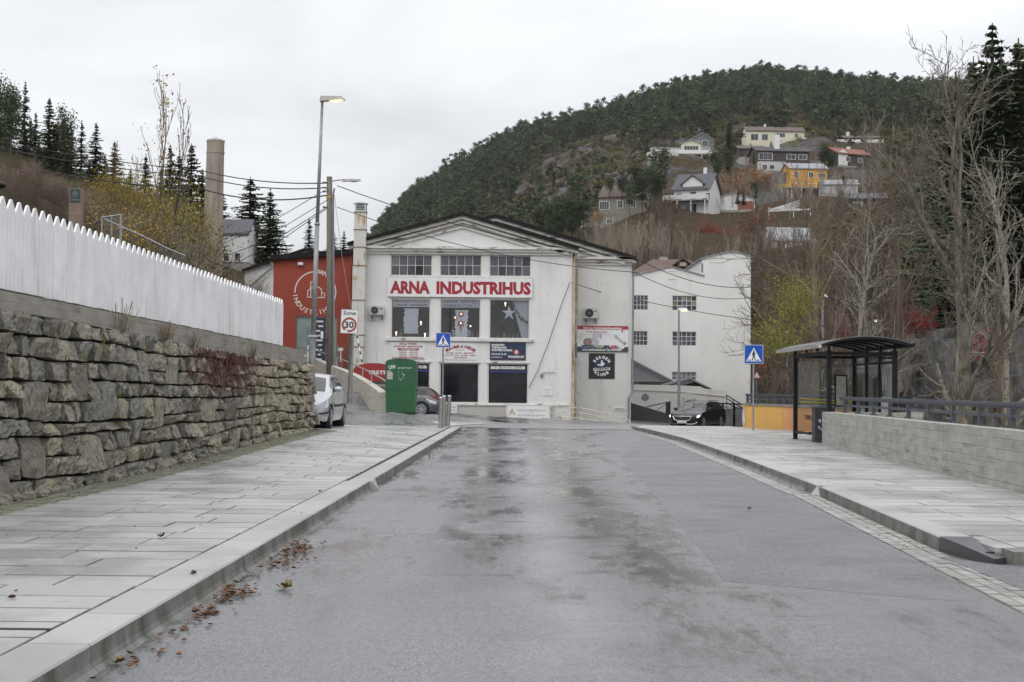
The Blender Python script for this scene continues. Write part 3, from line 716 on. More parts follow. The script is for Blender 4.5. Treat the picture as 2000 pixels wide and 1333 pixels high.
for i, (y0, y1, k0, k1) in enumerate(stones):
    ya, yb = y0 + gap, y1 - gap
    q = stone(ya, yb, zc(k0, ya) + gap, zc(k0, yb) + gap, zc(k1, ya) - gap, zc(k1, yb) - gap, rw.uniform(.0, .09), i)
    if i < 298:
        c = np.mean(q.v, axis=0); o = link('stone', q.mesh('stone', MATS['wall_stone'], False, c), sw, Vector(c) - ORG[sw.name]); 
    else:
        o0 = len(farst.v); farst.v += q.v; farst.f += [tuple(i_ + o0 for i_ in f) for f in q.f]; farst.m += q.m
if farst.v: o = obj('far_stones', farst, MATS['wall_stone'], sw); o['kind'] = 'stuff'
# end of the wall: long corner blocks
q = MB()
for k in range(NC):
    z0 = zc(k, WY1) + .02; z1 = zc(k + 1, WY1) - .02; e = rw.uniform(-.05, .18)
    for s in range(2):
        x1 = wface(WY1, z0) + .05 + (e if s == 0 else -.45); x0 = x1 - rw.uniform(.45, .6)
        cc = MB(); cc.hexa([(x0, WY1 - .25, z0), (x1, WY1 - .3, z0 + .01), (x1 - .04, WY1 + .12 + e * .3, z0), (x0, WY1 + .1, z0 + .015), (x0, WY1 - .25, z1), (x1 - .05, WY1 - .28, z1 - .02), (x1 - .09, WY1 + .08 + e * .3, z1), (x0, WY1 + .07, z1 - .01)])
        obj('corner_stone', cc, MATS['wall_stone'], sw)
# footing rubble
rb = MB()
for i in range(60):
    y = rw.uniform(WY0, 33); r_ = rw.uniform(.06, .17); x = WALLX(y) + rw.uniform(.02, .1); rb2 = MB(); rb2.sphere((x, y, WBASE(y) + r_ * .2), r_ * .8, r_ * 1.5, r_ * .6, 7, 5)
    rb2.v = [(p[0] + noise.noise(Vector(p) * 9) * .05, p[1] + noise.noise(Vector(p) * 7) * .05, p[2] + noise.noise(Vector(p) * 8 + Vector((3, 3, 3))) * .04) for p in rb2.v]
    o0 = len(rb.v); rb.v += rb2.v; rb.f += [tuple(j + o0 for j in f) for f in rb2.f]; rb.m += rb2.m
o = obj('footing_rubble', rb, MATS['wall_stone'], sw); o['kind'] = 'stuff'
# concrete cap
mb = MB()
for i in range(len(ysw) - 1):
    y, y2 = ysw[i], min(ysw[i + 1], 36.0)
    if y >= 36.0: break
    mb.hexa([(wface(y, 2.3) - .36, y, CAPB(y) - .0), (wface(y, 2.3) + .015, y, CAPB(y)), (wface(y2, 2.3) + .015, y2, CAPB(y2)), (wface(y2, 2.3) - .36, y2, CAPB(y2)), (wface(y, 2.3) - .36, y, WTOP(y) - .0), (wface(y, 2.3) + .0, y, WTOP(y)), (wface(y2, 2.3) + .0, y2, WTOP(y2)), (wface(y2, 2.3) - .36, y2, WTOP(y2))])
obj('cap', mb, CAPC, sw)
# moss, rusty creeper and tufts on the wall
def leafcloud(n, c, ext, size, seed, flat=None, up=0.):
    r = np.random.RandomState(seed); q = MB(); p = r.uniform(-1, 1, (n, 3)) * np.array(ext) + np.array(c)
    for i in range(n):
        a = r.normal(size=3); a /= np.linalg.norm(a); b2 = np.cross(a, r.normal(size=3)); b2 /= np.linalg.norm(b2); s_ = size * r.uniform(.5, 1.3)
        q.add([p[i] - a * s_ * .5 - b2 * s_ * .2, p[i] + b2 * s_ * .45, p[i] + a * s_ * .5 + (0, 0, up), p[i] - b2 * s_ * .4], [(0, 1, 2, 3)])
    return q
RUST = M('rust_creeper_leaf', (.13, .024, .014), .8, (.08, .02, .012), 9, world=True); YEL = M('yellow_moss', (.25, .27, .03), .9); 
mb = MB(); rr = random.Random(3)
for i in range(700):
    y = 24.2 + rr.betavariate(2, 1.8) * 6; drop = rr.random() ** 1.6 * (.75 if y < 31.5 else .45); z = CAPB(y) - .05 - drop; x = wface(y, z) + rr.uniform(.04, .13)
    s_ = rr.uniform(.025, .06); mb.add([(x, y - s_, z), (x + .02, y, z + s_), (x, y + s_, z), (x + .01, y, z - s_ * 1.4)], [(0, 1, 2, 3)])
    if rr.random() < .12: mb.bar((x, y, z), (x - .01, y + rr.uniform(-.12, .12), z + rr.uniform(.03, .12)), .005)
o = struct('rusty_creeper', mb, RUST); tag(o, 'rust red creeper hanging over the top stones of the stone wall', 'creeper', kind='stuff')
mb = MB()
for i in range(46):
    y = rr.uniform(18, 35.5); z = CAPB(y) - rr.uniform(.15, 1.9); x = wface(y, z) + .07; n = rr.randint(4, 12)
    for k in range(n): a = y + rr.gauss(0, .06); c = z + rr.gauss(0, .05); s_ = rr.uniform(.01, .028); mb.add([(x, a - s_, c), (x + .025, a, c + s_), (x, a + s_, c), (x, a, c - s_)], [(0, 1, 2, 3)])
o = struct('moss', mb, YEL); tag(o, 'small yellow green moss tufts in the joints of the stone wall', 'moss', kind='stuff')
mb = MB()
TW = M('dry_stem', (.19, .15, .10), .9)
for (py, n, hh) in ((20.9, 26, .5), (23.2, 40, .35), (25.0, 20, .25), (29.8, 26, .3)):
    for k in range(n):
        y = py + rr.gauss(0, .18); z = CAPB(y) + .0; x = wface(y, z) + .03; mb.bar((x, y, z - .03), (x + rr.uniform(0, .12), y + rr.uniform(-.35, .35), z + rr.uniform(.1, hh)), .006)
o = struct('dry_stems', mb, TW); tag(o, 'dry grass stems sprouting under the concrete cap of the wall', 'dry grass', kind='stuff')
# grass fringe under the fence
mb = MB(); GB = M('grass_blade', (.15, .16, .04), .9, (.20, .15, .06), 3, world=True)
for i in range(2600):
    y = rr.uniform(12.5, 36) ** 1.0; x = wface(y, 2.4) - rr.uniform(.2, .42); z = WTOP(y) - .02; h = rr.uniform(.03, .13) * (1.3 if noise.noise(Vector((y * .7, 0, 0))) > -.1 else .4); dx = rr.uniform(-.04, .05); dy = rr.uniform(-.05, .05)
    mb.add([(x, y - .008, z), (x, y + .008, z), (x + dx, y + dy, z + h)], [(0, 1, 2)])
o = struct('grass_fringe', mb, GB); tag(o, 'grass growing along the foot of the white picket fence', 'grass', kind='stuff')

# ================================================================ PICKET FENCE
FX = lambda Y: wface(Y, 2.4) - .19
FB = lambda Y: WTOP(Y) + .055
FT = lambda Y: WTOP(Y) + 1.16
pf = thing('picket_fence', 'long white pointed board fence on top of the stone retaining wall', 'fence', (FX(25), 25, WTOP(25)))
ORGF = ORG[pf.name]
PIT = .264; q = MB(); H = 1.105
# board face with a groove down its middle; pointed head with rounded tip
for s, (y0, y1) in enumerate(((-.124, -.004), (.004, .124))):
    tip = [(y0, 0), (y1, 0), (y1, H - (.135 if s else .004)), ((y1 if not s else y0), H - .0)]
    if s == 0: poly = [(y0, 0), (y1, 0), (y1, H), (y1 - .022, H - .006), (y0, H - .135)]
    else: poly = [(y0, 0), (y1, 0), (y1, H - .135), (y0 + .022, H - .006), (y0, H)]
    n = len(poly); q.add([(.0, y, z) for y, z in poly] + [(-.024, y, z) for y, z in poly], [tuple(range(n)), tuple(range(2 * n - 1, n - 1, -1))] + [((i + 1) % n, i, n + i, n + (i + 1) % n) for i in range(n)])
pick = q.mesh('picket', FENCE); y = 35.0; k = 0; pts = []
y = 34.1
while y > 12.0: pts.append(y); y -= PIT
for y in pts: link('picket', pick, pf, Vector((FX(y) + rnd(-.003, .003), y, FB(y) + rnd(-.006, .006))) - ORGF, (rnd(-.003, .003), 0, math.atan(-.0329)))
q = MB()
for zz in (.22, .88):
    q.bar((FX(12) - .05, 12, FB(12) + zz), (FX(34.2) - .05, 34.2, FB(34.2) + zz), .045, .09)
obj('rail', q, FENCE, pf)
q = MB(); q.bar((FX(12) - .03, 12, FB(12) - .02), (FX(34.2) - .03, 34.2, FB(34.2) - .02), .03, .015); 
y = 34
while y > 12: q.bar((FX(y) - .04, y, WTOP(y) - .02), (FX(y) - .04, y, FB(y) + .02), .012); y -= .55
obj('base_rail', q, RAILD, pf)
y = 34.0
while y > 12: q = MB(); q.box(FX(y) - .13, FX(y) - .08, y - .03, y + .03, WTOP(y) - .0, FT(y) - .1); q.box(FX(y) - .1, FX(y) + .03, y - .05, y + .05, WTOP(y) - .01, WTOP(y) + .03); obj('post', q, RAILD, pf); y -= 2.2

# ================================================================ CONCRETE WALL WITH RAILING, right
def cwall(name, label, pts, ztop, thick, mat, cap=None, zb=-.6, panels=None, labels=None):
    t = thing(name, label, 'wall', (pts[0][0], pts[0][1], .13))
    for i in range(len(pts) - 1):
        (x0, y0), (x1, y1) = pts[i], pts[i + 1]; d = Vector((x1 - x0, y1 - y0)).normalized(); nx, ny = d.y, -d.x   # outwards (away from the street)
        g_ = .008; a = (x0 + d.x * g_, y0 + d.y * g_); b_ = (x1 - d.x * g_, y1 - d.y * g_)
        q = MB(); q.hexa([(a[0], a[1], zb), (b_[0], b_[1], zb), (b_[0] + nx * thick, b_[1] + ny * thick, zb), (a[0] + nx * thick, a[1] + ny * thick, zb), (a[0], a[1], ztop), (b_[0], b_[1], ztop), (b_[0] + nx * thick, b_[1] + ny * thick, ztop), (a[0] + nx * thick, a[1] + ny * thick, ztop)])
        obj('panel', q, mat[i % len(mat)] if isinstance(mat, list) else mat, t, label=None if not labels else labels[i % len(labels)])
        if cap:
            q = MB(); c = .03; q.hexa([(x0 - nx * c, y0 - ny * c, ztop + .002), (x1 - nx * c, y1 - ny * c, ztop + .002), (x1 + nx * (thick + c), y1 + ny * (thick + c), ztop + .002), (x0 + nx * (thick + c), y0 + ny * (thick + c), ztop + .002)] + [(x0 - nx * c, y0 - ny * c, ztop + .08), (x1 - nx * c, y1 - ny * c, ztop + .08), (x1 + nx * (thick + c), y1 + ny * (thick + c), ztop + .08), (x0 + nx * (thick + c), y0 + ny * (thick + c), ztop + .08)]); obj('coping', q, cap, t)
    return t
cw = cwall('concrete_wall', 'low board marked grey concrete wall along the right pavement beside the bus shelter', [(8.03, 35.4), (7.47, 23.6), (6.9, 11.7), (6.2, -3)], .975, .3, CONC)
q = MB(); q.prismz([(8.03, 35.39), (8.33, 35.39), (10.3, 35.6), (10.3, 35.8), (8.03, 35.6)], -.6, .974); obj('return', q, CONC, cw)
def railing(name, label, path, zb, zt, sp, group=None):
    t = thing(name, label, 'railing', (path[0][0], path[0][1], zb)); tot = 0
    for i in range(len(path) - 1):
        a = Vector((*path[i], 0)); b_ = Vector((*path[i + 1], 0)); q = MB(); q.bar(a + Vector((0, 0, zt - .03)), b_ + Vector((0, 0, zt - .03)), .10, .055); q.bar(a + Vector((0, 0, zt - .075)), b_ + Vector((0, 0, zt - .075)), .05, .04); obj('top_rail', q, RAILD, t)
        q = MB(); q.bar(a + Vector((0, 0, lerp(zb, zt, .45))), b_ + Vector((0, 0, lerp(zb, zt, .45))), .045, .05); obj('mid_rail', q, RAILD, t)
        Ln = (b_ - a).length; n = max(1, round(Ln / sp)); 
        for k in range(n):
            p = a.lerp(b_, (k + .3) / n); ang = math.atan2((b_ - a).y, (b_ - a).x)
            q = MB(); ca, sa = math.cos(ang), math.sin(ang)
            def bx(x0, x1, y0, y1, z0, z1):
                q.hexa([(p.x + ca * x - sa * y, p.y + sa * x + ca * y, z) for z in (z0, z1) for x, y in ((x0, y0), (x1, y0), (x1, y1), (x0, y1))])
            bx(-.05, .05, -.035, .035, zb, zt - .1); bx(-.11, .11, -.07, .07, zb - .0, zb + .015)
            for sx in (-.08, .08): bx(sx - .012, sx + .012, -.06, -.04, zb + .015, zb + .035)
            obj('post', q, RAILD, t)
    return t
railing('railing', 'dark grey steel railing bolted on the long grey concrete wall at the right', [(8.16, 35.2), (7.60, 23.5), (7.02, 11.6), (6.4, -2)], .975, 1.36, 1.62)
ORA = render_wall('orange_paint', (.68, .39, .10), (.30, .19, .07), .45, .1, 1.0, False); ORB = render_wall('salmon_paint', (.70, .34, .16), (.33, .17, .07), .45, .1, 1.0, False)
opts = [(6.9, 57.5), (8.4, 51.8), (9.0, 50.6), (9.6, 49), (9.92, 46.8), (10.02, 41), (10.05, 35.7)][::1]
ow = cwall('painted_wall', 'low curved wall painted orange yellow and salmon behind the bus stop', [(8.85, 52.7), (8.42, 51.8), (9.4, 49.3), (10.0, 46.2), (10.05, 41), (10.05, 35.8)][::-1], .93, .3, [ORB, ORB, ORB, ORA, ORA][::1], cap=CAPC)
railing('railing', 'dark grey steel railing on the curved orange and salmon wall', [(10.2, 36), (10.2, 41), (10.15, 46.2), (9.55, 49.4), (8.57, 51.9), (9.0, 52.8)], 1.01, 1.36, .55)
# mural mark on the orange wall and stencil
mb = MB(); mb.sphere((0, 0, 0), .12, .012, .33, 14, 8); mb.v = [(8.44 + p[0] * .35, 51.70 + p[1] + p[0] * -.8, p[2] + .52) for p in mb.v]
solo('mural_figure', mb, M('mural_white', (.62, .6, .58), .7, (.4, .32, .3), 6), 'small pale painted oval figure on the orange wall left of the crossing sign', 'mural')
tm = MB(); text_mb(tm, 'TEIBLER', 0, 0, 0, .13, .85, .02); a = Vector((9.5, 48.86)); b_ = Vector((9.98, 46.3)); d = (b_ - a).normalized()
tm.v = [(a.x + d.x * (1.9 + v[0]) - .012, a.y + d.y * (1.9 + v[0]), .55 + v[2]) for v in tm.v]; solo('stencil_lettering', tm, BLACKP, 'black stencil lettering on the salmon part of the painted wall', 'lettering')
# ================================================================ BUILDINGS
def FR(x0, y0, x1, y1, Y):
    c = U((x0 + x1) / 2, (y0 + y1) / 2, Y); k = Y / FPX; w_ = abs(x1 - x0) * k / 2; h_ = abs(y1 - y0) * k / 2
    return c.x - w_, c.x + w_, c.z - h_, c.z + h_
def wall_holes(q, X0, X1, Z0, Z1, Y, th, holes, mi=0):
    xs = sorted({X0, X1} | {v for h in holes for v in h[:2] if X0 < v < X1}); zs = sorted({Z0, Z1} | {v for h in holes for v in h[2:4] if Z0 < v < Z1})
    for i in range(len(xs) - 1):
        run = None
        for j in range(len(zs) - 1):
            cx = (xs[i] + xs[i + 1]) / 2; cz = (zs[j] + zs[j + 1]) / 2; inside = any(h[0] < cx < h[1] and h[2] < cz < h[3] for h in holes)
            if not inside: run = [zs[j], zs[j + 1]] if run is None else [run[0], zs[j + 1]]
            if inside or j == len(zs) - 2:
                if run: q.box(xs[i], xs[i + 1], Y, Y + th, run[0], run[1], mi); run = None
FRAME = M('window_frame', (.68, .68, .66), .5, (.55, .54, .5), 6)
FRAMEG = M('grey_frame', (.50, .50, .49), .6, (.4, .39, .36), 6)
def window(par, r, Y, nx, nz, glass, frame=FRAME, rec=.12, fw=.045, mw=.028, label=None, back=True):
    x0, x1, z0, z1 = r; q = MB(); ya, yb = Y + rec - .03, Y + rec + .03
    q.box(x0, x1, ya, yb, z1 - fw, z1); q.box(x0, x1, ya, yb, z0, z0 + fw); q.box(x0, x0 + fw, ya, yb, z0 + fw, z1 - fw); q.box(x1 - fw, x1, ya, yb, z0 + fw, z1 - fw)
    gx = [lerp(x0 + fw, x1 - fw, i / nx) for i in range(nx + 1)]; gz = [lerp(z0 + fw, z1 - fw, i / nz) for i in range(nz + 1)]
    for v in gx[1:-1]: q.box(v - mw / 2, v + mw / 2, ya + .003, yb - .003, z0 + fw, z1 - fw)
    for v in gz[1:-1]:
        for i in range(nx): q.box(gx[i] + (mw / 2 if i else 0), gx[i + 1] - (mw / 2 if i < nx - 1 else 0), ya + .006, yb - .006, v - mw / 2, v + mw / 2)
    f = obj('window', q, frame, par, label=label)
    for i in range(nx):
        for j in range(nz):
            p = MB(); t = rnd(-.004, .004); p.box(gx[i], gx[i + 1], Y + rec + .005 , Y + rec + .012, gz[j], gz[j + 1]); p.v = [(v[0], v[1] + (t if v[2] > gz[j] + .01 else -t) * .8, v[2]) for v in p.v]
            g_ = glass if not isinstance(glass, list) else glass[(i * nz + j) % len(glass)]
            ob = link('pane', p.mesh('pane', g_, False, ORG[par.name]), f)
    if back:
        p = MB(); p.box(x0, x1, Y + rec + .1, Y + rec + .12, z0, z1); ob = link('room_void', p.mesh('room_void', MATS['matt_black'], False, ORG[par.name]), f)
    return f
YA = 78.0; K0 = YA / FPX
A = thing('industrial_building', 'long white gabled factory building with a big red letter sign across its front', 'factory', (-1.5, YA, -.3))
apex = U(903, 421, YA); eL = U(693, 487, YA); eR = U(1120, 491, YA)
X0 = U(694, 650, YA).x; X1 = U(1117, 650, YA).x; ZE = U(905, 487, YA).z   # eaves of the front block
up = [FR(763, 498, 844, 539, YA), FR(859.5, 498, 940.5, 539.5, YA), FR(956, 499.5, 1037, 540.5, YA)]
mid = [FR(763, 583, 841, 661, YA), FR(859, 583.5, 939, 661.5, YA), FR(955, 584, 1035, 663, YA)]
low = [FR(760, 708, 840, 787, YA), FR(858, 709, 936, 788, YA), FR(952, 710, 1032, 790, YA)]
q = MB(); wall_holes(q, X0, X1, -1.2, ZE, YA, .35, up + mid + low); obj('wall', q, WALL, A)
q = MB(); q.box(X0, X0 + .35, YA + .35, 112, -1.2, ZE); q.box(X1 - .35, X1, YA + .35, 81, -1.2, ZE); obj('side_wall', q, WALLB, A)
# pediment field, recessed behind the raking cornice
q = MB(); q.prism([(X0, ZE), (X1, ZE), (apex.x, apex.z - .10)], YA + .05, YA + .35); obj('pediment', q, WALL, A)
def rake(q, a, b_, th, y0, y1):
    q.add([(a[0], y0, a[1] - th), (b_[0], y0, b_[1] - th), (b_[0], y1, b_[1] - th), (a[0], y1, a[1] - th), (a[0], y0, a[1]), (b_[0], y0, b_[1]), (b_[0], y1, b_[1]), (a[0], y1, a[1])], [(0, 3, 2, 1), (4, 5, 6, 7), (0, 1, 5, 4), (1, 2, 6, 5), (2, 3, 7, 6), (3, 0, 4, 7)])
RL = U(680, 478, YA - .6); RR = U(1129, 487, YA - .6); AP = U(903, 418, YA - .6)
q = MB()
rake(q, (RL.x, RL.z - .02), (AP.x, AP.z - .06), .20, YA - .45, YA + .3); rake(q, (AP.x, AP.z - .06), (RR.x, RR.z - .02), .20, YA - .45, YA + .3); obj('raking_board', q, TRIMD, A)
q = MB(); rake(q, (RL.x + .5, RL.z - .17), (AP.x, AP.z - .30), .14, YA - .28, YA + .3); rake(q, (AP.x, AP.z - .30), (RR.x - .5, RR.z - .17), .14, YA - .28, YA + .3); obj('raking_moulding', q, TRIMD, A)
q = MB(); rake(q, (RL.x + 1.4, RL.z - .14), (AP.x, AP.z - .62), .09, YA - .1, YA + .3); rake(q, (AP.x, AP.z - .62), (RR.x - 1.4, RR.z - .14), .09, YA - .1, YA + .3); obj('inner_moulding', q, TRIM, A)
q = MB(); q.box(X0 - .15, X1 + .15, YA - .42, YA - .001, ZE - .02, ZE + .10); q.box(X0 - .08, X1 + .08, YA - .28, YA - .002, ZE - .16, ZE - .022); q.box(X0 - .03, X1 + .03, YA - .14, YA - .003, ZE - .30, ZE - .162); obj('cornice', q, TRIM, A)
q = MB()
rake(q, (RL.x - .05, RL.z + .13), (AP.x, AP.z + .10), .18, YA - .62, 84); rake(q, (AP.x, AP.z + .10), (RR.x + .05, RR.z + .13), .18, YA - .62, 84)
rake(q, (RL.x - .05, RL.z + .10), (AP.x, AP.z + .07), .14, 84, 112); obj('roof', q, BLACKR, A)
# sills, frames, pilaster reveals
sl = FR(757, 541, 1040, 545, YA); q = MB(); q.box(sl[0], sl[1], YA - .12, YA - .001, sl[2] - .02, sl[3] + .03); s2 = FR(753, 661.5, 1042, 667, YA); q.box(s2[0], s2[1], YA - .16, YA - .001, s2[2], s2[3]); s3 = FR(850, 788.5, 1110, 792, YA); q.box(X0, s3[1], YA - .1, YA - .001, s3[2], s3[3]); obj('sill', q, TRIM, A)
for r in low:
    q = MB(); q.box(r[0] - .08, r[1] + .08, YA - .06, YA - .001, r[3], r[3] + .08); obj('lintel', q, TRIM, A)
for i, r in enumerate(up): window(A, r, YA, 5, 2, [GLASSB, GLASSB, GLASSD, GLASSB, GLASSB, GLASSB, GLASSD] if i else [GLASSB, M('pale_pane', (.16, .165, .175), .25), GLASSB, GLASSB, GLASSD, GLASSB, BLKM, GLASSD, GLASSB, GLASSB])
# display windows: real glass, a shallow room behind
ROOM = M('display_room', (.075, .07, .065), .8, (.13, .12, .10), 1.5, world=True)
for i, r in enumerate(mid):
    f = window(A, r, YA, 1, 1, SHOPG, fw=.07, rec=.08, back=False)
    q = MB(); x0, x1, z0, z1 = r; y0, y1 = YA + .36, YA + 2.2
    q.add([(x0 - .3, y1, z0 - .2), (x1 + .3, y1, z0 - .2), (x1 + .3, y1, z1 + .2), (x0 - .3, y1, z1 + .2), (x0 - .3, y0, z0 - .2), (x1 + .3, y0, z0 - .2), (x1 + .3, y0, z1 + .2), (x0 - .3, y0, z1 + .2)], [(0, 1, 2, 3), (4, 5, 1, 0), (7, 6, 2, 3), (4, 0, 3, 7), (5, 1, 2, 6)])
    link('display_box', q.mesh('display_box', ROOM, False, ORG[A.name]), f)
for i, r in enumerate(low):
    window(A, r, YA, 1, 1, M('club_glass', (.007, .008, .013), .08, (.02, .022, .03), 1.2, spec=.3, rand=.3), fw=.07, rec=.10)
# display contents
SNOW = M('flocked_white', (.80, .81, .84), .9, (.66, .67, .7), 7, bump=.3, bsc=9, world=True)
DARKG = M('garland_green', (.03, .045, .025), .9, (.07, .08, .04), 30)
def blob_panel(x0, x1, z0, z1, y, seed, holes=()):
    rr = random.Random(seed); n = 26; L_ = []; R_ = []
    for i in range(n + 1):
        z = lerp(z0, z1, i / n); L_.append((x0 + rr.uniform(-.05, .05), z)); R_.append((x1 + rr.uniform(-.05, .05), z))
    q = MB(); vs = [(x, y, z) for x, z in L_] + [(x, y, z) for x, z in R_] + [(x, y + .03, z) for x, z in L_] + [(x, y + .03, z) for x, z in R_]; N_ = n + 1
    fs = []
    for i in range(n): fs += [(i, N_ + i, N_ + i + 1, i + 1), (2 * N_ + i + 1, 3 * N_ + i + 1, 3 * N_ + i, 2 * N_ + i), (i + 1, 2 * N_ + i + 1, 2 * N_ + i, i), (N_ + i, 3 * N_ + i, 3 * N_ + i + 1, N_ + i + 1)]
    q.add(vs, fs); return q
r = FR(789, 602, 817, 652, YA + .3); solo('flocked_panel', blob_panel(*r, YA + .3, 1), SNOW, 'white frosted panel hanging in the left display window', 'decoration')
r = FR(889, 606, 913, 660, YA + .3); solo('flocked_panel', blob_panel(*r, YA + .3, 2), SNOW, 'white frosted panel behind the star lanterns in the middle display window', 'decoration')
r = FR(883, 645, 920, 661, YA + .8); solo('snow_mound', blob_panel(r[0], r[1], r[2], r[3], YA + .8, 4), SNOW, 'low white cotton snow heap at the foot of the middle display window', 'decoration')
def garland(pts, lab, y):
    q = MB(); rr = random.Random(len(pts))
    for i in range(len(pts) - 1):
        for k in range(26):
            t = rr.random(); x = lerp(pts[i][0], pts[i + 1][0], t); z = lerp(pts[i][1], pts[i + 1][1], t); a = rr.uniform(0, 6.28); s_ = rr.uniform(.05, .11)
            q.add([(x, y, z), (x + math.cos(a) * s_, y + rr.uniform(-.05, .05), z + math.sin(a) * s_), (x + math.cos(a + .6) * s_, y + .02, z + math.sin(a + .6) * s_)], [(0, 1, 2)])
    solo('garland', q, DARKG, lab, 'garland')
def pz(px, py, Y): p = U(px, py, Y); return (p.x, p.z)
garland([pz(785, 656, YA + .7), pz(784, 620, YA + .7), pz(792, 601, YA + .7), pz(812, 600, YA + .7), pz(821, 618, YA + .7), pz(820, 650, YA + .7)], 'dark green garland arching round the white panel in the left display window', YA + .7)
garland([pz(1001, 592, YA + .5), pz(1008, 610, YA + .5), pz(1020, 625, YA + .5), pz(1033, 632, YA + .5)], 'dark green garland swagged across the curtain in the right display window', YA + .2)
STARM = M('star_lantern', (.45, .14, .06), .6); GLOW = M('star_glow', (1, .75, .5), .5, emit=2.2); STARW = M('star_white', (.78, .78, .8), .6)
def star(px, py, y, r, lab, mat, glow=True, n=6, tail=0):
    c = U(px, py, y); q = MB(); vs = []
    for i in range(2 * n): a = math.pi * i / n + math.pi / 2; rr = r if i % 2 == 0 else r * .38; rr = rr * (1 + tail) if i == n else rr; vs.append((c.x + math.cos(a) * rr, y, c.z + math.sin(a) * rr))
    vs += [(c.x, y - .08, c.z), (c.x, y + .08, c.z)]; fs = []
    for i in range(2 * n): fs += [(i, (i + 1) % (2 * n), 2 * n), ((i + 1) % (2 * n), i, 2 * n + 1)]
    q.add(vs, fs); t = thing('star_lantern', lab, 'star lantern', (c.x, y, c.z)); obj('star', q, mat, t)
    q = MB(); q.cyl((c.x, y, c.z + r), (c.x, y, c.z + r + .5), .006, n=5); obj('cord', q, GREYP, t)
    if glow: q = MB(); q.sphere((c.x, y - .07, c.z), .045, .045, .045, 8, 6); obj('bulb', q, GLOW, t)
star(901, 614, YA + .24, .22, 'top red star lantern lit in the middle display window', STARM)
star(889, 621, YA + .24, .17, 'small red star lantern on the left of the middle display window', STARM)
star(900, 632, YA + .22, .24, 'large long tailed red star lantern in the centre of the middle display window', STARM, tail=1.6)
star(919, 637.5, YA + .24, .12, 'tiny lit star lantern at the right in the middle display window', STARM)
star(994, 612, YA + .24, .42, 'big white star hanging in the right display window', STARW, glow=False, n=5)
star(963, 593, YA + .6, .12, 'small white star in the upper left of the right display window', STARW, glow=False)
star(1026, 596, YA + .4, .10, 'small white star in front of the curtain in the right display window', STARW, glow=False)
for px, py, lb in ((822, 630, 'bright candle bulb beside the garland in the left display window'), (774, 650, 'low candle bulb in the left corner of the left display window'), (830, 653, 'low candle bulb near the right corner of the left display window'), (987, 593, 'warm twin lamp high in the right display window')):
    c = U(px, py, YA + .7); q = MB(); q.sphere(c, .05, .05, .07, 8, 6); q.cyl(c - Vector((0, 0, .05)), c - Vector((0, 0, .16)), .025, n=6); solo('candle_bulb', q, GLOW, lb, 'lamp')
r = FR(1000, 586, 1034, 661, YA + .3); q = MB(); n = 22
for i in range(n):
    xa = lerp(r[0], r[1], i / n); xb = lerp(r[0], r[1], (i + 1) / n); da = .05 * (i % 2); db = .05 * ((i + 1) % 2); za = lerp(r[3] - 0.1, r[2], (i / n) ** .55 if i < 14 else 1); za = r[3] - .1 - (r[3] - r[2] - .1) * min(1, (i / 12) ** .9)
    q.add([(xa, YA + .3 + da, za), (xb, YA + .3 + db, za), (xb, YA + .3 + db, r[3]), (xa, YA + .3 + da, r[3])], [(0, 1, 2, 3)])
solo('curtain', q, M('curtain_cloth', (.66, .65, .66), .9), 'pale pleated curtain drawn to the right of the right display window', 'curtain')
FIG = M('figurine', (.25, .07, .05), .8, (.4, .38, .34), 12)
rr = random.Random(8)
for r, nm in ((mid[0], 'left'), (mid[1], 'middle'), (mid[2], 'right')):
    q = MB()
    for i in range(16):
        x = rr.uniform(r[0] + .1, r[1] - .1); h = rr.uniform(.12, .45); z = r[2] + .02; y = YA + rr.uniform(.5, 1.2); q.cyl((x, y, z), (x, y, z + h), .07, .02, 7); q.sphere((x, y, z + h), .035, .035, .045, 7, 5)
    o = struct('ornaments', q, FIG); tag(o, f'row of small dark red and white ornaments along the bottom of the {nm} display window', 'ornaments', kind='stuff')
# downpipes, vent, cables
RUSTP = M('rusty_pipe', (.42, .36, .25), .7, (.54, .5, .42), 2, c3=(.28, .17, .07), sc3=2.5, lo3=.48, hi3=.6, world=True, st3=(1, 1, .4))
q = MB(); x = U(1117, 650, YA).x + .09; q.cyl((x, YA - .1, -.9), (x, YA - .1, ZE - .7), .075, n=10); q.tube([(x, YA - .1, ZE - .7), (x + .1, YA - .2, ZE - .3), (x + .15, YA - .4, ZE + .02)], .07); 
for z in (0.5, 2.5, 4.5, 6.5): q.box(x - .1, x + .1, YA - .19, YA - .01, z, z + .06)
obj('downpipe', q, RUSTP, A)
# second gable block, set back
YB = 81.0; X2 = U(1233, 650, YB).x; ZE2 = U(1180, 507, YB).z; ap2 = U(968, 422, YB - .5); r2 = U(1242, 506, YB - .5)
q = MB(); q.box(X1 - .35, X2, YB, YB + .35, -1.6, ZE2); q.box(X2 - .35, X2, YB + .35, 112, -1.6, ZE2); obj('rear_wall', q, WALLB, A)
q = MB(); q.prism([(X1 - 4.6, ZE2 - .3), (X2, ZE2), (ap2.x, ap2.z - .1)], YB + .05, YB + .3); obj('rear_pediment', q, WALLB, A)
q = MB(); rake(q, (ap2.x, ap2.z - .05), (r2.x, r2.z - .02), .22, YB - .42, YB + .3); rake(q, (ap2.x, ap2.z - .3), (r2.x - .6, r2.z - .18), .14, YB - .25, YB + .3); rake(q, (ap2.x - 3, ap2.z - .85), (ap2.x, ap2.z - .05), .22, YB - .42, YB + .3); obj('rear_raking_board', q, TRIMD, A)
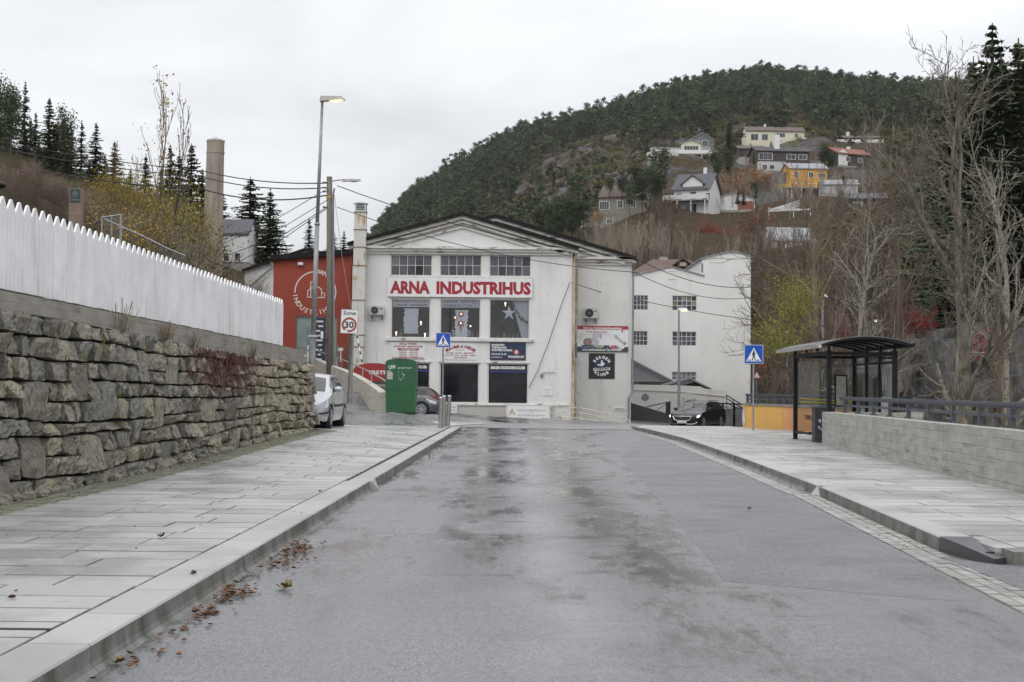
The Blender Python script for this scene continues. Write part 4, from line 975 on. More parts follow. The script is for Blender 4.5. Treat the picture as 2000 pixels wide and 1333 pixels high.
q = MB(); q.box(X1, X2 + .2, YB - .42, YB - .001, ZE2 - .02, ZE2 + .12); q.box(X1, X2 + .1, YB - .26, YB - .002, ZE2 - .18, ZE2 - .022); q.box(X1, X2 + .04, YB - .12, YB - .003, ZE2 - .34, ZE2 - .182); obj('rear_cornice', q, TRIMD, A)
q = MB(); rake(q, (ap2.x - 6, ap2.z - 1.5), (ap2.x, ap2.z + .08), .15, YB - .6, 112); rake(q, (ap2.x, ap2.z + .10), (r2.x + .05, r2.z + .12), .19, YB - .6, 112); obj('rear_roof', q, BLACKR, A)
q = MB(); x = X2 + .08; zb_ = U(1232, 765, YB).z; q.cyl((x, YB - .1, zb_), (x, YB - .1, ZE2 - .6), .06, n=8); q.tube([(x, YB - .1, ZE2 - .6), (x + .1, YB - .3, ZE2 - .2), (x + .15, YB - .5, ZE2 + .05)], .06); q.tube([(x, YB - .1, zb_), (x - .22, YB - .15, zb_ - .35), (x - .22, YB - .15, -1.2)], .055); obj('downpipe', q, GALV, A)
q = MB(); x = U(1125, 600, YB).x; q.cyl((x, YB - .08, U(1125, 672, YB).z), (x, YB - .08, U(1125, 525, YB).z), .09, n=8); q.cyl((x - .02, YB - .08, -1.0), (x - .02, YB - .08, U(1125, 705, YB).z), .06, n=8); obj('downpipe', q, RUSTP, A)
# vent grille
r = FR(1117, 670, 1127, 700, YB); q = MB(); q.box(r[0], r[1], YB - .16, YB - .001, r[2], r[3]); 
q2 = MB()
for k in range(5): x = lerp(r[0] + .04, r[1] - .04, k / 4); q2.box(x - .012, x + .012, YB - .19, YB - .161, r[2] + .04, r[3] - .04)
v = solo('vent_box', q, GALV, 'narrow grey louvred vent box in the corner left of the turbo billboard', 'vent'); o = link('louvre', q2.mesh('louvre', GREYP, False, v.location), v)
# plinth wall in front
q = MB(); a = FR(820, 792, 1075, 822, YA - .35); q.box(X0 + 1, U(1076, 800, YA).x, YA - .36, YA - .11, -1.1, a[3] - .03); q.box(X0 + .9, U(1077, 800, YA).x, YA - .42, YA - .1, a[3] - .029, a[3] + .03); obj('plinth', q, PLINTH, A)
q = MB(); p0 = U(1058, 818, YA - 1); p1 = U(1232, 829, YA - 1); q.hexa([(p0.x, 76.6, -1.4), (p1.x, 76.9, -1.5), (p1.x, 77.2, -1.5), (p0.x, 77, -1.4), (p0.x, 76.6, -.10), (p1.x, 76.9, -.50), (p1.x, 77.2, -.50), (p0.x, 77, -.10)]); obj('low_kerb_wall', q, PLINTH, A)
# antenna
q = MB(); p = U(968, 420, YB); q.cyl((p.x, YB, p.z - .2), (p.x, YB, p.z + 1.35), .02, n=6); q.cyl((p.x, YB, p.z - .3), (p.x, YB, p.z + .12), .05, n=6); obj('antenna', q, M('rust', (.13, .04, .02), .9), A)
# loose cable on the facade
q = MB(); pts = [U(1113, 552, YA - .2), U(1095, 600, YA - .15), U(1072, 668, YA - .15), U(1050, 725, YA - .15), U(1033, 758, YA - .12)]; q.tube(pts, .018, 5); obj('cable', q, BLKM, A)
q = MB(); pts = [U(1059, 731, YA - .1), U(1062, 728, YA - .1), U(1084, 728, YA - .1)]; q.tube(pts, .02, 5); q.box(pts[0].x - .1, pts[0].x + .05, YA - .15, YA - .01, pts[0].z - .15, pts[0].z + .02); obj('conduit', q, GREYP, A)

# square ventilation duct at the left corner
dx0, dx1, dz0, dz1 = FR(687, 412, 713, 760, YA - .6); dt = U(703, 397, YA - .6).z
DUCT = M('duct_paint', (.66, .655, .62), .6, (.6, .58, .52), 2, c3=(.42, .26, .07), sc3=2.0, lo3=.57, hi3=.68, st3=(2, 2, .5), world=True)
t = thing('ventilation_duct', 'tall square white duct with rusty seams at the left corner of the factory', 'duct', ((dx0 + dx1) / 2, YA - .6, 0))
xc = (dx0 + dx1) / 2; lean = .012; zj = [0.3, 2.3] + [U(700, y_, YA - .6).z for y_ in (678, 655, 587, 520, 484, 450)] + [U(700, 416, YA - .6).z]
zj = sorted(zj); hw = .32
for k in range(len(zj) - 1):
    z0, z1 = zj[k] + .015, zj[k + 1] - .015; hh = hw * (1.0 if z1 > U(700, 520, YA).z else 1.05); xo = lean * (z0 + z1) / 2 - .05; q = MB(); q.box(xc + xo - hh, xc + xo + hh, YA - .95, YA - .38, z0, z1)
    for sx in (-.2, 0, .2): q.box(xc + xo + sx - .01, xc + xo + sx + .01, YA - .962, YA - .951, z0 + .05, z1 - .05)
    obj('duct_section', q, DUCT, t)
    q = MB(); q.box(xc + xo - hh - .035, xc + xo + hh + .035, YA - .99, YA - .36, z1 + .0, z1 + .03); obj('flange', q, M('rusty_seam', (.2, .12, .05), .8), t)
z0 = zj[-1] + .015; q = MB(); xo = lean * z0 - .05; q.box(xc + xo - .30, xc + xo + .30, YA - .93, YA - .4, z0, dt - .06); obj('vent_head', q, GALVL, t)
q = MB(); 
for k in range(5): z = z0 + .12 + k * .085; q.box(xc + xo - .22, xc + xo + .22, YA - .96, YA - .931, z, z + .04)
obj('louvre', q, BLKM, t)
q = MB(); q.hexa([(xc + xo - .38, YA - 1.0, dt - .059), (xc + xo + .38, YA - 1.0, dt - .059), (xc + xo + .38, YA - .33, dt - .059), (xc + xo - .38, YA - .33, dt - .059), (xc + xo - .02, YA - .69, dt + .1), (xc + xo + .02, YA - .69, dt + .1), (xc + xo + .02, YA - .65, dt + .1), (xc + xo - .02, YA - .65, dt + .1)]); obj('cap', q, GALVL, t)

# ---------------------------------------------------------------- heat pumps
def heatpump(px0, py0, px1, py1, Y, lab, facing=1):
    r = FR(px0, py0, px1, py1, Y - .35); x0, x1, z0, z1 = r; t = thing('heat_pump', lab, 'heat pump', ((x0 + x1) / 2, Y - .3, z0)); q = MB(); q.box(x0, x1, Y - .45, Y - .12, z0, z1); obj('casing', q, M('heatpump_casing', (.55, .55, .52), .5, (.45, .45, .42), 6), t)
    c = (lerp(x0, x1, .36), (z0 + z1) / 2); rr = (z1 - z0) * .42; q = MB(); q.cyl((c[0], Y - .452, c[1]), (c[0], Y - .49, c[1]), rr, rr * .95, 20); obj('fan_guard', q, BLKM, t)
    q = MB(); 
    for k in range(3): a = rr * (.35 + .28 * k); n = 20; pts = [(c[0] + a * math.cos(2 * math.pi * i / n), Y - .50, c[1] + a * math.sin(2 * math.pi * i / n)) for i in range(n + 1)]; q.tube(pts, .006, 4)
    q.cyl((c[0], Y - .49, c[1]), (c[0], Y - .51, c[1]), rr * .22, n=10); obj('fan_rings', q, GREYP, t)
    q = MB(); q.box(lerp(x0, x1, .68), lerp(x0, x1, .92), Y - .456, Y - .4505, lerp(z0, z1, .6), lerp(z0, z1, .74)); obj('badge', q, BLUE if facing == 1 else GREYP, t)
    for fx in (.15, .85): x = lerp(x0, x1, fx); q = MB(); q.box(x - .03, x + .03, Y - .48, Y - .002, z0 - .06, z0 - .002); q.box(x - .03, x + .03, Y - .06, Y - .002, z0 - .3, z0 - .06); obj('bracket', q, GREYP, t)
    q = MB(); q.tube([(x0, Y - .2, z0 + .1), (x0 - .12, Y - .15, z0 - .1), (x0 - .05, Y - .1, z0 - .28), (lerp(x0, x1, .4), Y - .08, z0 - .3)], .025, 6); obj('pipe', q, M('pipe_wrap', (.6, .6, .58), .7), t)
heatpump(722, 598, 750, 615, YA, 'white heat pump on the factory wall left of the display windows')
heatpump(1141, 602, 1168, 622, YB, 'grey white heat pump on the set back factory wall above the turbo billboard', 0)

# ---------------------------------------------------------------- red building
YR = 84.0; RB = thing('red_building', 'dark red painted workshop with a flat sloping roof beside the white factory', 'building', (-11.5, YR, 1.5))
x0 = U(533, 600, YR).x; x1 = U(690, 600, YR).x; zl = U(533, 508, YR).z; zr = U(688, 496, YR).z
door = FR(578, 618, 637, 712, YR); door = (door[0], U(658, 660, YR).x, door[2], door[3])
q = MB(); wall_holes(q, x0, x1, 1.0, zl, YR, .3, [door]); obj('wall', q, REDW, RB)
q = MB(); q.prism([(x0, zl), (x1, zl), (x1, zr)], YR, YR + .3); q.box(x0, x0 + .3, YR + .3, 100, .5, zl); obj('upper_wall', q, REDW, RB)
q = MB(); rake(q, (x0 - .15, zl + .25), (x1 + .1, zr + .28), .30, YR - .35, 100); obj('roof', q, BLACKR, RB)
PAN = M('door_film', (.27, .34, .32), .3, (.22, .28, .27), 1.5); NV = M('door_navy', (.03, .04, .07), .3)
q = MB(); q.box(door[0], door[1], YR + .1, YR + .14, door[2], door[3]); obj('glazed_front', q, PAN, RB)
q = MB(); a = lerp(door[0], door[1], .44); b2 = lerp(door[0], door[1], .72); q.box(a, b2, YR + .08, YR + .098, door[2], door[3]); obj('dark_banner', q, NV, RB)
q = MB()
for v in (0, .42, .74, 1): x = lerp(door[0], door[1], v); q.box(x - .04, x + .04, YR + .04, YR + .079, door[2], door[3])
q.box(door[0], door[1], YR + .04, YR + .079, door[3] - .08, door[3]); obj('door_frame', q, GREYP, RB)
q = MB(); rr = random.Random(2)
for k in range(9): z = door[3] - .35 - k * .28; q.box(a + .12 + .1 * (k % 2), a + .34 + rr.uniform(0, .2), YR + .07, YR + .0795, z, z + .10)
obj('directory_text', q, PLATEW, RB)
tm = MB(); text_mb(tm, 'Velkommen', 0, 0, 0, .13, 1.1, .01); zb2 = door[2] + .5; tm.v = [(door[0] + .75 - v[2], YR + .06, zb2 + 1.2 + v[0]) for v in tm.v]; obj('lettering', tm, GREYP, RB)
# emblem: broken circle, words along it and a little factory outline
ec = U(616, 571, YR); er = 40 * YR / FPX; EM = M('emblem_white', (.72, .66, .62), .6); y = YR - .012
q = MB()
def arc(a0, a1, rad, wd):
    n = max(4, int(abs(a1 - a0) / 4))
    for i in range(n):
        t0, t1 = R(lerp(a0, a1, i / n)), R(lerp(a0, a1, (i + 1) / n)); P = [(ec.x + math.sin(t) * (rad + e), y, ec.z + math.cos(t) * (rad + e)) for t in (t0, t1) for e in (-wd / 2, wd / 2)]
        q.add([P[0], P[2], P[3], P[1]], [(0, 1, 2, 3)])
arc(-92, -3, er, .07); arc(48, 118, er, .07)
text_arc(q, 'ARNA', ec.x, y, ec.z, er, .27, 8, 40, False, .02); text_arc(q, 'INDUSTRIHUS', ec.x, y, ec.z, er, .27, -100, -236, True, .02)
def ln(p, w_=.05):
    for i in range(len(p) - 1):
        a = U(*p[i], YR); c = U(*p[i + 1], YR); q.bar((a.x, y, a.z), (c.x, y, c.z), w_, .012, (0, 1, 0))
ln([(601, 581), (634, 582)]); ln([(601, 581), (601, 568), (607, 564)]); ln([(607, 581), (607, 551), (611.5, 551)]); ln([(611.5, 551), (611.5, 561)]); ln([(608, 564), (614, 557), (628, 565), (628, 581)]); ln([(628, 571), (634, 574), (634, 582)]); ln([(613, 557), (613, 581)])
o = obj('emblem', q, EM, RB)
q = MB(); c = U(588, 516, YR); q.box(c.x - .15, c.x + .15, YR - .25, YR - .001, c.z - .08, c.z + .08); obj('wall_lamp', q, PLATEW, RB)
q = MB(); q.cyl((x1 - .15, YR - .1, 1.5), (x1 - .15, YR - .1, zr - .1), .06, n=8); q.tube([(x1 - .15, YR - .1, zr - .1), (x1 - .5, YR - .2, zr + .15)], .06); obj('downpipe', q, REDW, RB)
# pale gabled annex and white cottage behind, at left
YG = 104.0; GA = thing('gabled_annex', 'pale rendered gable wall with a dark verge left of the red building', 'building', (-19, YG, 2))
p = [U(478, 600, YG), U(540, 600, YG), U(540, 505, YG), U(524, 511, YG), U(478, 527, YG)]
q = MB(); q.prism([(p[0].x, -1), (U(620, 600, YG).x, -1), (U(620, 600, YG).x, U(600, 488, YG).z), (U(598, 488, YG).x, U(598, 489, YG).z), (p[3].x, p[3].z), (p[4].x, p[4].z)], YG, YG + 8); obj('wall', q, WALLC, GA)
q = MB(); rake(q, (U(474, 530, YG).x, U(474, 527, YG).z), (U(598, 487, YG).x, U(598, 485, YG).z), .18, YG - .4, YG + 8.2); rake(q, (U(598, 487, YG).x, U(598, 485, YG).z), (U(640, 487, YG).x, U(640, 495, YG).z), .18, YG - .4, YG + 8.2); obj('roof', q, BLACKR, GA)
q = MB(); q.tube([U(530, 512, YG - .3), U(532, 522, YG - .3), U(490, 558, YG - .3), U(480, 570, YG - .3)], .08, 7); obj('downpipe', q, GREYP, GA)

# tall brick chimney
YC = 112.0; c = U(411, 530, YC); zt = U(414, 276, YC).z; k = YC / FPX
t = thing('factory_chimney', 'tall round rendered factory chimney with a small metal cap', 'chimney', (c.x, YC, 2)); CH = M('chimney_render', (.30, .25, .20), .85, (.38, .33, .28), .6, c3=(.17, .15, .12), sc3=.8, st3=(1, 1, .12), lo3=.5, hi3=.68, bump=.4, bsc=6, world=True)
q = MB(); zs = np.linspace(0, zt - 1.0, 9)
for i in range(8): r0 = lerp(22.5, 16.6, zs[i] / zt) * k; r1 = lerp(22.5, 16.6, zs[i + 1] / zt) * k; xa = c.x + .02 * zs[i]; q.cyl((c.x + .012 * zs[i], YC, zs[i]), (c.x + .012 * zs[i + 1], YC, zs[i + 1]), r0, r1, 28, cap=False)
obj('shaft', q, CH, t, smooth=True)
xt = c.x + .012 * zt; q = MB(); q.cyl((xt, YC, zt - 1.0), (xt, YC, zt - .85), 17.6 * k, 17.6 * k, 28); q.cyl((xt, YC, zt - .85), (xt, YC, zt - .05), 16.8 * k, 17 * k, 28); obj('collar', q, CH, t)
q = MB(); q.cyl((xt, YC, zt - .05), (xt, YC, zt + .05), 18.4 * k, 18.4 * k, 8); q.cyl((xt, YC, zt + .05), (xt, YC, zt + .32), 18.2 * k, .05, 8); obj('cap', q, M('lead_cap', (.35, .34, .32), .5), t)
q = MB(); q.cyl((xt + .50, YC - .52, 1), (xt + .42, YC - .5, zt), .015, n=5); obj('lightning_rod', q, BLKM, t)

# ---------------------------------------------------------------- white building, right
YW = 100.0; WB = thing('white_warehouse', 'big white rendered building of several floors with small paned windows right of the factory', 'building', (13, YW, -2))
xl = U(1228, 650, YW).x; xr = U(1466, 650, YW).x
wins = [FR(1236, 577, 1266, 606, YW), FR(1313, 578, 1361, 607, YW), FR(1235, 647, 1265, 675, YW), FR(1313, 648, 1360, 676, YW), FR(1234, 725, 1265, 741, YW), FR(1312, 727, 1360, 743, YW)]
zt = U(1340, 545, YW).z
q = MB(); wall_holes(q, xl, xr, -3.5, zt, YW, .4, wins); obj('wall', q, WALLC, WB)
P = lambda x, y: (U(x, y, YW).x, U(x, y, YW).z)
q = MB(); q.prism([(xl, zt), (xr, zt), (xr, P(1467, 502)[1]), P(1462, 499), P(1452, 495.5), P(1436, 492.5), P(1422, 492.6), P(1396, 498), P(1371, 505), P(1371, 538.5), P(1311, 521.5), (xl, P(1236, 537)[1])], YW, YW + 12); obj('gable', q, WALLC, WB)
q = MB(); q.box(xr - .4, xr, YW + .4, YW + 12, -3.5, zt); obj('side_wall', q, WALLC, WB)
q = MB()
for a, c_ in (((1228, 538.5), (1311, 519.8)), ((1311, 519.8), (1376, 538)), ((1366, 505.5), (1396, 497)), ((1396, 497), (1422, 491.4)), ((1422, 491.4), (1437, 491.2)), ((1437, 491.2), (1453, 494.2)), ((1453, 494.2), (1468.5, 501.5))):
    rake(q, P(*a), P(*c_), .07, YW - .12, YW + 12)
obj('verge', q, GALV, WB)
cfg = [(4, 3), (5, 3), (4, 3), (5, 3), (4, 2), (5, 2)]; WG = [GLASSB, M('warm_pane', (.16, .12, .085), .3), GLASSB, M('pale_pane2', (.22, .215, .2), .3), GLASSD]
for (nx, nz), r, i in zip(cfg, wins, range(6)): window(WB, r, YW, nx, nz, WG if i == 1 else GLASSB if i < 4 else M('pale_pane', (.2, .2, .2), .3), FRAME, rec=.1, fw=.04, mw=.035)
r = FR(1370, 515, 1375, 533, YW); q = MB(); q.box(r[0] - .01, r[0] + .12, YW - .02, YW - .004, r[2], r[3]); obj('slit_window', q, GREYP, WB)
r = FR(1305, 530, 1318, 546, YW); q = MB(); q.box(r[0], r[1], YW - .05, YW - .002, r[2], r[2] + .06); q.box(r[0], r[0] + .06, YW - .05, YW - .002, r[2] + .061, r[3]); q.box(r[1] - .06, r[1], YW - .05, YW - .002, r[2] + .061, r[3]); q.box(r[0] , r[1], YW - .05, YW - .002, r[3] + .001, r[3] + .06); obj('blind_hatch', q, WALLC, WB)
# lower annex in front of it
YN = 95.0; AN = thing('low_annex', 'low grey rendered annex with a round topped hatch in front of the white building', 'building', (12, YN, -2)); P = lambda x, y, Y=YN: (U(x, y, Y).x, U(x, y, Y).z)
q = MB(); q.prism([(P(1226, 0)[0], -3), (P(1420, 0)[0], -3), P(1420, 774), P(1420, 765), P(1330, 753.5), P(1226, 751)], YN, YN + 4); obj('wall', q, WALLB, AN)
q = MB(); rake(q, P(1226, 760.5), P(1330, 765), .06, YN - .06, YN - .001); rake(q, P(1330, 765), P(1420, 774.5), .06, YN - .06, YN - .001); obj('string_course', q, PLINTH, AN)
q = MB(); q.prism([P(1226, 700), P(1226, 745), P(1320, 746)][::1], YN + 4.01, YN + 4.5); rake(q, P(1230, 700, YN + 4), P(1320, 746.5, YN + 4), .12, YN + 3.7, YN + 4.9); obj('sloping_roof', q, GREYP, AN)
q = MB(); q.prism([P(1300, 750, YN + 2), P(1385, 756, YN + 2), P(1350, 739, YN + 2), P(1344, 739, YN + 2)], YN + 2, YN + 4.3); obj('small_gable_roof', q, BLACKR, AN)
q = MB()
for a, c_ in (((1296, 751), (1347, 738)), ((1347, 738), (1389, 758))): rake(q, P(*a, YN + 1.8), P(*c_, YN + 1.8), .10, YN + 1.7, YN + 4.4)
for k in range(4): rake(q, P(1305 + k * 9, 751.5, YN + 1.9), P(1345 + k * 3, 741 + k * 1.5, YN + 1.9), .05, YN + 1.85, YN + 1.95)
obj('ribs', q, GREYP, AN)
c = P(1346, 780); q = MB(); n = 12; q.prism([(c[0] + math.cos(math.pi * i / n) * .42, c[1] + math.sin(math.pi * i / n) * .42) for i in range(n + 1)], YN - .1, YN - .001); obj('round_arch', q, PLINTH, AN)
r = FR(1335, 778, 1357, 790, YN); q = MB(); q.box(r[0], r[1], YN - .25, YN - .101, r[2], r[3]); obj('hatch_box', q, PLINTH, AN)
c = P(1260, 776.5); q = MB(); n = 14; rr = random.Random(4); q.prism([(c[0] + math.cos(2 * math.pi * i / n) * .28 * rr.uniform(.85, 1.1), c[1] + math.sin(2 * math.pi * i / n) * .26 * rr.uniform(.85, 1.1)) for i in range(n)], YN - .012, YN - .001); obj('round_patch', q, M('grey_patch', (.2, .2, .19), .9), AN)
q = MB()
for a, c_ in (((1418, 771), (1450, 790)), ((1420, 778), (1450, 797)), ((1420, 786), (1445, 800))): rake(q, P(*a, YN - 1), P(*c_, YN - 1), .09, YN - 1.1, YN - 1)
for xx in (1419, 1432, 1446): q.bar((P(xx, 780, YN - 1)[0], YN - 1.05, P(xx, 812)[1]), (P(xx, 780, YN - 1)[0], YN - 1.05, P(xx, 773 + (xx - 1418) * .6, YN - 1)[1]), .05)
obj('stair_rail', q, RAILD, AN)
# dark corrugated lean-to
YL = 88.0; P = lambda x, y, Y=YL: (U(x, y, Y).x, U(x, y, Y).z); LT = thing('lean_to', 'dark corrugated lean to shelter sloping down beside the factory corner', 'shed', (9, YL, -1.5)); CORR = M('corrugated_dark', (.035, .04, .04), .6, (.06, .065, .06), 3)
N_ = 9
for k in range(N_):
    q = MB(); a0 = lerp(786, 819, k / N_); a1 = lerp(811, 826, k / N_); p = P(1229, a0); p2 = P(1312, a1); e = U(1229, a0, YL - k * .0); rake(q, (p[0], p[1]), (p2[0], p2[1]), .10, YL - .15 * k, YL - .15 * k + .12); obj('roof_sheet', q, CORR, LT)
q = MB(); rake(q, P(1229, 820), P(1312, 827), .12, YL - 1.6, YL - 1.4); rake(q, P(1229, 828), P(1300, 832), .08, YL - 1.6, YL - 1.4); obj('front_rail', q, GREYP, LT)
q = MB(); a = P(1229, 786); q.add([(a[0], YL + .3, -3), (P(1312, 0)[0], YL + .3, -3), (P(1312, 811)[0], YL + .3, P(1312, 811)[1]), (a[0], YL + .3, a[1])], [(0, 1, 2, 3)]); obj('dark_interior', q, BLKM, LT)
q = MB(); b_ = P(1305, 786); q.bar((b_[0], YL, -2.5), (b_[0], YL, b_[1]), .28, .2, (0, 1, 0)); rake(q, P(1262, 794), P(1310, 784), .06, YL - .05, YL); rake(q, P(1283, 801), P(1304, 787), .04, YL - .05, YL); obj('frame', q, BLKM, LT)
# dark low wall with dark rail behind the estate car
DW = thing('dark_wall', 'dark concrete parapet with a black rail behind the black estate car', 'wall', (12, 86, -1)); YD = 86; q = MB(); r = FR(1395, 800, 1452, 834, YD); q.box(r[0], r[1] + 1.5, YD, YD + .3, -2, r[3]); obj('panel', q, M('dark_concrete', (.13, .13, .13), .85, (.08, .08, .08), 2, world=True), DW)
q = MB(); P = lambda x, y, Y=YD: (U(x, y, Y).x, U(x, y, Y).z); rake(q, P(1340, 784), P(1455, 789), .08, YD, YD + .12); rake(q, P(1380, 794), P(1455, 795), .05, YD, YD + .08); obj('rail', q, BLK, DW)
for xx in (1412, 1434): q = MB(); a = P(xx, 788); q.box(a[0] - .06, a[0] + .06, YD, YD + .1, -1, a[1]); obj('post', q, BLK, DW)
# brown roofed house behind the white building
YH = 125.0; P = lambda x, y, Y=YH: (U(x, y, Y).x, U(x, y, Y).z); BH = thing('brown_roofed_house', 'house with a brown tiled hip roof and small wooden dormer rising behind the white building', 'house', (15, YH, 3)); TILE = M('brown_tiles', (.10, .065, .05), .85, (.14, .09, .07), 1.5, world=True, bump=.4, bsc=5)
q = MB(); a0, a1 = P(1232, 540)[0], P(1385, 540)[0]; zb = P(1300, 533)[1]; zt = P(1310, 499)[1]; q.add([(a0, YH, zb), (a1, YH, zb), (a1, YH + 8, zb), (a0, YH + 8, zb), (a0 + 2.3, YH + 4, zt), (a1 - 1.3, YH + 4, zt)], [(0, 1, 5, 4), (1, 2, 5), (2, 3, 4, 5), (3, 0, 4)]); obj('roof', q, TILE, BH)
q = MB(); q.box(a0 + .4, a1 - .4, YH + .4, YH + 7.6, zb - 6, zb - .01); obj('wall', q, M('brown_boards', (.11, .06, .04), .8, (.16, .09, .06), 3), BH)
d0, d1 = P(1326, 0)[0], P(1350, 0)[0]; dz = P(1338, 521)[1]; dm = P(1338, 511)[1]; dt_ = P(1338, 503)[1]; q = MB(); q.prism([(d0, dz), (d1, dz), (d1, dm), ((d0 + d1) / 2, dt_ - .1), (d0, dm)], YH + .6, YH + 4); obj('dormer', q, MATS['brown_boards'], BH)
q = MB(); mx = (d0 + d1) / 2; rake(q, (d0 - .25, dm - .15), (mx, dt_ + .05), .14, YH + .3, YH + 4.2); rake(q, (mx, dt_ + .05), (d1 + .25, dm - .15), .14, YH + .3, YH + 4.2); obj('dormer_roof', q, TILE, BH)
q = MB(); q.box(mx - .3, mx + .3, YH + .55, YH + .599, dz + .1, dm - .02); obj('window', q, FRAMEG, BH)
cx, cz = P(1305, 497); q = MB(); q.box(cx - .35, cx + .35, YH + 3.6, YH + 4.4, zt - .6, cz + .1); obj('chimney', q, M('chimney_plaster', (.35, .32, .28), .9), BH)
# ================================================================ SIGN BOARDS ON THE FACTORY
def board(px, Y, mat, name, label, cat='sign', th=.03, out=.02):
    r = FR(*px, Y); q = MB(); t = thing(name, label, cat, ((r[0] + r[1]) / 2, Y - out, r[2])); q.box(r[0], r[1], Y - out - th, Y - out, r[2], r[3]); obj('board', q, mat, t)
    return t, r, Y - out - th - .004
def ly(r, f): return lerp(r[3], r[2], f)          # z at a fraction down the board
def lx(r, f): return lerp(r[0], r[1], f)
def letters(t, y, rows, mat, nm='lettering'):
    q = MB()
    for s, x, z, h, w_, bold, al in rows: text_mb(q, s, x, y, z, h, w_, bold, al)
    return obj(nm, q, mat, t)
t, r, y = board((757, 545, 1040, 581), YA, PLATEW, 'name_board', 'long white board with big red ARNA INDUSTRIHUS letters across the factory front', out=.10)
hh = (r[3] - r[2]); letters(t, y, [('ARNA', lx(r, .017), ly(r, .80), hh * .60, (r[1] - r[0]) * .277, .052, 'L'), ('INDUSTRIHUS', lx(r, .338), ly(r, .80), hh * .60, (r[1] - r[0]) * .652, .052, 'L')], REDP)
H_ = r[3] - r[2]; W_ = r[1] - r[0]
t, r, y = board((763, 669, 831, 702, ), YA, PLATEW, 'shop_sign', 'white sign with opening hours in red and a red bar, under the left display window'); h = r[3] - r[2]; w = r[1] - r[0]
DKR = M('dark_red_print', (.25, .03, .03), .5)
letters(t, y, [('ARNA TEPPER', lx(r, .5), ly(r, .15), h * .10, w * .52, .03, 'C'), ('CORONET MADRASSER', lx(r, .5), ly(r, .30), h * .10, w * .86, .03, 'C')] + [(a, lx(r, .24), ly(r, .535 + k * .115), h * .065, w * .22, .03, 'L') for k, a in enumerate(('MAN-ONS', 'TORSDAG', 'FREDAG', 'LØRDAG'))] + [(a, lx(r, .54), ly(r, .535 + k * .115), h * .065, w * .24, .03, 'L') for k, a in enumerate(('10.00-16.30', '10.00-19.00', '10.00-16.30', '10.00-15.00'))], DKR)
q = MB(); q.box(lx(r, .2), lx(r, .82), y - .002, y, ly(r, .45), ly(r, .355)); q.box(lx(r, .05), lx(r, .95), y - .002, y, ly(r, .97), ly(r, .89)); obj('red_bar', q, REDP, t)
letters(t, y - .004, [('ÅPNINGSTIDER', lx(r, .51), ly(r, .435), h * .055, w * .42, .02, 'C'), ('INNGANG RUNDT HJØRNET & PARKERING', lx(r, .5), ly(r, .955), h * .045, w * .84, .02, 'C')], PLATEW, 'bar_lettering')
t, r, y = board((866, 669.5, 933, 703), YA, PLATEW, 'shop_sign', 'white sign with arched red gift shop lettering under the middle display window'); h = r[3] - r[2]; w = r[1] - r[0]
q = MB(); text_arc(q, 'ARNA GAVER & INTERIØR', lx(r, .5), y, ly(r, 1.75), h * 1.52, h * .17, -33, 33, False, .03); obj('arched_lettering', q, REDP, t)
letters(t, y, [('DYNER - PUTER - SENGETØY', lx(r, .5), ly(r, .66), h * .085, w * .80, .02, 'C'), ('QUILTE STOFF - DUKER - PLEDD', lx(r, .5), ly(r, .79), h * .085, w * .92, .02, 'C'), ('SMÅ MØBLER', lx(r, .5), ly(r, .92), h * .085, w * .38, .02, 'C')], DKR)
q = MB(); q.sphere((lx(r, .48), y, ly(r, .44)), w * .13, .003, h * .02, 12, 6); obj('swash', q, GREYP, t)
t, r, y = board((957, 669.5, 1027, 704), YA, NAVY, 'shop_sign', 'dark navy sign with white lettering and red emblem under the right display window'); h = r[3] - r[2]; w = r[1] - r[0]
letters(t, y, [('SNEKKERI', lx(r, .04), ly(r, .19), h * .10, w * .36, .05, 'L'), ('TREFELLING', lx(r, .04), ly(r, .34), h * .10, w * .42, .05, 'L'), ('TOMTERYDDING', lx(r, .04), ly(r, .49), h * .10, w * .58, .05, 'L'), ('Tlf: 99 57 33 39', lx(r, .04), ly(r, .71), h * .09, w * .42, .04, 'L'), ('moldeklev.no', lx(r, .04), ly(r, .86), h * .06, w * .30, .03, 'L'), ('MOLDEKLEV', lx(r, .51), ly(r, .86), h * .115, w * .45, .04, 'L')], PLATEW)
q = MB(); c = (lx(r, .735), ly(r, .54)); q.cyl((c[0], y + .002, c[1]), (c[0], y - .004, c[1]), h * .155, n=20); obj('emblem_disc', q, M('emblem_red', (.5, .12, .08), .5), t)
q = MB(); vs = [(c[0] + math.cos(math.pi * i / 5 + math.pi / 2) * h * (.12 if i % 2 == 0 else .05), y - .006, c[1] + math.sin(math.pi * i / 5 + math.pi / 2) * h * (.12 if i % 2 == 0 else .05)) for i in range(10)]; q.add(vs, [tuple(range(10))]); obj('emblem_star', q, PLATEW, t)
q = MB(); q.box(lx(r, .04), lx(r, .96), y - .002, y, ly(r, .945), ly(r, .935)); obj('rule', q, REDP, t)
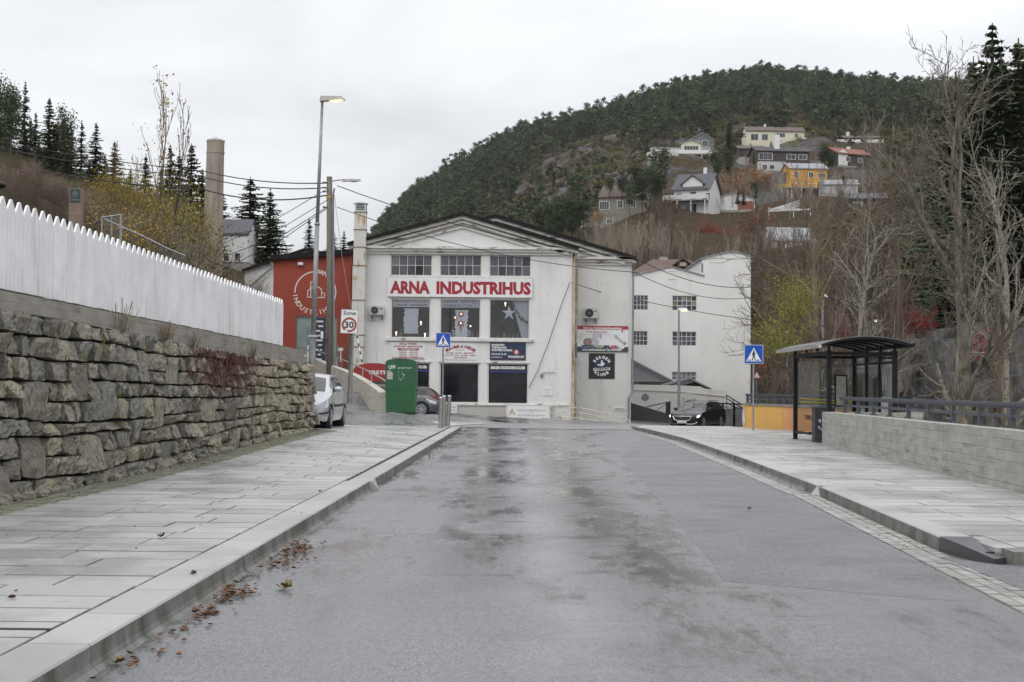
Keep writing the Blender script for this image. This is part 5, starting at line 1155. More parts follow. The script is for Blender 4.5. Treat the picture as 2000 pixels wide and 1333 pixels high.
# banners inside the display windows
BAN = M('window_banner', (.66, .66, .67), .6, (.58, .58, .6), 3)
t, r, y = board((768, 585, 838, 600), YA + .16, BAN, 'window_banner', 'grey banner with brown mattress shop lettering at the top of the left display window', 'banner', .01, 0); h = r[3] - r[2]; w = r[1] - r[0]
BRP = M('brown_print', (.16, .055, .045), .6); letters(t, y, [('PRODUKSJON OG SALG AV', lx(r, .5), ly(r, .42), h * .26, w * .88, .02, 'C'), ('CORONETT MADRASSER', lx(r, .5), ly(r, .86), h * .26, w * .9, .02, 'C')], BRP)
t, r, y = board((863, 585, 935, 601.5), YA + .16, BAN, 'window_banner', 'grey banner with dark carpet outlet lettering at the top of the middle display window', 'banner', .01, 0); h = r[3] - r[2]; w = r[1] - r[0]
letters(t, y, [('ARNA TEPPER', lx(r, .5), ly(r, .48), h * .36, w * .93, .01, 'C'), ('FABRIKKUTSALG', lx(r, .5), ly(r, .92), h * .32, w * .88, .01, 'C')], M('slate_print', (.05, .06, .08), .5))
# strips on the club windows
STR = M('club_strip', (.012, .015, .025), .4); BLS = M('club_blue', (.03, .04, .22), .5)
for i, (px, lb) in enumerate((((762, 710, 839, 724), 'black club name strip in the lower left window, half behind the green container'), ((953, 712, 1031, 726), 'black club name strip with a blue line in the lower right window'))):
    t, r, y = board(px, YA + .08, STR, 'window_strip', lb, 'window strip', .005, 0); h = r[3] - r[2]; w = r[1] - r[0]; letters(t, y, [('BERGEN KICKBOXING KLUBB', lx(r, .5), ly(r, .66), h * .36, w * .86, .06, 'C')], PLATEW)
    q = MB(); q.box(r[0], r[1], y - .001, y + .003, r[2] - .05, r[2] + .01); obj('blue_line', q, BLS, t)
# turbo billboard
t, r, y = board((1127.5, 637, 1227, 688), YB, PLATEW, 'billboard', 'white turbo charger billboard with a red top strip on the set back wall'); h = r[3] - r[2]; w = r[1] - r[0]
q = MB(); q.box(r[0], r[1], y - .001, y + .003, ly(r, .14), r[3]); obj('red_strip', q, M('strip_red', (.36, .03, .04), .5), t)
q = MB(); q.box(r[0], r[1], y - .001, y + .003, r[2], ly(r, .80)); obj('dark_strip', q, M('strip_slate', (.05, .06, .075), .5), t)
letters(t, y - .004, [('Norges TurboladerSpesialister', lx(r, .5), ly(r, .115), h * .065, w * .76, .04, 'C'), ('www.turbosenter.no Tel. 53975087', lx(r, .49), ly(r, .95), h * .075, w * .78, .04, 'C')], PLATEW)
letters(t, y - .003, [('Turbo Senter Norge', lx(r, .38), ly(r, .26), h * .065, w * .42, .02, 'C'), ('T', lx(r, .88), ly(r, .26), h * .09, None, .06, 'C')], REDP, 'red_lettering')
letters(t, y - .003, [('Turbo - Dieselpumper - Injektorer - Partikkelfilter', lx(r, .34), ly(r, .345), h * .03, w * .62, .0, 'C')] + [('- ' + s, lx(r, .02), ly(r, .39 + .045 * k), h * .026, w * .09, 0, 'L') for k, s in enumerate(('Salg', 'Service', 'Turbo', 'Filter'))], GREYP, 'small_print')
TS1 = M('print_silver', (.38, .40, .43), .5, (.55, .56, .58), 8); TS2 = M('print_steel', (.18, .19, .21), .5)
def disc(q, c, a, b_, n=20, yy=0): q.add([(c[0] + a * math.cos(2 * math.pi * i / n), yy, c[1] + b_ * math.sin(2 * math.pi * i / n)) for i in range(n)], [tuple(range(n))])
q = MB(); disc(q, (lx(r, .30), ly(r, .62)), w * .13, h * .17, yy=y - .003); q.box(lx(r, .30), lx(r, .46), y - .004, y - .0035, ly(r, .47), ly(r, .27)); 
a = (lx(r, .70), ly(r, .32)); c = (lx(r, .93), ly(r, .70)); q.bar((a[0], y - .004, a[1]), (lx(r, .76), y - .004, ly(r, .40)), .05, .002, (0, 1, 0)); q.bar((lx(r, .75), y - .004, ly(r, .38)), (lx(r, .87), y - .004, ly(r, .60)), h * .13, .002, (0, 1, 0)); q.bar((lx(r, .87), y - .004, ly(r, .58)), (c[0], y - .004, c[1]), h * .07, .002, (0, 1, 0)); disc(q, (lx(r, .94), ly(r, .66)), w * .03, h * .08, yy=y - .005); obj('printed_turbo', q, TS1, t)
q = MB(); disc(q, (lx(r, .20), ly(r, .63)), w * .085, h * .16, yy=y - .006); q.add([(lx(r, .46), y - .0045, ly(r, .28)), (lx(r, .475), y - .0045, ly(r, .28)), (lx(r, .475), y - .0045, ly(r, .5)), (lx(r, .46), y - .0045, ly(r, .5))], [(0, 3, 2, 1)]); obj('printed_housing', q, TS2, t)
q = MB(); disc(q, (lx(r, .20), ly(r, .63)), w * .055, h * .11, yy=y - .008); obj('printed_wheel', q, M('print_copper', (.35, .2, .16), .5), t)
PC = [(.05, .08, .16), (.04, .05, .05), (.12, .14, .08), (.02, .025, .03), (.2, .03, .05), (.35, .38, .42)]
for k in range(6):
    x0 = .08 + k * .145; q = MB(); q.box(lx(r, x0), lx(r, x0 + .115), y - .006, y - .004, ly(r, .86), ly(r, .74)); obj('printed_photo', q, M(f'photo_{k}', PC[k], .5, tuple(min(1, v * 3 + .05) for v in PC[k]), 7), t)
# kickboxing club board
t, r, y = board((1150, 690.5, 1200.5, 740), YB, M('club_black', (.012, .012, .013), .4), 'club_sign', 'square black kickboxing club board with a round emblem and white letters'); h = r[3] - r[2]; w = r[1] - r[0]; cx, cz = lx(r, .5), ly(r, .48)
q = MB(); text_arc(q, 'BERGEN', cx, y, cz, h * .33, h * .10, -58, 58, False, .06); text_arc(q, 'KLUBB', cx, y, cz, h * .36, h * .10, 218, 142, True, .06); obj('lettering', q, PLATEW, t)
q = MB(); n = 30
for i in range(n):
    a0, a1 = 2 * math.pi * i / n, 2 * math.pi * (i + 1) / n; q.add([(cx + math.cos(a) * h * rr_, y + .001, cz + math.sin(a) * h * rr_) for a, rr_ in ((a0, .25), (a1, .25), (a1, .235), (a0, .235))], [(0, 1, 2, 3)])
for a0 in (0, 120, 240):
    p0 = (cx + math.cos(R(a0 + 90)) * h * .3, cz + math.sin(R(a0 + 90)) * h * .3); p1 = (cx + math.cos(R(a0 + 210)) * h * .3, cz + math.sin(R(a0 + 210)) * h * .3); q.bar((p0[0], y, p0[1]), (p1[0], y, p1[1]), .02, .002, (0, 1, 0))
obj('blue_rings', q, M('emblem_blue', (.05, .08, .28), .5), t)
q = MB(); q.hexa([(lx(r, .18), y - .003, ly(r, .70)), (lx(r, .82), y - .003, ly(r, .66)), (lx(r, .82), y + .001, ly(r, .66)), (lx(r, .18), y + .001, ly(r, .70)), (lx(r, .18), y - .003, ly(r, .59)), (lx(r, .82), y - .003, ly(r, .55)), (lx(r, .82), y + .001, ly(r, .55)), (lx(r, .18), y + .001, ly(r, .59))])
# small fighter figure: head, trunk, raised leg
q.sphere((cx + .0, y - .002, cz + h * .17), h * .035, .004, h * .04, 8, 6); q.bar((cx + h * .0, y - .002, cz + h * .13), (cx + h * .03, y - .002, cz - h * .02), h * .11, .003, (0, 1, 0)); q.bar((cx + h * .02, y - .003, cz), (cx - h * .17, y - .003, cz + h * .03), h * .06, .003, (0, 1, 0)); q.bar((cx + h * .04, y - .003, cz + h * .10), (cx + h * .12, y - .003, cz + h * .05), h * .04, .003, (0, 1, 0)); obj('emblem', q, PLATEW, t)
q = MB(); text_mb(q, 'KICKBOXING', 0, y - .008, 0, h * .075, w * .56, .04); q.v = [(cx + v[0], v[1], ly(r, .655) + v[2] + v[0] * .06) for v in q.v]; obj('band_lettering', q, BLACKP, t)
# small boards
t, r, y = board((1059, 757, 1079, 773), YA, PLATEW, 'notice', 'small white notice on the factory wall right of the lower windows', 'notice'); h = r[3] - r[2]; w = r[1] - r[0]; letters(t, y, [(s, lx(r, .5), ly(r, .25 + .2 * k), h * .07, w * ww, 0, 'C') for k, (s, ww) in enumerate((('Privatparkering', .8), ('Arna Industrihus', .5), ('Besøkende', .4), ('Tlf. 55 24 00 00', .45)))], GREYP)
t, r, y = board((1198, 796, 1222, 802), YB, PLATEW, 'notice', 'narrow white parking notice low at the right corner of the factory', 'notice'); letters(t, y, [('PARKERING FORBUDT', lx(r, .5), ly(r, .75), (r[3] - r[2]) * .45, (r[1] - r[0]) * .85, .03, 'C')], BLACKP)
t, r, y = board((1114, 701, 1136, 706), YB - .3, PLATEW, 'notice', 'thin white arrow plate beside the rusty downpipe', 'notice'); letters(t, y, [('< TILFLUKTSROM', lx(r, .5), ly(r, .8), (r[3] - r[2]) * .5, (r[1] - r[0]) * .8, .01, 'C')], GREYP)
t, r, y = board((877, 792, 893, 812), YA - .38, PLATEW, 'notice', 'white notice hanging on the plinth wall just right of the bollards', 'notice', out=.06); h = r[3] - r[2]; w = r[1] - r[0]; letters(t, y, [('FORTAUET', lx(r, .5), ly(r, .28), h * .15, w * .75, .02, 'C'), ('MÅ IKKE', lx(r, .5), ly(r, .58), h * .15, w * .6, .02, 'C'), ('BLOKKERES', lx(r, .5), ly(r, .88), h * .15, w * .85, .02, 'C')], GREYP)
t, r, y = board((987, 793, 1073, 819), YA - 1.2, PLATEW, 'clinic_banner', 'wide white cloth banner with a golden A in front of the factory', 'banner', out=0, th=.01); h = r[3] - r[2]; w = r[1] - r[0]
q = MB(); text_mb(q, 'A', lx(r, .155), y, ly(r, .70), h * .46, None, .01); obj('golden_letter', q, M('gold_print', (.42, .27, .09), .4), t)
letters(t, y, [('www.arnaklinikken.no', lx(r, .59), ly(r, .40), h * .16, w * .64, .0, 'C'), ('klinikk', lx(r, .59), ly(r, .52), h * .06, w * .08, .0, 'C')], GREYP); q = MB(); text_mb(q, 'Senter for fysisk, helse og skjønnhet', lx(r, .59), y, ly(r, .76), h * .12, w * .62, 0, shear=.3); obj('script_lettering', q, GREYP, t)

# banner rail and ramp railing in front of the factory
RW = M('worn_cream_rail', (.56, .53, .44), .6, (.62, .60, .53), 3, c3=(.16, .08, .04), sc3=4, lo3=.58, hi3=.66)
rt = thing('ramp_railing', 'worn cream tube railing stepping down in front of the factory right of the banner', 'railing', (4, 76.8, -.4)); YQ = 76.7
P = lambda x, y: U(x, y, YQ)
for a in ([(1073, 795), (1130, 797), (1165, 803), (1230, 821)], [(1073, 806), (1130, 806), (1165, 813), (1230, 830)], [(1073, 815), (1130, 817), (1165, 823), (1200, 831)]):
    q = MB(); q.tube([P(*p) for p in a], .026, 6); obj('rail', q, RW, rt)
for x_, a, b_ in ((1095, 795.5, 824), (1136, 798, 826), (1176, 806, 831), (1214, 817, 834), (1229, 821, 836), (1074, 794, 822), (988, 791, 820)): q = MB(); q.cyl(P(x_, b_), P(x_, a), .03, n=6); obj('post', q, RW, rt)
# ================================================================ STREET FURNITURE
def ped_sign(x, y, zb, ztop, side, label, dia=.035, hidden=0):
    t = thing('crossing_sign', label, 'road sign', (x, y, zb)); q = MB(); q.cyl((x, y, zb - .1), (x, y, ztop - .02), .032, n=12); obj('post', q, GALV, t)
    s = side / 2; z1 = ztop; z0 = ztop - side; yy = y - .05; q = MB(); q.box(x - s, x + s, yy - .008, yy, z0, z1); obj('plate', q, M('sign_rim', (.45, .5, .6), .5), t)
    q = MB(); e = side * .03; q.box(x - s + e, x + s - e, yy - .011, yy - .0085, z0 + e, z1 - e); obj('blue_face', q, BLUE, t)
    q = MB(); q.box(x - .12, x + .12, yy + .0, yy + .03, z0 + .1, z0 + .14); q.box(x - .12, x + .12, yy + .0, yy + .03, z1 - .14, z1 - .1); obj('clamp', q, GALV, t)
    q = MB(); q.add([(x - side * .40, yy - .0135, z0 + side * .12), (x + side * .40, yy - .0135, z0 + side * .12), (x, yy - .0135, z0 + side * .86)], [(0, 1, 2)]); obj('white_triangle', q, M('reflective_white', (.75, .77, .8), .4), t)
    q = MB(); Y2 = yy - .016; u = lambda a, b_: (x + side * a, Y2, z0 + side * b_)
    q.sphere((x + side * .0, Y2, z0 + side * .70), side * .038, .001, side * .042, 10, 6)
    def st(a, b_, w_): q.bar(u(*a), u(*b_), side * w_, .002, (0, 1, 0))
    st((.0, .65), (.0, .42), .09); st((-.0, .44), (-.085, .17), .05); st((.0, .44), (.05, .30), .055); st((.05, .31), (.075, .17), .045); st((-.0, .62), (-.075, .50), .035); st((-.075, .50), (-.06, .42), .03); st((.01, .62), (.075, .52), .035); st((.075, .52), (.085, .43), .03); st((-.085, .17), (-.05, .165), .03); st((.075, .17), (.115, .165), .03)
    for k in (-.30, -.20, .19, .28): q.add([u(k - .03, .14), u(k + .03, .14), u(k * .88 + .025, .22), u(k * .88 - .025, .22)], [(0, 1, 2, 3)])
    obj('pictogram', q, BLACKP, t); return t
a = G(1471, 841, .13); b_ = U(1470, 674, a.y)
ped_sign(a.x, a.y, .13, b_.z, .64, 'blue pedestrian crossing sign on a grey post in front of the orange wall')
a = U(864.5, 776, 55.5); b_ = U(864.5, 650.5, 55.5); ped_sign(a.x, 55.5, .1, b_.z, .57, 'blue pedestrian crossing sign rising behind the three steel bollards')
for i, (px, py, top, lb) in enumerate(((861.5, 837, 776, 'front left bollard of the three stainless steel bollards at the crossing'), (868, 834.5, 773.5, 'middle bollard of the three stainless steel bollards at the crossing'), (875.5, 832.5, 773, 'right hand rear bollard of the three stainless steel bollards, leaning slightly'))):
    z = .135; a = G(px - 1, py, z); h = (py - top) / FPX * a.y; t = thing('bollard', lb, 'bollard', (a.x, a.y, z), group='steel bollards at the end of the left pavement'); q = MB(); r_ = .07; q.cyl((a.x, a.y, z - .05), (a.x + (.0 if i < 2 else .05), a.y, z + h - .03), r_, n=20); obj('tube', q, STAIN, t, smooth=False)
    q = MB(); q.cyl((a.x + (.0 if i < 2 else .05), a.y, z + h - .03), (a.x + (.0 if i < 2 else .05), a.y, z + h + .01), r_ * 1.02, r_ * .85, 20); obj('cap', q, GALVL, t)

# lamp post at the end of the stone wall
LAMPON = M('lamp_glow', (1, .80, .50), .4, emit=1.1); LH = M('lamp_housing', (.40, .39, .36), .5, (.3, .29, .27), 6)
YL1 = 37.6; zb = WTOP(36) - 2.0; b0 = U(604, 838, YL1); m0 = U(612, 655, YL1); m1 = U(619.5, 440, YL1); t0 = U(629.5, 196, YL1)
t = thing('street_lamp', 'tall leaning lamp post with a lit head at the stone wall end', 'street lamp', b0)
q = MB(); q.cyl(b0 - Vector((0, 0, .4)), m0, .10, .085, 8); obj('base_column', q, GALV, t); q = MB(); q.cyl(m0, m1, .066, .062, 12); q.cyl(m1, m1 + Vector((0, 0, .06)), .075, .07, 12); obj('lower_pole', q, GALV, t, True)
q = MB(); q.cyl(m1, t0, .05, .036, 12); obj('upper_pole', q, GALV, t, True)
q = MB(); q.box(m0.x - .12, m0.x + .12, YL1 - .12, YL1 + .12, m0.z - .05, m0.z + .0); obj('clamp_band', q, GALVL, t)
def lamp_head(t, p, ln_, mat, lit=True, dy=0.0):
    q = MB(); q.hexa([(p.x - .06, p.y - .10, p.z - .04), (p.x + ln_, p.y - .12, p.z + .02), (p.x + ln_, p.y + .12, p.z + .02), (p.x - .06, p.y + .10, p.z - .04), (p.x - .04, p.y - .08, p.z + .10), (p.x + ln_ - .07, p.y - .08, p.z + .10), (p.x + ln_ - .07, p.y + .08, p.z + .10), (p.x - .04, p.y + .08, p.z + .10)]); obj('lamp_housing', q, mat, t)
    q = MB(); n = 12; vs = []
    for i in range(n): a = 2 * math.pi * i / n; vs.append((p.x + ln_ * .62 + math.cos(a) * ln_ * .34, p.y + math.sin(a) * .10, p.z - .005 + .02 * math.cos(a)))
    vs.append((p.x + ln_ * .6, p.y, p.z - .07)); q.add(vs, [(i, n, (i + 1) % n) for i in range(n)]); obj('lamp_lens', q, LAMPON if lit else M('lens_grey', (.5, .48, .42), .3), t)
lamp_head(t, t0, .60, LH)
# notices strapped to the lamp post
q = MB(); p = U(601, 668, YL1)
for k in range(4): q.box(p.x - .0, p.x + .05, YL1 - .115, YL1 - .105, p.z - .20 - k * .16, p.z - .1 - k * .16)
obj('sticker', q, GALVL, t)
# wooden utility pole with lamp
YU = 74.0; b0 = U(645.5, 735, YU); t0 = U(643.5, 347, YU); t = thing('utility_pole', 'weathered wooden utility pole with a lamp arm in front of the red building', 'utility pole', b0)
q = MB(); q.cyl(b0 - Vector((0, 0, 2)), t0, .20, .145, 12); obj('pole', q, WOODP, t, True)
q = MB(); q.cyl(t0, t0 + Vector((0, 0, .03)), .155, .14, 12); obj('pole_cap', q, BLKM, t)
a = U(648, 354, YU); b_ = U(672, 351, YU); q = MB(); q.tube([a, b_], .035, 8); q.box(a.x - .12, a.x + .02, YU - .1, YU + .1, a.z - .15, a.z + .12); obj('lamp_arm', q, GALV, t); lamp_head(t, U(671, 354, YU), .92, LH, False)
q = MB(); q.tube([U(653, 368, YU - .1), U(651, 380, YU - .12), U(652, 640, YU - .12)], .05, 6); obj('conduit', q, GREYP, t); q = MB(); c = U(643.5, 388, YU); q.cyl((c.x, YU, c.z), (c.x, YU, c.z + .12), .17, n=12); obj('band', q, M('yellow_band', (.4, .28, .05), .6), t)
for dy_ in (357, 367, 375, 405):
    c = U(640, dy_, YU - .1); q = MB(); q.cyl(c - Vector((.22, 0, 0)), c + Vector((.1, 0, 0)), .03, n=6); q.sphere(c - Vector((.2, 0, 0)), .06, .05, .05, 8, 6); obj('insulator', q, BLKM, t)
q = MB(); q.box(U(637, 0, YU).x, U(641.5, 0, YU).x, YU - .3, YU - .2, U(640, 662, YU).z, U(640, 648, YU).z); obj('meter_plate', q, PLATEW, t)
q = MB(); q.bar(U(640, 662, YU - .2), U(617, 692, YU - .2), .05); obj('brace', q, BLKM, t)
# guy wire and cable guard
q = MB(); g0 = U(654, 440, YU - .1); q.tube([U(652, 375, YU), U(668, 500, YU - .6), U(684, 600, YU - 1.2)], .012, 4); solo('guy_wire', q, GALV, 'thin guy wire with a turnbuckle running down from the wooden pole towards the duct', 'wire')
q = MB(); g1 = U(696, 650, 73); g2 = U(708, 712, 72)
GYW = M('guard_white', (.6, .6, .57), .6); q.cyl(g1, g2, .035, n=6); t2 = solo('wire_guard', q, GYW, 'black and white striped guard tube on the guy wire beside the duct', 'guard')
q = MB()
for k in range(4): q.cyl(g1.lerp(g2, .1 + k * .25), g1.lerp(g2, .2 + k * .25), .04, n=6)
link('stripe', q.mesh('stripe', BLKM, False, t2.location), t2)
# wires
def wire(pts, r_, lab, sag=.0):
    q = MB(); P_ = []
    for i in range(len(pts) - 1):
        a, b_ = Vector(pts[i]), Vector(pts[i + 1])
        for k in range(12): f = k / 12; p = a.lerp(b_, f); p.z -= sag * 4 * f * (1 - f); P_.append(p)
    P_.append(Vector(pts[-1])); q.tube(P_, r_, 4); return solo('overhead_wire', q, BLKM, lab, 'wire', 'overhead wires from the wooden pole')
T = lambda dy_: U(638, dy_, YU)
wire([T(358), U(400, 335, 88), U(-40, 268, 110)], .03, 'upper overhead wire running left from the wooden pole past the tall chimney', .25)
wire([T(367), U(400, 347, 88), U(-40, 280, 108)], .03, 'second overhead wire running left from the wooden pole past the tall chimney', .3)
wire([T(382), U(395, 370, 80), U(-40, 305, 100)], .035, 'third and thicker overhead wire running left behind the picket fence', .4)
wire([T(370), U(520, 440, 90), U(430, 478, 110)], .022, 'thin wire descending left from the wooden pole to the cottage roof'); wire([T(392), U(560, 440, 86), U(380, 470, 128)], .022, 'service wire sloping left below the upper ones towards the cottage'); wire([T(405), U(560, 455, 84), U(430, 505, 100)], .026, 'lowest pair of service wires sloping left, upper one'); wire([T(408), U(560, 462, 84), U(405, 545, 100)], .026, 'lowest pair of service wires sloping left, lower one')
R0 = lambda dy_: U(658, dy_, YU)
wire([R0(363), U(1238, 503, 77), U(1470, 561, 93)], .022, 'upper wire crossing the factory gable from the wooden pole to the right', .55)
wire([R0(405), U(1238, 532, 77.4), U(1470, 581, 93)], .018, 'middle wire crossing in front of the factory gable to the right', .6)
wire([U(1117, 552, YA - .3), U(1236, 584, 85), U(1470, 625, 95)], .02, 'low wire running right from the factory downpipe across the white building', .1)
# zone sign
YZ = 60.0; r = FR(664.5, 604.5, 698.5, 652, YZ); t = thing('zone_sign', 'white square zone 30 speed limit sign on a post by the parapet', 'road sign', ((r[0] + r[1]) / 2, YZ, 1.6)); rz = R(6)
c = ((r[0] + r[1]) / 2); hw_ = (r[1] - r[0]) / 2; q = MB(); q.box(-hw_, hw_, -.01, .01, r[2], r[3]); 
def tz(q): q.v = [(c + v[0] * math.cos(rz) - v[1] * math.sin(rz) + (v[2] - r[2]) * .035, YZ + v[0] * math.sin(rz) + v[1] * math.cos(rz), v[2] - v[0] * .02) for v in q.v]; return q
obj('plate', tz(q), PLATEW, t)
q = MB(); 
for a_ in ((-hw_, hw_, r[3] - .02, r[3]), (-hw_, hw_, r[2], r[2] + .02), (-hw_, -hw_ + .02, r[2] + .02, r[3] - .02), (hw_ - .02, hw_, r[2] + .02, r[3] - .02)): q.box(a_[0], a_[1], -.014, -.0105, a_[2], a_[3])
obj('rim', tz(q), GREYP, t)
def ringmb(cx, cz, r0, r1, yy, a0=0, a1=360, n=32):
    q = MB()
    for i in range(n): t0_, t1_ = R(lerp(a0, a1, i / n)), R(lerp(a0, a1, (i + 1) / n)); q.add([(cx + math.cos(t_) * rr_, yy, cz + math.sin(t_) * rr_) for t_, rr_ in ((t0_, r0), (t1_, r0), (t1_, r1), (t0_, r1))], [(0, 1, 2, 3)])
    return q
h = r[3] - r[2]; cz_ = r[2] + h * .36; SRED = M('sign_red', (.36, .05, .035), .5, (.28, .06, .04), 20)
obj('red_ring', tz(ringmb(0, cz_, hw_ * .62, hw_ * .86, -.013)), SRED, t)
q = MB(); text_mb(q, '30', 0, -.014, cz_ - h * .125, h * .25, hw_ * 1.05, .03); text_mb(q, 'Sone', 0, -.014, r[2] + h * .77, h * .155, hw_ * 1.45, .015); obj('lettering', tz(q), BLACKP, t)
q = MB(); q.box(-hw_ * .5, -hw_ * .2, -.016, -.0145, r[2] + h * .04, r[2] + h * .15); obj('sticker', tz(q), WHITE, t)
q = MB(); q.cyl((c + .12, YZ + .06, .2), (c + .20, YZ + .06, r[3] - .1), .04, n=10); obj('post', q, GALV, t)
q = MB(); q.bar((c - .05, YZ + .12, 0), (c + .12, YZ + .1, r[2] + .02), .09, .05); obj('timber_stake', q, WOODP, t)

# sloping parapet with handrail
pp = thing('parapet', 'pale board marked concrete parapet descending beside the side street', 'wall', (-7, 65, .8))
pts = [(575, 84.0, 690, 712), (600, 81, 697, 716), (620, 78.5, 704, 722), (640, 75, 713, 735), (665, 70.5, 722, 750), (690, 66, 733, 768), (712, 61.5, 746, 784), (732, 57.5, 760, 796), (741, 55.6, 767, 804)]
q = MB(); S_ = []
for px, d_, ty, by in pts: a = U(px, ty, d_); b_ = U(px, by, d_); S_.append([(a.x, a.y, b_.z - .6), (a.x + .30, a.y + .08, b_.z - .6), (a.x + .30, a.y + .08, a.z + .0), (a.x, a.y, a.z)])
for i in range(len(S_) - 1): q = MB(); a, b_ = S_[i], S_[i + 1]; q.hexa([a[0], b_[0], b_[1], a[1], a[3], b_[3], b_[2], a[2]]); obj('panel', q, PARA, pp)
hr = thing('handrail', 'thin pale steel handrail descending along the parapet to the green container', 'handrail', (-7, 66, 1.5)); tops = [(575, 84, 678), (600, 81, 682), (625, 77.5, 690), (650, 73.5, 699), (675, 69, 708), (700, 64.5, 720), (717, 61, 729), (738, 57.5, 741), (752, 55.3, 752)]
q = MB(); P_ = [U(px, y_, d_) + Vector((.19, .06, 0)) for px, d_, y_ in tops]; q.tube(P_, .03, 8); obj('rail', q, GALVL, hr)
for k, by in ((1, 699), (3, 719), (5, 741), (6, 750), (8, 768)): q = MB(); p = P_[k]; zz = U(tops[k][0], by, tops[k][1]).z; q.cyl((p.x, p.y, zz - .05), p, .028, n=8); obj('post', q, GALVL, hr)
# pipes, crates and clutter at the red building's foot
for i, (px, top, bot, w_, mt, lb) in enumerate(((660, 675, 716, 3.5, GALV, 'grey pipe stub nearest the wooden pole at the red building'), (667, 678, 716, 3, GALV, 'second grey pipe stub at the foot of the red building'), (673, 672, 720, 3, WOODP, 'grey timber post leaning at the foot of the red building'), (679, 655, 722, 4, WOODP, 'tall timber plank standing behind the zone sign'))):
    a = U(px, bot, 79); b_ = U(px + (2 if i > 1 else 0), top, 79); q = MB(); q.cyl(a - Vector((0, 0, .5)), b_, w_ * 79 / FPX / 2, n=8); solo('pipe_stub' if i < 2 else 'timber_post', q, mt, lb, 'pipe' if i < 2 else 'post')
r = FR(661, 680, 670, 686, 78.5); q = MB(); q.box(r[0], r[1], 78.4, 78.6, r[2], r[3]); q.cyl(((r[0] + r[1]) / 2, 78.5, r[2] - .6), ((r[0] + r[1]) / 2, 78.5, r[2]), .04); solo('junction_box', q, PLATEW, 'small white junction box on a stub beside the red wall', 'junction box')

# green clothes container
def container(name, label, x0, x1, y0, y1, zb, zt, arch, mat, taper=.05, side=None):
    t = thing(name, label, 'container', ((x0 + x1) / 2, y0, zb)); n = 10; cx = (x0 + x1) / 2; hw_ = (x1 - x0) / 2
    prof = [(x0 + taper, zb), (x1 - taper, zb), (x1 - .01, lerp(zb, zt - arch, .55)), (x1, zt - arch)] + [(cx + hw_ * math.cos(math.pi * (i / n)) * 1.0, zt - arch + arch * math.sin(math.pi * i / n) ** .9) for i in range(1, n)] + [(x0, zt - arch), (x0 + .01, lerp(zb, zt - arch, .55))]
    q = MB(); q.prism(prof, y0, y1); obj('body', q, mat, t); return t
GREEN = M('container_green', (.012, .10, .032), .42, (.010, .075, .026), 2, c3=(.03, .14, .06), sc3=4, lo3=.6, hi3=.75, world=True); YK = 55.0; r = FR(752, 700.5, 812.5, 806, YK)
t = container('clothes_container', 'green steel clothes collection container with a rounded top and UFF lettering', r[0], r[1], YK, YK + 1.15, r[2], r[3], .16, GREEN)
ORGC = ORG[t.name]
q = MB(); q.box(r[0] + .06, r[1] - .06, YK + .05, YK + 1.1, r[2] - .14, r[2] - .002); obj('skid', q, BLKM, t)
q = MB(); q.bar((r[1] - .01, YK + .2, lerp(r[2], r[3], .40)), (r[1] + .04, YK + .2, lerp(r[2], r[3], .43)), .08, .05); q.box(r[0] + .02, r[1] - .02, YK - .012, YK - .001, lerp(r[2], r[3], .42), lerp(r[2], r[3], .43)); obj('latch', q, GREEN, t)
w_ = r[1] - r[0]; h = r[3] - r[2]; q = MB(); text_mb(q, 'UFF', r[0] + w_ * .11, YK - .006, r[3] - h * .195, h * .065, w_ * .22, .015, 'L'); text_mb(q, '- gjør godt nå og då', r[0] + w_ * .38, YK - .006, r[3] - h * .185, h * .028, w_ * .46, 0, 'L', shear=.3); obj('lettering', q, WHITE, t)
rr = random.Random(6); q = MB()
for k in range(26):
    x = r[0] + w_ * rr.choice([rr.uniform(.08, .9), rr.uniform(.4, .65)]); z = r[3] - h * rr.uniform(.22, .40); s_ = rr.uniform(.006, .02); q.add([(x - s_, YK - .005, z), (x, YK - .005, z - s_ * rr.uniform(.3, 1.6)), (x + s_ * rr.uniform(.3, 2), YK - .005, z + .004), (x, YK - .005, z + s_)], [(0, 1, 2, 3)])
obj('paint_chips', q, WHITE, t)
q = MB(); q.box(r[0] + w_ * .06, r[0] + w_ * .24, YK - .008, YK - .002, r[3] - h * .39, r[3] - h * .255); q.box(r[0] + w_ * .06, r[0] + w_ * .2, YK - .008, YK - .002, r[3] - h * .245, r[3] - h * .23); obj('poster', q, M('poster_paper', (.5, .48, .5), .6, (.3, .25, .28), 14), t)
# red container behind
RED = M('container_red', (.33, .018, .018), .45, (.25, .02, .02), 2, c3=(.5, .25, .2), sc3=3, lo3=.66, hi3=.74, world=True); YK2 = 70.0; r = FR(690, 709.5, 768, 800, YK2)
t = container('book_container', 'red steel collection container with a rounded top half hidden behind the parapet', r[0], r[1], YK2, YK2 + 1.1, r[2], r[3], .34, RED, .02)
w_ = r[1] - r[0]; h = r[3] - r[2]; q = MB(); text_mb(q, 'FRETEX', r[0] + w_ * .40, YK2 - .006, r[3] - h * .24, h * .075, w_ * .55, .02, 'L'); obj('lettering', q, WHITE, t)
q = MB(); q.box(r[0], r[1], YK2 - .012, YK2 - .001, r[3] - h * .42, r[3] - h * .40); q.box(r[0] + .02, r[1] - .02, YK2 - .012, YK2 - .001, r[3] - h * .62, r[3] - h * .42); obj('hatch', q, M('hatch_dark', (.02, .05, .045), .6), t)

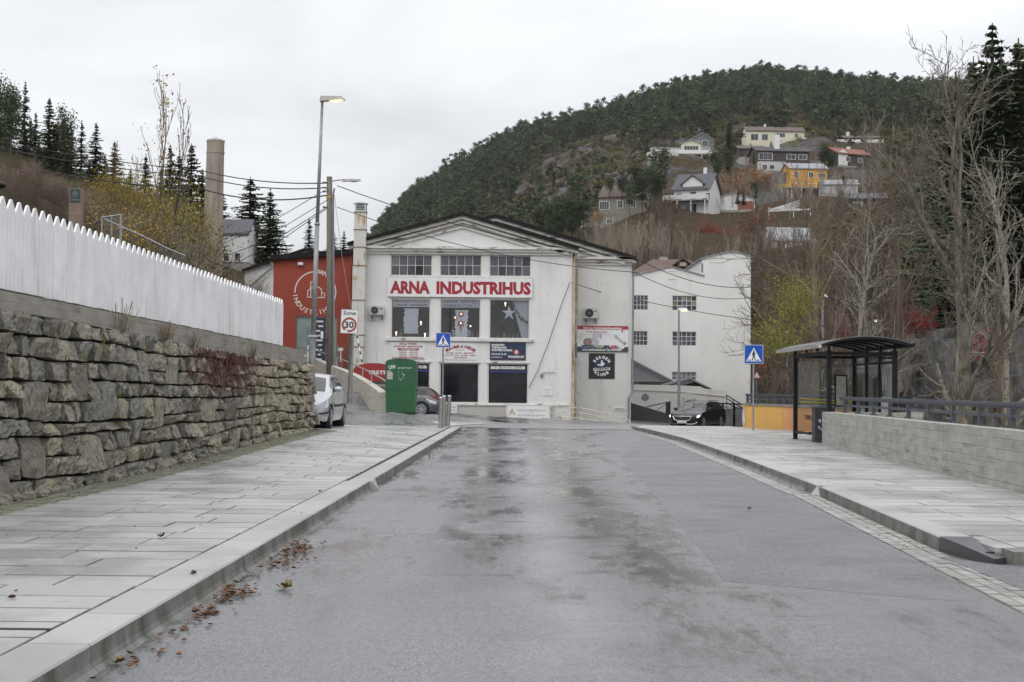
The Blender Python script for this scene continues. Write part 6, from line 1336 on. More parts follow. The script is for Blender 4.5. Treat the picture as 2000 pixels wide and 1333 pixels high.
# ---------------------------------------------------------------- bus shelter
BS = thing('bus_shelter', 'black steel bus shelter with glass sides and a shallow vaulted roof on the right pavement', 'bus shelter', (8.8, 38, .13))
xa, xb, ya, yb = 7.97, 9.62, 35.72, 39.95; zt = 2.52
for (x, y) in ((xa, ya), (xa, yb), (xb, ya), (xb, yb)): q = MB(); q.box(x - .055, x + .055, y - .055, y + .055, .1, zt); q.box(x - .09, x + .09, y - .09, y + .09, .125, .145); obj('post', q, BLK, BS)
for y in (37.15, 38.55): q = MB(); q.box(xb - .04, xb + .04, y - .04, y + .04, .1, zt); obj('post', q, BLK, BS)
q = MB(); q.box(xa - .04, xa + .04, ya + .056, yb - .056, zt - .12, zt - .02); q.box(xb - .04, xb + .04, ya + .056, yb - .056, zt - .12, zt - .02); q.box(xa + .056, xb - .056, ya - .04, ya + .04, zt - .12, zt - .04); q.box(xa + .056, xb - .056, yb - .04, yb + .04, zt - .12, zt - .04); obj('frame_beam', q, BLK, BS)
q = MB(); q.box(xa - .03, xa + .03, yb - 2.0, yb - .056, .32, .38); q.box(xb - .03, xb + .03, ya + .056, yb - .056, .28, .34); q.box(xb - .03, xb + .03, ya + .056, yb - .056, 2.2, 2.26); q.box(xa + .056, xb - .056, yb - .03, yb + .03, .28, .34); obj('lower_rail', q, BLK, BS)
for y0, y1 in ((ya + .06, 37.1), (37.2, 38.5), (38.6, yb - .06)): q = MB(); q.box(xb - .006, xb + .006, y0, y1, .36, 2.38); obj('glass_pane', q, SHELG, BS)
q = MB(); q.box(xa + .06, xb - .06, yb - .006, yb + .006, .36, 2.38); obj('glass_pane', q, SHELG, BS)
# frosted lettering on the rear glass and timetable
ys_ = 36.9
FRO = M('frosted_vinyl', (.55, .57, .57), .8)
tm = MB(); text_mb(tm, 'W', 0, 0, 0, .62, .5, .03); tm.v = [(xb - .012, 37.02 - (v[0] + .25) * 1.4, 1.55 + v[2]) for v in tm.v]; obj('frosted_letter', tm, FRO, BS)
q = MB(); q.box(xb - .011, xb - .0075, 36.0, 37.0, .5, 1.35); obj('frosted_sheet', q, FRO, BS)
tm = MB(); text_mb(tm, 'WOW', 0, 0, 0, .28, .9, .02); tm.v = [(xb - .012, 38.3 - (v[0] + .45) * 1.0, 1.85 + v[2]) for v in tm.v]; obj('frosted_letter', tm, FRO, BS)
q = MB(); q.box(9.06, 9.42, yb - .05, yb - .02, 1.05, 1.95); obj('timetable_case', q, BLK, BS); q = MB(); q.box(9.1, 9.38, yb - .054, yb - .051, 1.09, 1.91); obj('timetable', q, M('timetable_paper', (.6, .62, .55), .6, (.4, .42, .36), 9), BS)
q = MB(); q.tube([(xa + .1, yb - .02, 1.28), (xb, yb - .02, 1.2)], .018, 6); q.tube([(xa + .1, yb - .02, 1.18), (xb, yb - .02, 1.14)], .018, 6); obj('yellow_line', q, M('yellow_tape', (.6, .5, .04), .5), BS)
q = MB(); q.box(9.2, 9.5, 36.4, 39.4, .56, .60); 
for y in (36.8, 39): q.box(9.3, 9.5, y - .03, y + .03, .13, .56)
obj('bench', q, M('bench_wood', (.12, .08, .05), .7), BS)
# vaulted roof with ribs, translucent sheet and eaves
Y0, Y1 = 35.15, 40.75; XA, XB = 7.62, 9.92; n = 14
def rz_(u): return 2.60 + .22 * math.sin(math.pi * min(1, max(0, u * .96 + .03))) ** .8 + .05 * u
q = MB()
for i in range(n):
    u0, u1 = i / n, (i + 1) / n; x0, x1 = lerp(XA, XB, u0), lerp(XA, XB, u1); q.hexa([(x0, Y0, rz_(u0)), (x1, Y0, rz_(u1)), (x1, Y1, rz_(u1)), (x0, Y1, rz_(u0)), (x0, Y0, rz_(u0) + .02), (x1, Y0, rz_(u1) + .02), (x1, Y1, rz_(u1) + .02), (x0, Y1, rz_(u0) + .02)])
obj('roof_sheet', q, M('smoked_roof', (.09, .095, .10), .25, (.14, .15, .155), 3), BS)
for y in np.linspace(Y0 + .04, Y1 - .04, 7):
    q = MB()
    for i in range(n): u0, u1 = i / n, (i + 1) / n; x0, x1 = lerp(XA, XB, u0), lerp(XA, XB, u1); d_ = .055 if y < Y0 + .1 or y > Y1 - .1 else .04; q.hexa([(x0, y - .03, rz_(u0) - d_), (x1, y - .03, rz_(u1) - d_), (x1, y + .03, rz_(u1) - d_), (x0, y + .03, rz_(u0) - d_), (x0, y - .03, rz_(u0) - .002), (x1, y - .03, rz_(u1) - .002), (x1, y + .03, rz_(u1) - .002), (x0, y + .03, rz_(u0) - .002)])
    obj('roof_rib', q, BLK, BS)
q = MB(); q.box(XA - .05, XA + .03, Y0 - .02, Y1 + .02, 2.56, 2.64); obj('eaves_gutter', q, GALVL, BS); q = MB(); q.box(XB - .03, XB + .05, Y0 - .02, Y1 + .02, rz_(1) - .06, rz_(1) + .03); obj('eaves_gutter', q, BLK, BS)
for y in (ya, 37.1, 38.5, yb):
    for x in (xa, xb): q = MB(); q.box(x - .03, x + .03, y - .03, y + .03, zt, rz_((x - XA) / (XB - XA)) - .05); obj('strut', q, BLK, BS)
# dark cabinet next to the near post
q = MB(); q.box(8.0, 8.62, 36.6, 37.0, .14, 1.30); t = thing('utility_cabinet', 'black utility cabinet with torn stickers beside the near post of the bus shelter', 'cabinet', (8.3, 36.6, .14)); 
q = MB(); q.box(7.98, 8.5, 37.4, 37.8, .14, 1.05); obj('body', q, M('cabinet_black', (.02, .022, .025), .5, (.04, .04, .045), 5), t); q = MB(); q.box(7.95, 8.53, 37.37, 37.83, 1.051, 1.09); obj('lid', q, RAILD, t)
q = MB(); rr = random.Random(9)
for k in range(16): x = rr.uniform(8.02, 8.42); z = rr.uniform(.35, .95); s_ = rr.uniform(.02, .06); q.add([(x, 37.395, z), (x + s_, 37.395, z - s_ * .8), (x + s_ * 1.3, 37.395, z + s_ * .7), (x + s_ * .2, 37.395, z + s_)], [(0, 1, 2, 3)])
obj('torn_sticker', q, M('sticker_grey', (.45, .48, .52), .6), t)
# ---------------------------------------------------------------- distant lamps and signs
def far_lamp(px, by, ty, Y, lab, ln_=.9, dr=1, lit=False, rr_=.07):
    a = U(px, by, Y); b_ = U(px, ty, Y); t = thing('street_lamp', lab, 'street lamp', a, group='distant street lamps'); q = MB(); q.cyl(a - Vector((0, 0, .5)), a.lerp(b_, .4), rr_ * 1.3, rr_ * 1.2, 8); q.cyl(a.lerp(b_, .4), b_, rr_ * .9, rr_ * .7, 8); obj('pole', q, GALV, t); q = MB(); z = b_.z
    q.hexa([(b_.x - .08 * dr, Y - .12, z - .02), (b_.x + ln_ * dr, Y - .14, z - .02), (b_.x + ln_ * dr, Y + .14, z - .02), (b_.x - .08 * dr, Y + .12, z - .02), (b_.x, Y - .08, z + .13), (b_.x + (ln_ - .15) * dr, Y - .08, z + .13), (b_.x + (ln_ - .15) * dr, Y + .08, z + .13), (b_.x, Y + .08, z + .13)]); obj('lamp_housing', q, GALVL, t)
    q = MB(); q.box(min(b_.x + .15 * dr, b_.x + ln_ * .9 * dr), max(b_.x + .15 * dr, b_.x + ln_ * .9 * dr), Y - .1, Y + .1, z - .07, z - .021); obj('lamp_lens', q, LAMPON if lit else GREYP, t)
far_lamp(1326, 812, 606, 84, 'slim street lamp with a lit head in front of the white building', .55, 1, True)
far_lamp(1607, 760, 580, 70, 'slim lamp post with a white head among the trees behind the bus shelter', .25, 1)
far_lamp(1705, 690, 629, 80, 'small lamp with a white head close above the bus shelter roof', .4, 1)
far_lamp(1537, 760, 652, 75, 'plain grey pole left of the bus shelter', .05, 1)
far_lamp(560, 505, 478, 120, 'tiny street lamp above the roof of the red building', .45, 1)
far_lamp(1745, 700, 600, 95, 'far lamp post in the brush right of the bus shelter roof', .3, -1)
# cantilevered lamp top peeking at the left edge
c = U(-8, 362, 30); q = MB(); q.sphere((c.x, c.y, c.z), .22, .16, .09, 14, 8); q.cyl((c.x - .1, c.y, c.z - 3), (c.x - .1, c.y, c.z - .05), .05, n=8); t = solo('globe_lamp', q, BLK, 'black lamp head just showing above the fence at the left edge', 'lamp')
# warning triangle far right of the white building
c = U(1478, 733, 90); t = thing('warning_sign', 'small red bordered warning triangle far behind the crossing sign', 'road sign', (c.x, 90, c.z - 2)); q = MB(); s_ = .32; q.add([(c.x - s_, 90, c.z - .25), (c.x + s_, 90, c.z - .25), (c.x, 90, c.z + .3), (c.x - s_, 90.02, c.z - .25), (c.x + s_, 90.02, c.z - .25), (c.x, 90.02, c.z + .3)], [(0, 1, 2), (5, 4, 3), (0, 3, 4, 1), (1, 4, 5, 2), (2, 5, 3, 0)]); obj('red_border', q, REDP, t); q = MB(); q.add([(c.x - s_ * .65, 89.99, c.z - .18), (c.x + s_ * .65, 89.99, c.z - .18), (c.x, 89.99, c.z + .18)], [(0, 1, 2)]); obj('white_face', q, PLATEW, t); q = MB(); q.cyl((c.x, 90.05, c.z - 2.5), (c.x, 90.05, c.z + .2), .03, n=6); obj('post', q, GALV, t)
# memorial pillar and fenced cage on the left slope
YM = 55; r = FR(133, 367, 157.5, 560, YM); t = thing('memorial_stone', 'brown stone memorial pillar with a dark relief plaque behind the fence', 'monument', ((r[0] + r[1]) / 2, YM, r[2])); MS = M('memorial_granite', (.17, .12, .10), .8, (.22, .16, .13), 3, bump=.3, bsc=9)
zj_ = [r[2], r[3] - 1.15, r[3] - .02]
for k, (a_, b2) in enumerate(((r[2], r[3] - 1.08), (r[3] - 1.075, r[3]))): q = MB(); q.box(r[0], r[1], YM, YM + .35, a_, b2); obj('block', q, MS, t)
q = MB(); q.box(r[0] + .05, r[1] - .05, YM - .03, YM - .001, r[3] - .55, r[3] - .05); obj('plaque', q, M('bronze_plaque', (.035, .06, .06), .6, (.02, .03, .03), 8), t)
q = MB(); cx = (r[0] + r[1]) / 2; cz_ = r[3] - .28; q.sphere((cx, YM - .03, cz_), .12, .03, .16, 12, 8)
for dx in (-.05, .05): q.sphere((cx + dx, YM - .055, cz_ + .03), .022, .012, .016, 6, 4)
q.sphere((cx, YM - .06, cz_ - .02), .018, .02, .035, 6, 4); q.box(cx - .04, cx + .04, YM - .058, YM - .05, cz_ - .08, cz_ - .065); q.sphere((cx, YM - .02, cz_ - .2), .17, .025, .07, 12, 6); obj('relief_head', q, M('bronze_relief', (.06, .085, .08), .5), t)
YF = 50; t = thing('wire_cage', 'grey steel framed mesh fence corner behind the picket fence', 'fence', U(215, 560, YF)); P = lambda x, y, d_=YF: U(x, y, d_)
q = MB(); q.tube([P(199, 425), P(236, 420)], .03, 6); q.tube([P(199, 560), P(199, 424)], .03, 6); q.tube([P(218, 560), P(218, 422)], .03, 6); q.tube([P(236, 560), P(236, 420)], .04, 6); q.tube([P(203, 428), P(280, 462), P(330, 487), P(362, 500)], .03, 6); q.tube([P(199, 425), P(180, 440, 54)], .03, 6); obj('frame', q, GALV, t)
q = MB()
for k in range(14): x = lerp(200, 235, k / 13); q.cyl(P(x, 560), P(x, lerp(425, 420.5, k / 13)), .006, n=3)
for k in range(20): y_ = lerp(428, 560, k / 19); q.cyl(P(199, y_), P(236, y_ - 3), .006, n=3)
for k in range(26):
    x = lerp(236, 362, k / 25); yt = np.interp(x, [203, 280, 330, 362], [428, 462, 487, 500]); q.cyl(P(x, 570), P(x, yt), .006, n=3)
obj('mesh', q, M('mesh_wire', (.1, .13, .13), .6), t)
# ================================================================ CARS
TYRE = M('tyre', (.015, .015, .016), .85, (.03, .03, .03), 12); RIMM = M('alloy_rim', (.45, .45, .47), .3, metal=.8); RIMG = M('wheel_cover', (.36, .37, .38), .4, metal=.5)
CGL = M('car_glass', (.012, .014, .017), .04, spec=.7); PLAST = M('black_plastic', (.02, .02, .022), .6); CLENS = M('headlamp_glass', (.42, .44, .47), .08, (.7, .72, .75), 14, spec=.8)
LAMP_ON = M('headlamp_lit', (1, .96, .88), .2, emit=5); TAILR = M('tail_red', (.18, .01, .01), .3); CHROME = M('chrome', (.7, .7, .7), .12, metal=1); UNDER = M('car_underside', (.008, .008, .008), .9)
def car(name, label, loc, rz, st, wheels, rw, hwid, paint, cowl, roof0, roof1, tail, sidewin, rim=RIMM, lit=False, extras=None, plate='', seatc=None):
    """st: stations (x, belt z, top z, half width, roof-edge half width); x runs from the nose backwards"""
    t = thing(name, label, 'car', loc, rz); t.rotation_euler = (0, 0, rz)
    xs0 = [s[0] for s in st]; L_ = xs0[-1]
    def I(k, x): return float(np.interp(x, xs0, [s[k] for s in st]))
    def sm(k, x, h=.07): return (I(k, x - h) + 2 * I(k, x) + I(k, x + h)) / 4
    def arch(x):
        z = .0
        for wx in wheels:
            Rr = rw + .055; d = x - wx
            if abs(d) < Rr: z = max(z, rw + math.sqrt(Rr * Rr - d * d))
        return z
    def S(x, v, off=0.0):
        """v 0..1: sill .. waist .. belt(0.55) .. roof edge(.8) .. centre line (1)"""
        w_ = sm(3, x); b_ = sm(1, x); tp = sm(2, x); wr = sm(4, x); z0 = max(.20 + .06 * max(0, 1 - x / .25) ** 2 + .05 * max(0, 1 - (L_ - x) / .3), arch(x)); inc = .0
        # rounding in plan at nose and tail
        rn = 1 - .20 * max(0, 1 - x / .55) ** 2.4 - .14 * max(0, 1 - (L_ - x) / .45) ** 2.4
        if v <= .55:
            f = v / .55; z = lerp(z0, b_, f); zz = (z - .2) / (b_ - .2); y = w_ * rn * (1 - .055 * (1 - min(1, zz * 2.6)) ** 2 - .05 * max(0, zz - .45) ** 1.5 * 2.0)
            if abs(zz - .62) < .06: y += .006
        elif v <= .8:
            f = (v - .55) / .25; yb = w_ * rn * (1 - .05 * .55 ** 1.5 * 2.0); y = lerp(yb, wr * (rn * .6 + .4), f) ; z = lerp(b_, tp - .03 * min(1, (tp - b_) * 3), f); y += .018 * math.sin(math.pi * f) * min(1, (tp - b_) * 3)
        else:
            f = (v - .8) / .2; y = lerp(wr * (rn * .6 + .4), 0, f); z = tp - .03 * min(1, (tp - b_) * 3) * (1 - math.sin(f * math.pi / 2)) + .035 * math.sin(f * math.pi / 2)
        xx = x
        # bow the nose and tail in plan and lean them in profile
        yn = y / w_; zr = (z - .2) / .55
        if x < .6: xx += (1 - x / .6) ** 2 * (.16 * yn * yn + .10 * max(0, zr - .35) ** 1.3)
        if L_ - x < .5: xx -= (1 - (L_ - x) / .5) ** 2 * (.12 * yn * yn)
        return Vector((y, xx, z))
    xs = sorted(set([round(v, 3) for v in np.linspace(0, L_, 64)] + [round(w_ + s * (rw + .055) * c, 3) for w_ in wheels for s in (-1, 1) for c in (.3, .6, .8, .92, .98, 1.0, 1.02)]))
    vs_ = [0, .05, .1, .18, .27, .36, .45, .52, .55, .6, .67, .74, .8, .83, .88, .94, 1.0]
    q = MB(); nv = len(vs_)
    for x in xs:
        for v in vs_: q.v.append(S(x, v)[:])
        for v in vs_[-2::-1]: p = S(x, v); q.v.append((-p.x, p.y, p.z))
    W_ = 2 * nv - 1
    for i in range(len(xs) - 1):
        for j in range(W_ - 1): a = i * W_ + j; q.f.append((a, a + 1, a + W_ + 1, a + W_))
    q.f.append(tuple(range(W_ - 1, -1, -1))); q.f.append(tuple(range((len(xs) - 1) * W_, len(xs) * W_))); q.m = [0] * len(q.f)
    q.v = [tuple(v) for v in q.v]
    me = q.mesh('body', paint, True); b = link('body', me, t)
    mod = b.modifiers.new('edge', 'EDGE_SPLIT'); mod.split_angle = R(40)
    def patch(nm, x0, x1, v0, v1, mat, both=True, nx=8, nvv=5, off=.006, side=0, par=t, xf=None, lab=None):
        for sg in ((1, -1) if both else (side or 1,)):
            p = MB()
            for i in range(nx + 1):
                for j in range(nvv + 1):
                    u = i / nx; v = lerp(v0, v1, j / nvv); xa, xb = (x0, x1) if xf is None else xf((v - v0) / (v1 - v0)); x = lerp(xa, xb, u); P0 = S(x, v); e = .01
                    n_ = (S(x + e, v) - P0).cross(S(x, min(1, v + .01)) - P0) if v < .99 else Vector((0, 0, -1)); n_ = n_.normalized() if n_.length > 1e-9 else Vector((1, 0, 0))
                    if n_.x < 0 and v < .79: n_ = -n_
                    if v >= .79 and n_.z < 0: n_ = -n_
                    P1 = P0 + n_ * off; p.v.append((sg * P1.x, P1.y, P1.z))
            for i in range(nx):
                for j in range(nvv): a = i * (nvv + 1) + j; p.f.append((a, a + 1, a + nvv + 2, a + nvv + 1)); p.m.append(0)
            ob = link(nm, p.mesh(nm, mat, True), par)
            if lab: ob['label'] = lab
    def across(nm, x0, x1, v0, mat, nx=8, off=.006):
        p = MB(); vv = list(np.linspace(v0, 1, 7)); row = [(1, v) for v in vv] + [(-1, v) for v in vv[-2::-1]]
        for i in range(nx + 1):
            for sg, v in row: x = lerp(x0, x1, i / nx); P0 = S(x, v); T_ = S(x + .02, v) - S(x - .02, v); n_ = Vector((0, -T_.z, T_.y)).normalized(); P1 = P0 + n_ * off; p.v.append((sg * P1.x, P1.y, P1.z))
        W2 = len(row)
        for i in range(nx):
            for j in range(W2 - 1): a = i * W2 + j; p.f.append((a, a + 1, a + W2 + 1, a + W2)); p.m.append(0)
        return link(nm, p.mesh(nm, mat, True), t)
    across('windscreen', cowl + .07, roof0 - .05, .825, CGL); across('rear_window', roof1 + .08, tail - .04, .83, CGL)
    for (a, c_) in sidewin: patch('side_window', a, c_, .585, .775, CGL)
    # underside and arch voids
    q = MB(); q.box(-hwid * .86, hwid * .86, .35, L_ - .35, .19, .45); link('underside', q.mesh('underside', UNDER), t)
    for wx in wheels:
        q = MB(); q.cyl((-hwid * .90, wx, rw), (hwid * .90, wx, rw), rw + .05, rw + .05, 24); link('wheel_arch', q.mesh('wheel_arch', UNDER), t)
        for sg in (1, -1):
            q = MB(); y0, y1 = sg * (hwid - .20), sg * (hwid - .012); q.cyl((y0, wx, rw), (y1 - sg * .02, wx, rw), rw, rw, 28); q.cyl((y1 - sg * .02, wx, rw), (y1, wx, rw), rw, rw * .93, 28); wh = link('wheel', q.mesh('wheel', TYRE, False), t)
            q = MB(); q.cyl((y1 - sg * .03, wx, rw), (y1 + sg * .003, wx, rw), rw * .70, rw * .67, 24)
            link('rim', q.mesh('rim', M('rim_dark', (.05, .05, .055), .5) , False), wh)
            q = MB(); n = 7
            for k in range(n):
                a = 2 * math.pi * k / n + .3; c1 = (y1 + sg * .008, wx + math.cos(a) * rw * .12, rw + math.sin(a) * rw * .12); c2 = (y1 + sg * .010, wx + math.cos(a) * rw * .67, rw + math.sin(a) * rw * .67); q.bar(c1, c2, rw * .17, .014, (sg, 0, 0))
            q.cyl((y1, wx, rw), (y1 + sg * .02, wx, rw), rw * .17, n=12)
            for k in range(20): a0, a1 = 2 * math.pi * k / 20, 2 * math.pi * (k + 1) / 20; q.add([(y1 + sg * .006, wx + math.cos(a) * rw * f, rw + math.sin(a) * rw * f) for a, f in ((a0, .60), (a1, .60), (a1, .72), (a0, .72))], [(0, 1, 2, 3)])
            link('spokes', q.mesh('spokes', rim, False), wh)
    # mirrors
    for sg in (1, -1):
        p = S(cowl + .48, .60); q = MB(); q.sphere((sg * (p.x + .13), p.y - .02, p.z + .055), .115, .075, .082, 12, 8); m_ = link('mirror', q.mesh('mirror', paint, True), t); q = MB(); q.box(min(sg * p.x, sg * (p.x + .1)), max(sg * p.x, sg * (p.x + .1)), p.y - .02, p.y + .05, p.z - .01, p.z + .03); link('mirror_stalk', q.mesh('mirror_stalk', PLAST), m_)
        patch('door_handle', cowl + 1.18, cowl + 1.34, .505, .53, paint, False, 4, 2, .02, sg); patch('door_handle', cowl + 2.0, cowl + 2.15, .505, .53, paint, False, 4, 2, .02, sg)
    for a in (cowl + .28, cowl + 1.42, cowl + 2.28):
        patch('door_seam', a, a + .012, .06, .55, PLAST, True, 1, 8, .002)
    if extras: extras(t, S, patch, L_)
    return t
SILV = M('silver_paint', (.42, .43, .45), .28, metal=.55, coat=.6); BLKP = M('black_paint', (.006, .006, .007), .3, coat=.35, spec=.3); GREYC = M('grey_car_paint', (.09, .095, .11), .25, metal=.5, coat=.8)
# stations of a small hatchback, 4.03 m
hatch = [(0, .62, .64, .72, .55), (.12, .70, .72, .80, .60), (.45, .80, .83, .845, .66), (.95, .90, .94, .855, .70), (1.1, .93, .98, .858, .70), (1.35, .945, 1.12, .86, .69), (1.75, .955, 1.36, .86, .62), (2.0, .96, 1.44, .86, .60), (2.5, .965, 1.475, .86, .60), (3.1, .975, 1.455, .855, .60), (3.5, .99, 1.38, .85, .60), (3.72, .98, 1.20, .84, .60), (3.9, .95, 1.0, .82, .60), (4.03, .80, .84, .78, .58)]
def pe(t, S, patch, L_):
    patch('headlight', .16, .70, .37, .545, CLENS, True, 8, 5, .008, xf=lambda f: (lerp(.12, .30, f), lerp(.40, .74, f)))
    patch('bumper_strip', .02, .55, .20, .255, PLAST, True, 10, 2, .012); patch('side_moulding', 1.12, 3.05, .27, .32, PLAST, True, 10, 2, .012)
    patch('fog_lamp', .10, .32, .08, .13, CHROME, True, 4, 2, .008)
    q = MB(); q.box(-.36, .36, -.012, .02, .30, .46); link('grille', q.mesh('grille', PLAST), t); q = MB(); q.box(-.26, .26, -.03, -.013, .50, .60); link('number_plate', q.mesh('number_plate', PLATEW), t)
    q = MB(); q.tube([(0, 1.16, 1.0), (.45, 1.12, .975), (.60, 1.18, .975)], .012, 5); link('wiper', q.mesh('wiper', PLAST), t); patch('tail_light', 3.62, 3.86, .50, .70, TAILR, True, 4, 4, .006)
x_, y_ = -5.70, 37.45
car('silver_hatchback', 'small silver hatchback parked facing the viewer behind the end of the stone wall', (x_, y_, .36), R(-1.5), hatch, (.78, 3.22), .305, .86, SILV, 1.02, 1.82, 3.35, 3.85, ((1.42, 2.18), (2.26, 2.95), (3.05, 3.38)), RIMG, extras=pe)
# estate, 4.9 m
est = [(0, .62, .64, .80, .6), (.12, .70, .74, .87, .66), (.5, .80, .85, .915, .72), (1.05, .90, .96, .925, .76), (1.25, .93, 1.0, .928, .76), (1.6, .95, 1.16, .93, .72), (2.05, .965, 1.38, .93, .65), (2.35, .97, 1.46, .93, .62), (2.9, .98, 1.495, .93, .61), (3.6, 1.0, 1.49, .925, .60), (4.2, 1.02, 1.45, .92, .59), (4.45, 1.02, 1.32, .915, .59), (4.7, 1.0, 1.10, .90, .6), (4.9, .85, .90, .84, .6)]
def op(t, S, patch, L_):
    patch('headlight', .12, .72, .42, .545, CLENS, True, 8, 4, .008, xf=lambda f: (lerp(.08, .26, f), lerp(.42, .78, f)))
    patch('headlight_bulb', .16, .34, .45, .52, LAMP_ON, True, 4, 3, .02)
    q = MB(); P_ = [(-.52, -.02, .66), (.52, -.02, .66), (.42, -.03, .47), (.26, -.035, .42), (-.26, -.035, .42), (-.42, -.03, .47)]; q.add(P_, [tuple(range(6))]); q.v = [(v[0], v[1] + .05 + abs(v[0]) ** 2 * .25, v[2]) for v in q.v]; q.v += [(v[0], v[1] - .03, v[2]) for v in q.v]; q.f = [tuple(range(6)), tuple(range(11, 5, -1))] + [(i, (i + 1) % 6, 6 + (i + 1) % 6, 6 + i) for i in range(6)]; q.m = [0] * 8; link('grille', q.mesh('grille', PLAST), t)
    q = MB(); f = lambda x: -.045 + .05 + x * x * .25 - .04; q.tube([(x, f(x), z) for x, z in ((-.54, .67), (-.2, .665), (.2, .665), (.54, .67))], .02, 6); q.tube([(x, f(x), z) for x, z in ((.54, .66), (.43, .47), (.26, .415), (-.26, .415), (-.43, .47), (-.54, .66))], .014, 6); 
    n = 12; q.tube([(math.cos(2 * math.pi * i / n) * .06, -.05, .665 + math.sin(2 * math.pi * i / n) * .06) for i in range(n + 1)], .010, 5); link('chrome_trim', q.mesh('chrome_trim', CHROME), t)
    q = MB(); q.box(-.26, .26, -.03, .0, .29, .40); pl = link('number_plate', q.mesh('number_plate', PLATEW), t); q = MB(); text_mb(q, 'SV 47260', 0, -.034, .315, .055, .42, .01); link('plate_lettering', q.mesh('plate_lettering', BLACKP), pl)
    q = MB(); q.tube([(.25, .0, .245), (.62, .09, .25), (.80, .24, .36)], .014, 5); q.tube([(-.25, .0, .245), (-.62, .09, .25), (-.80, .24, .36)], .014, 5); link('bumper_trim', q.mesh('bumper_trim', CHROME), t); patch('window_trim', 1.75, 4.3, .565, .578, CHROME, True, 12, 1, .01)
    for sg in (1, -1): q = MB(); q.tube([(sg * .60, 2.4, 1.50), (sg * .60, 3.3, 1.53), (sg * .58, 4.25, 1.49)], .018, 6); link('roof_rail', q.mesh('roof_rail', CHROME), t)
    patch('tail_light', 4.5, 4.78, .48, .60, TAILR, True, 4, 3, .006)
c = U(1332, 820, 77.4)
car('black_estate_car', 'black estate car with lit headlights and chrome grille arriving from the right', (c.x, 77.4, -.64), R(-28), est, (.93, 3.70), .335, .93, BLKP, 1.12, 2.12, 4.22, 4.72, ((1.66, 2.45), (2.53, 3.30), (3.38, 4.15)), RIMM, extras=op)
def sk(t, S, patch, L_):
    patch('headlight', .14, .70, .40, .54, CLENS, True, 6, 4, .008); patch('window_trim', 1.5, 3.9, .562, .578, CHROME, True, 12, 1, .01); patch('tail_light', 4.3, 4.7, .42, .56, TAILR, True, 4, 3, .006)
    for sg in (1, -1): q = MB(); q.tube([(sg * .60, 2.4, 1.50), (sg * .60, 3.3, 1.53), (sg * .58, 4.25, 1.49)], .018, 6); link('roof_rail', q.mesh('roof_rail', PLAST), t)
c = U(861, 800, 67.5)
car('grey_saloon', 'dark grey car parked side on behind the green container', (c.x, 67.5 + .9, .10), R(90), est, (.93, 3.70), .33, .93, GREYC, 1.12, 2.12, 4.22, 4.72, ((1.66, 2.45), (2.53, 3.30), (3.38, 4.15)), RIMM, extras=sk)
REDC = M('dark_red_paint', (.045, .009, .010), .3, coat=.7)
c = U(862, 780, 73.5)
car('red_estate_car', 'dark red estate car with roof rails parked behind the grey car', (c.x - 4.85, 73.5, .0), R(-90), est, (.93, 3.70), .33, .93, REDC, 1.12, 2.12, 4.22, 4.72, ((1.66, 2.45), (2.53, 3.30), (3.38, 4.15)), RIMM, extras=sk)
# ================================================================ HOUSES ON THE HILLSIDE
ROOFC = {'slate': M('slate_roof', (.07, .075, .085), .8, (.10, .10, .11), 2, world=True), 'brown': M('brown_roof', (.085, .06, .05), .85, (.12, .09, .075), 2, world=True), 'red': M('red_roof', (.19, .075, .05), .85, (.24, .10, .07), 2, world=True), 'dark': M('dark_roof', (.045, .042, .042), .85, (.07, .06, .06), 2, world=True), 'pale': M('pale_roof', (.30, .31, .32), .8, (.22, .23, .24), 1, world=True)}
HW = {'white': M('house_white', (.66, .66, .65), .7), 'cream': M('house_cream', (.60, .58, .44), .75, (.55, .52, .40), 2), 'grey': M('house_grey', (.26, .25, .21), .85, (.20, .19, .16), 1.5, world=True), 'ochre': M('house_ochre', (.62, .33, .055), .75, (.55, .29, .05), 1), 'dark': M('house_dark', (.045, .035, .03), .8, (.07, .055, .05), 2), 'base': M('house_base', (.36, .35, .31), .85, (.28, .27, .24), 1, world=True), 'brick': M('house_brick', (.26, .09, .06), .85, (.22, .075, .05), 3), 'slateblue': M('house_slate', (.14, .145, .16), .8), 'pale': M('house_pale', (.42, .43, .44), .8)}
WINT = FRAME
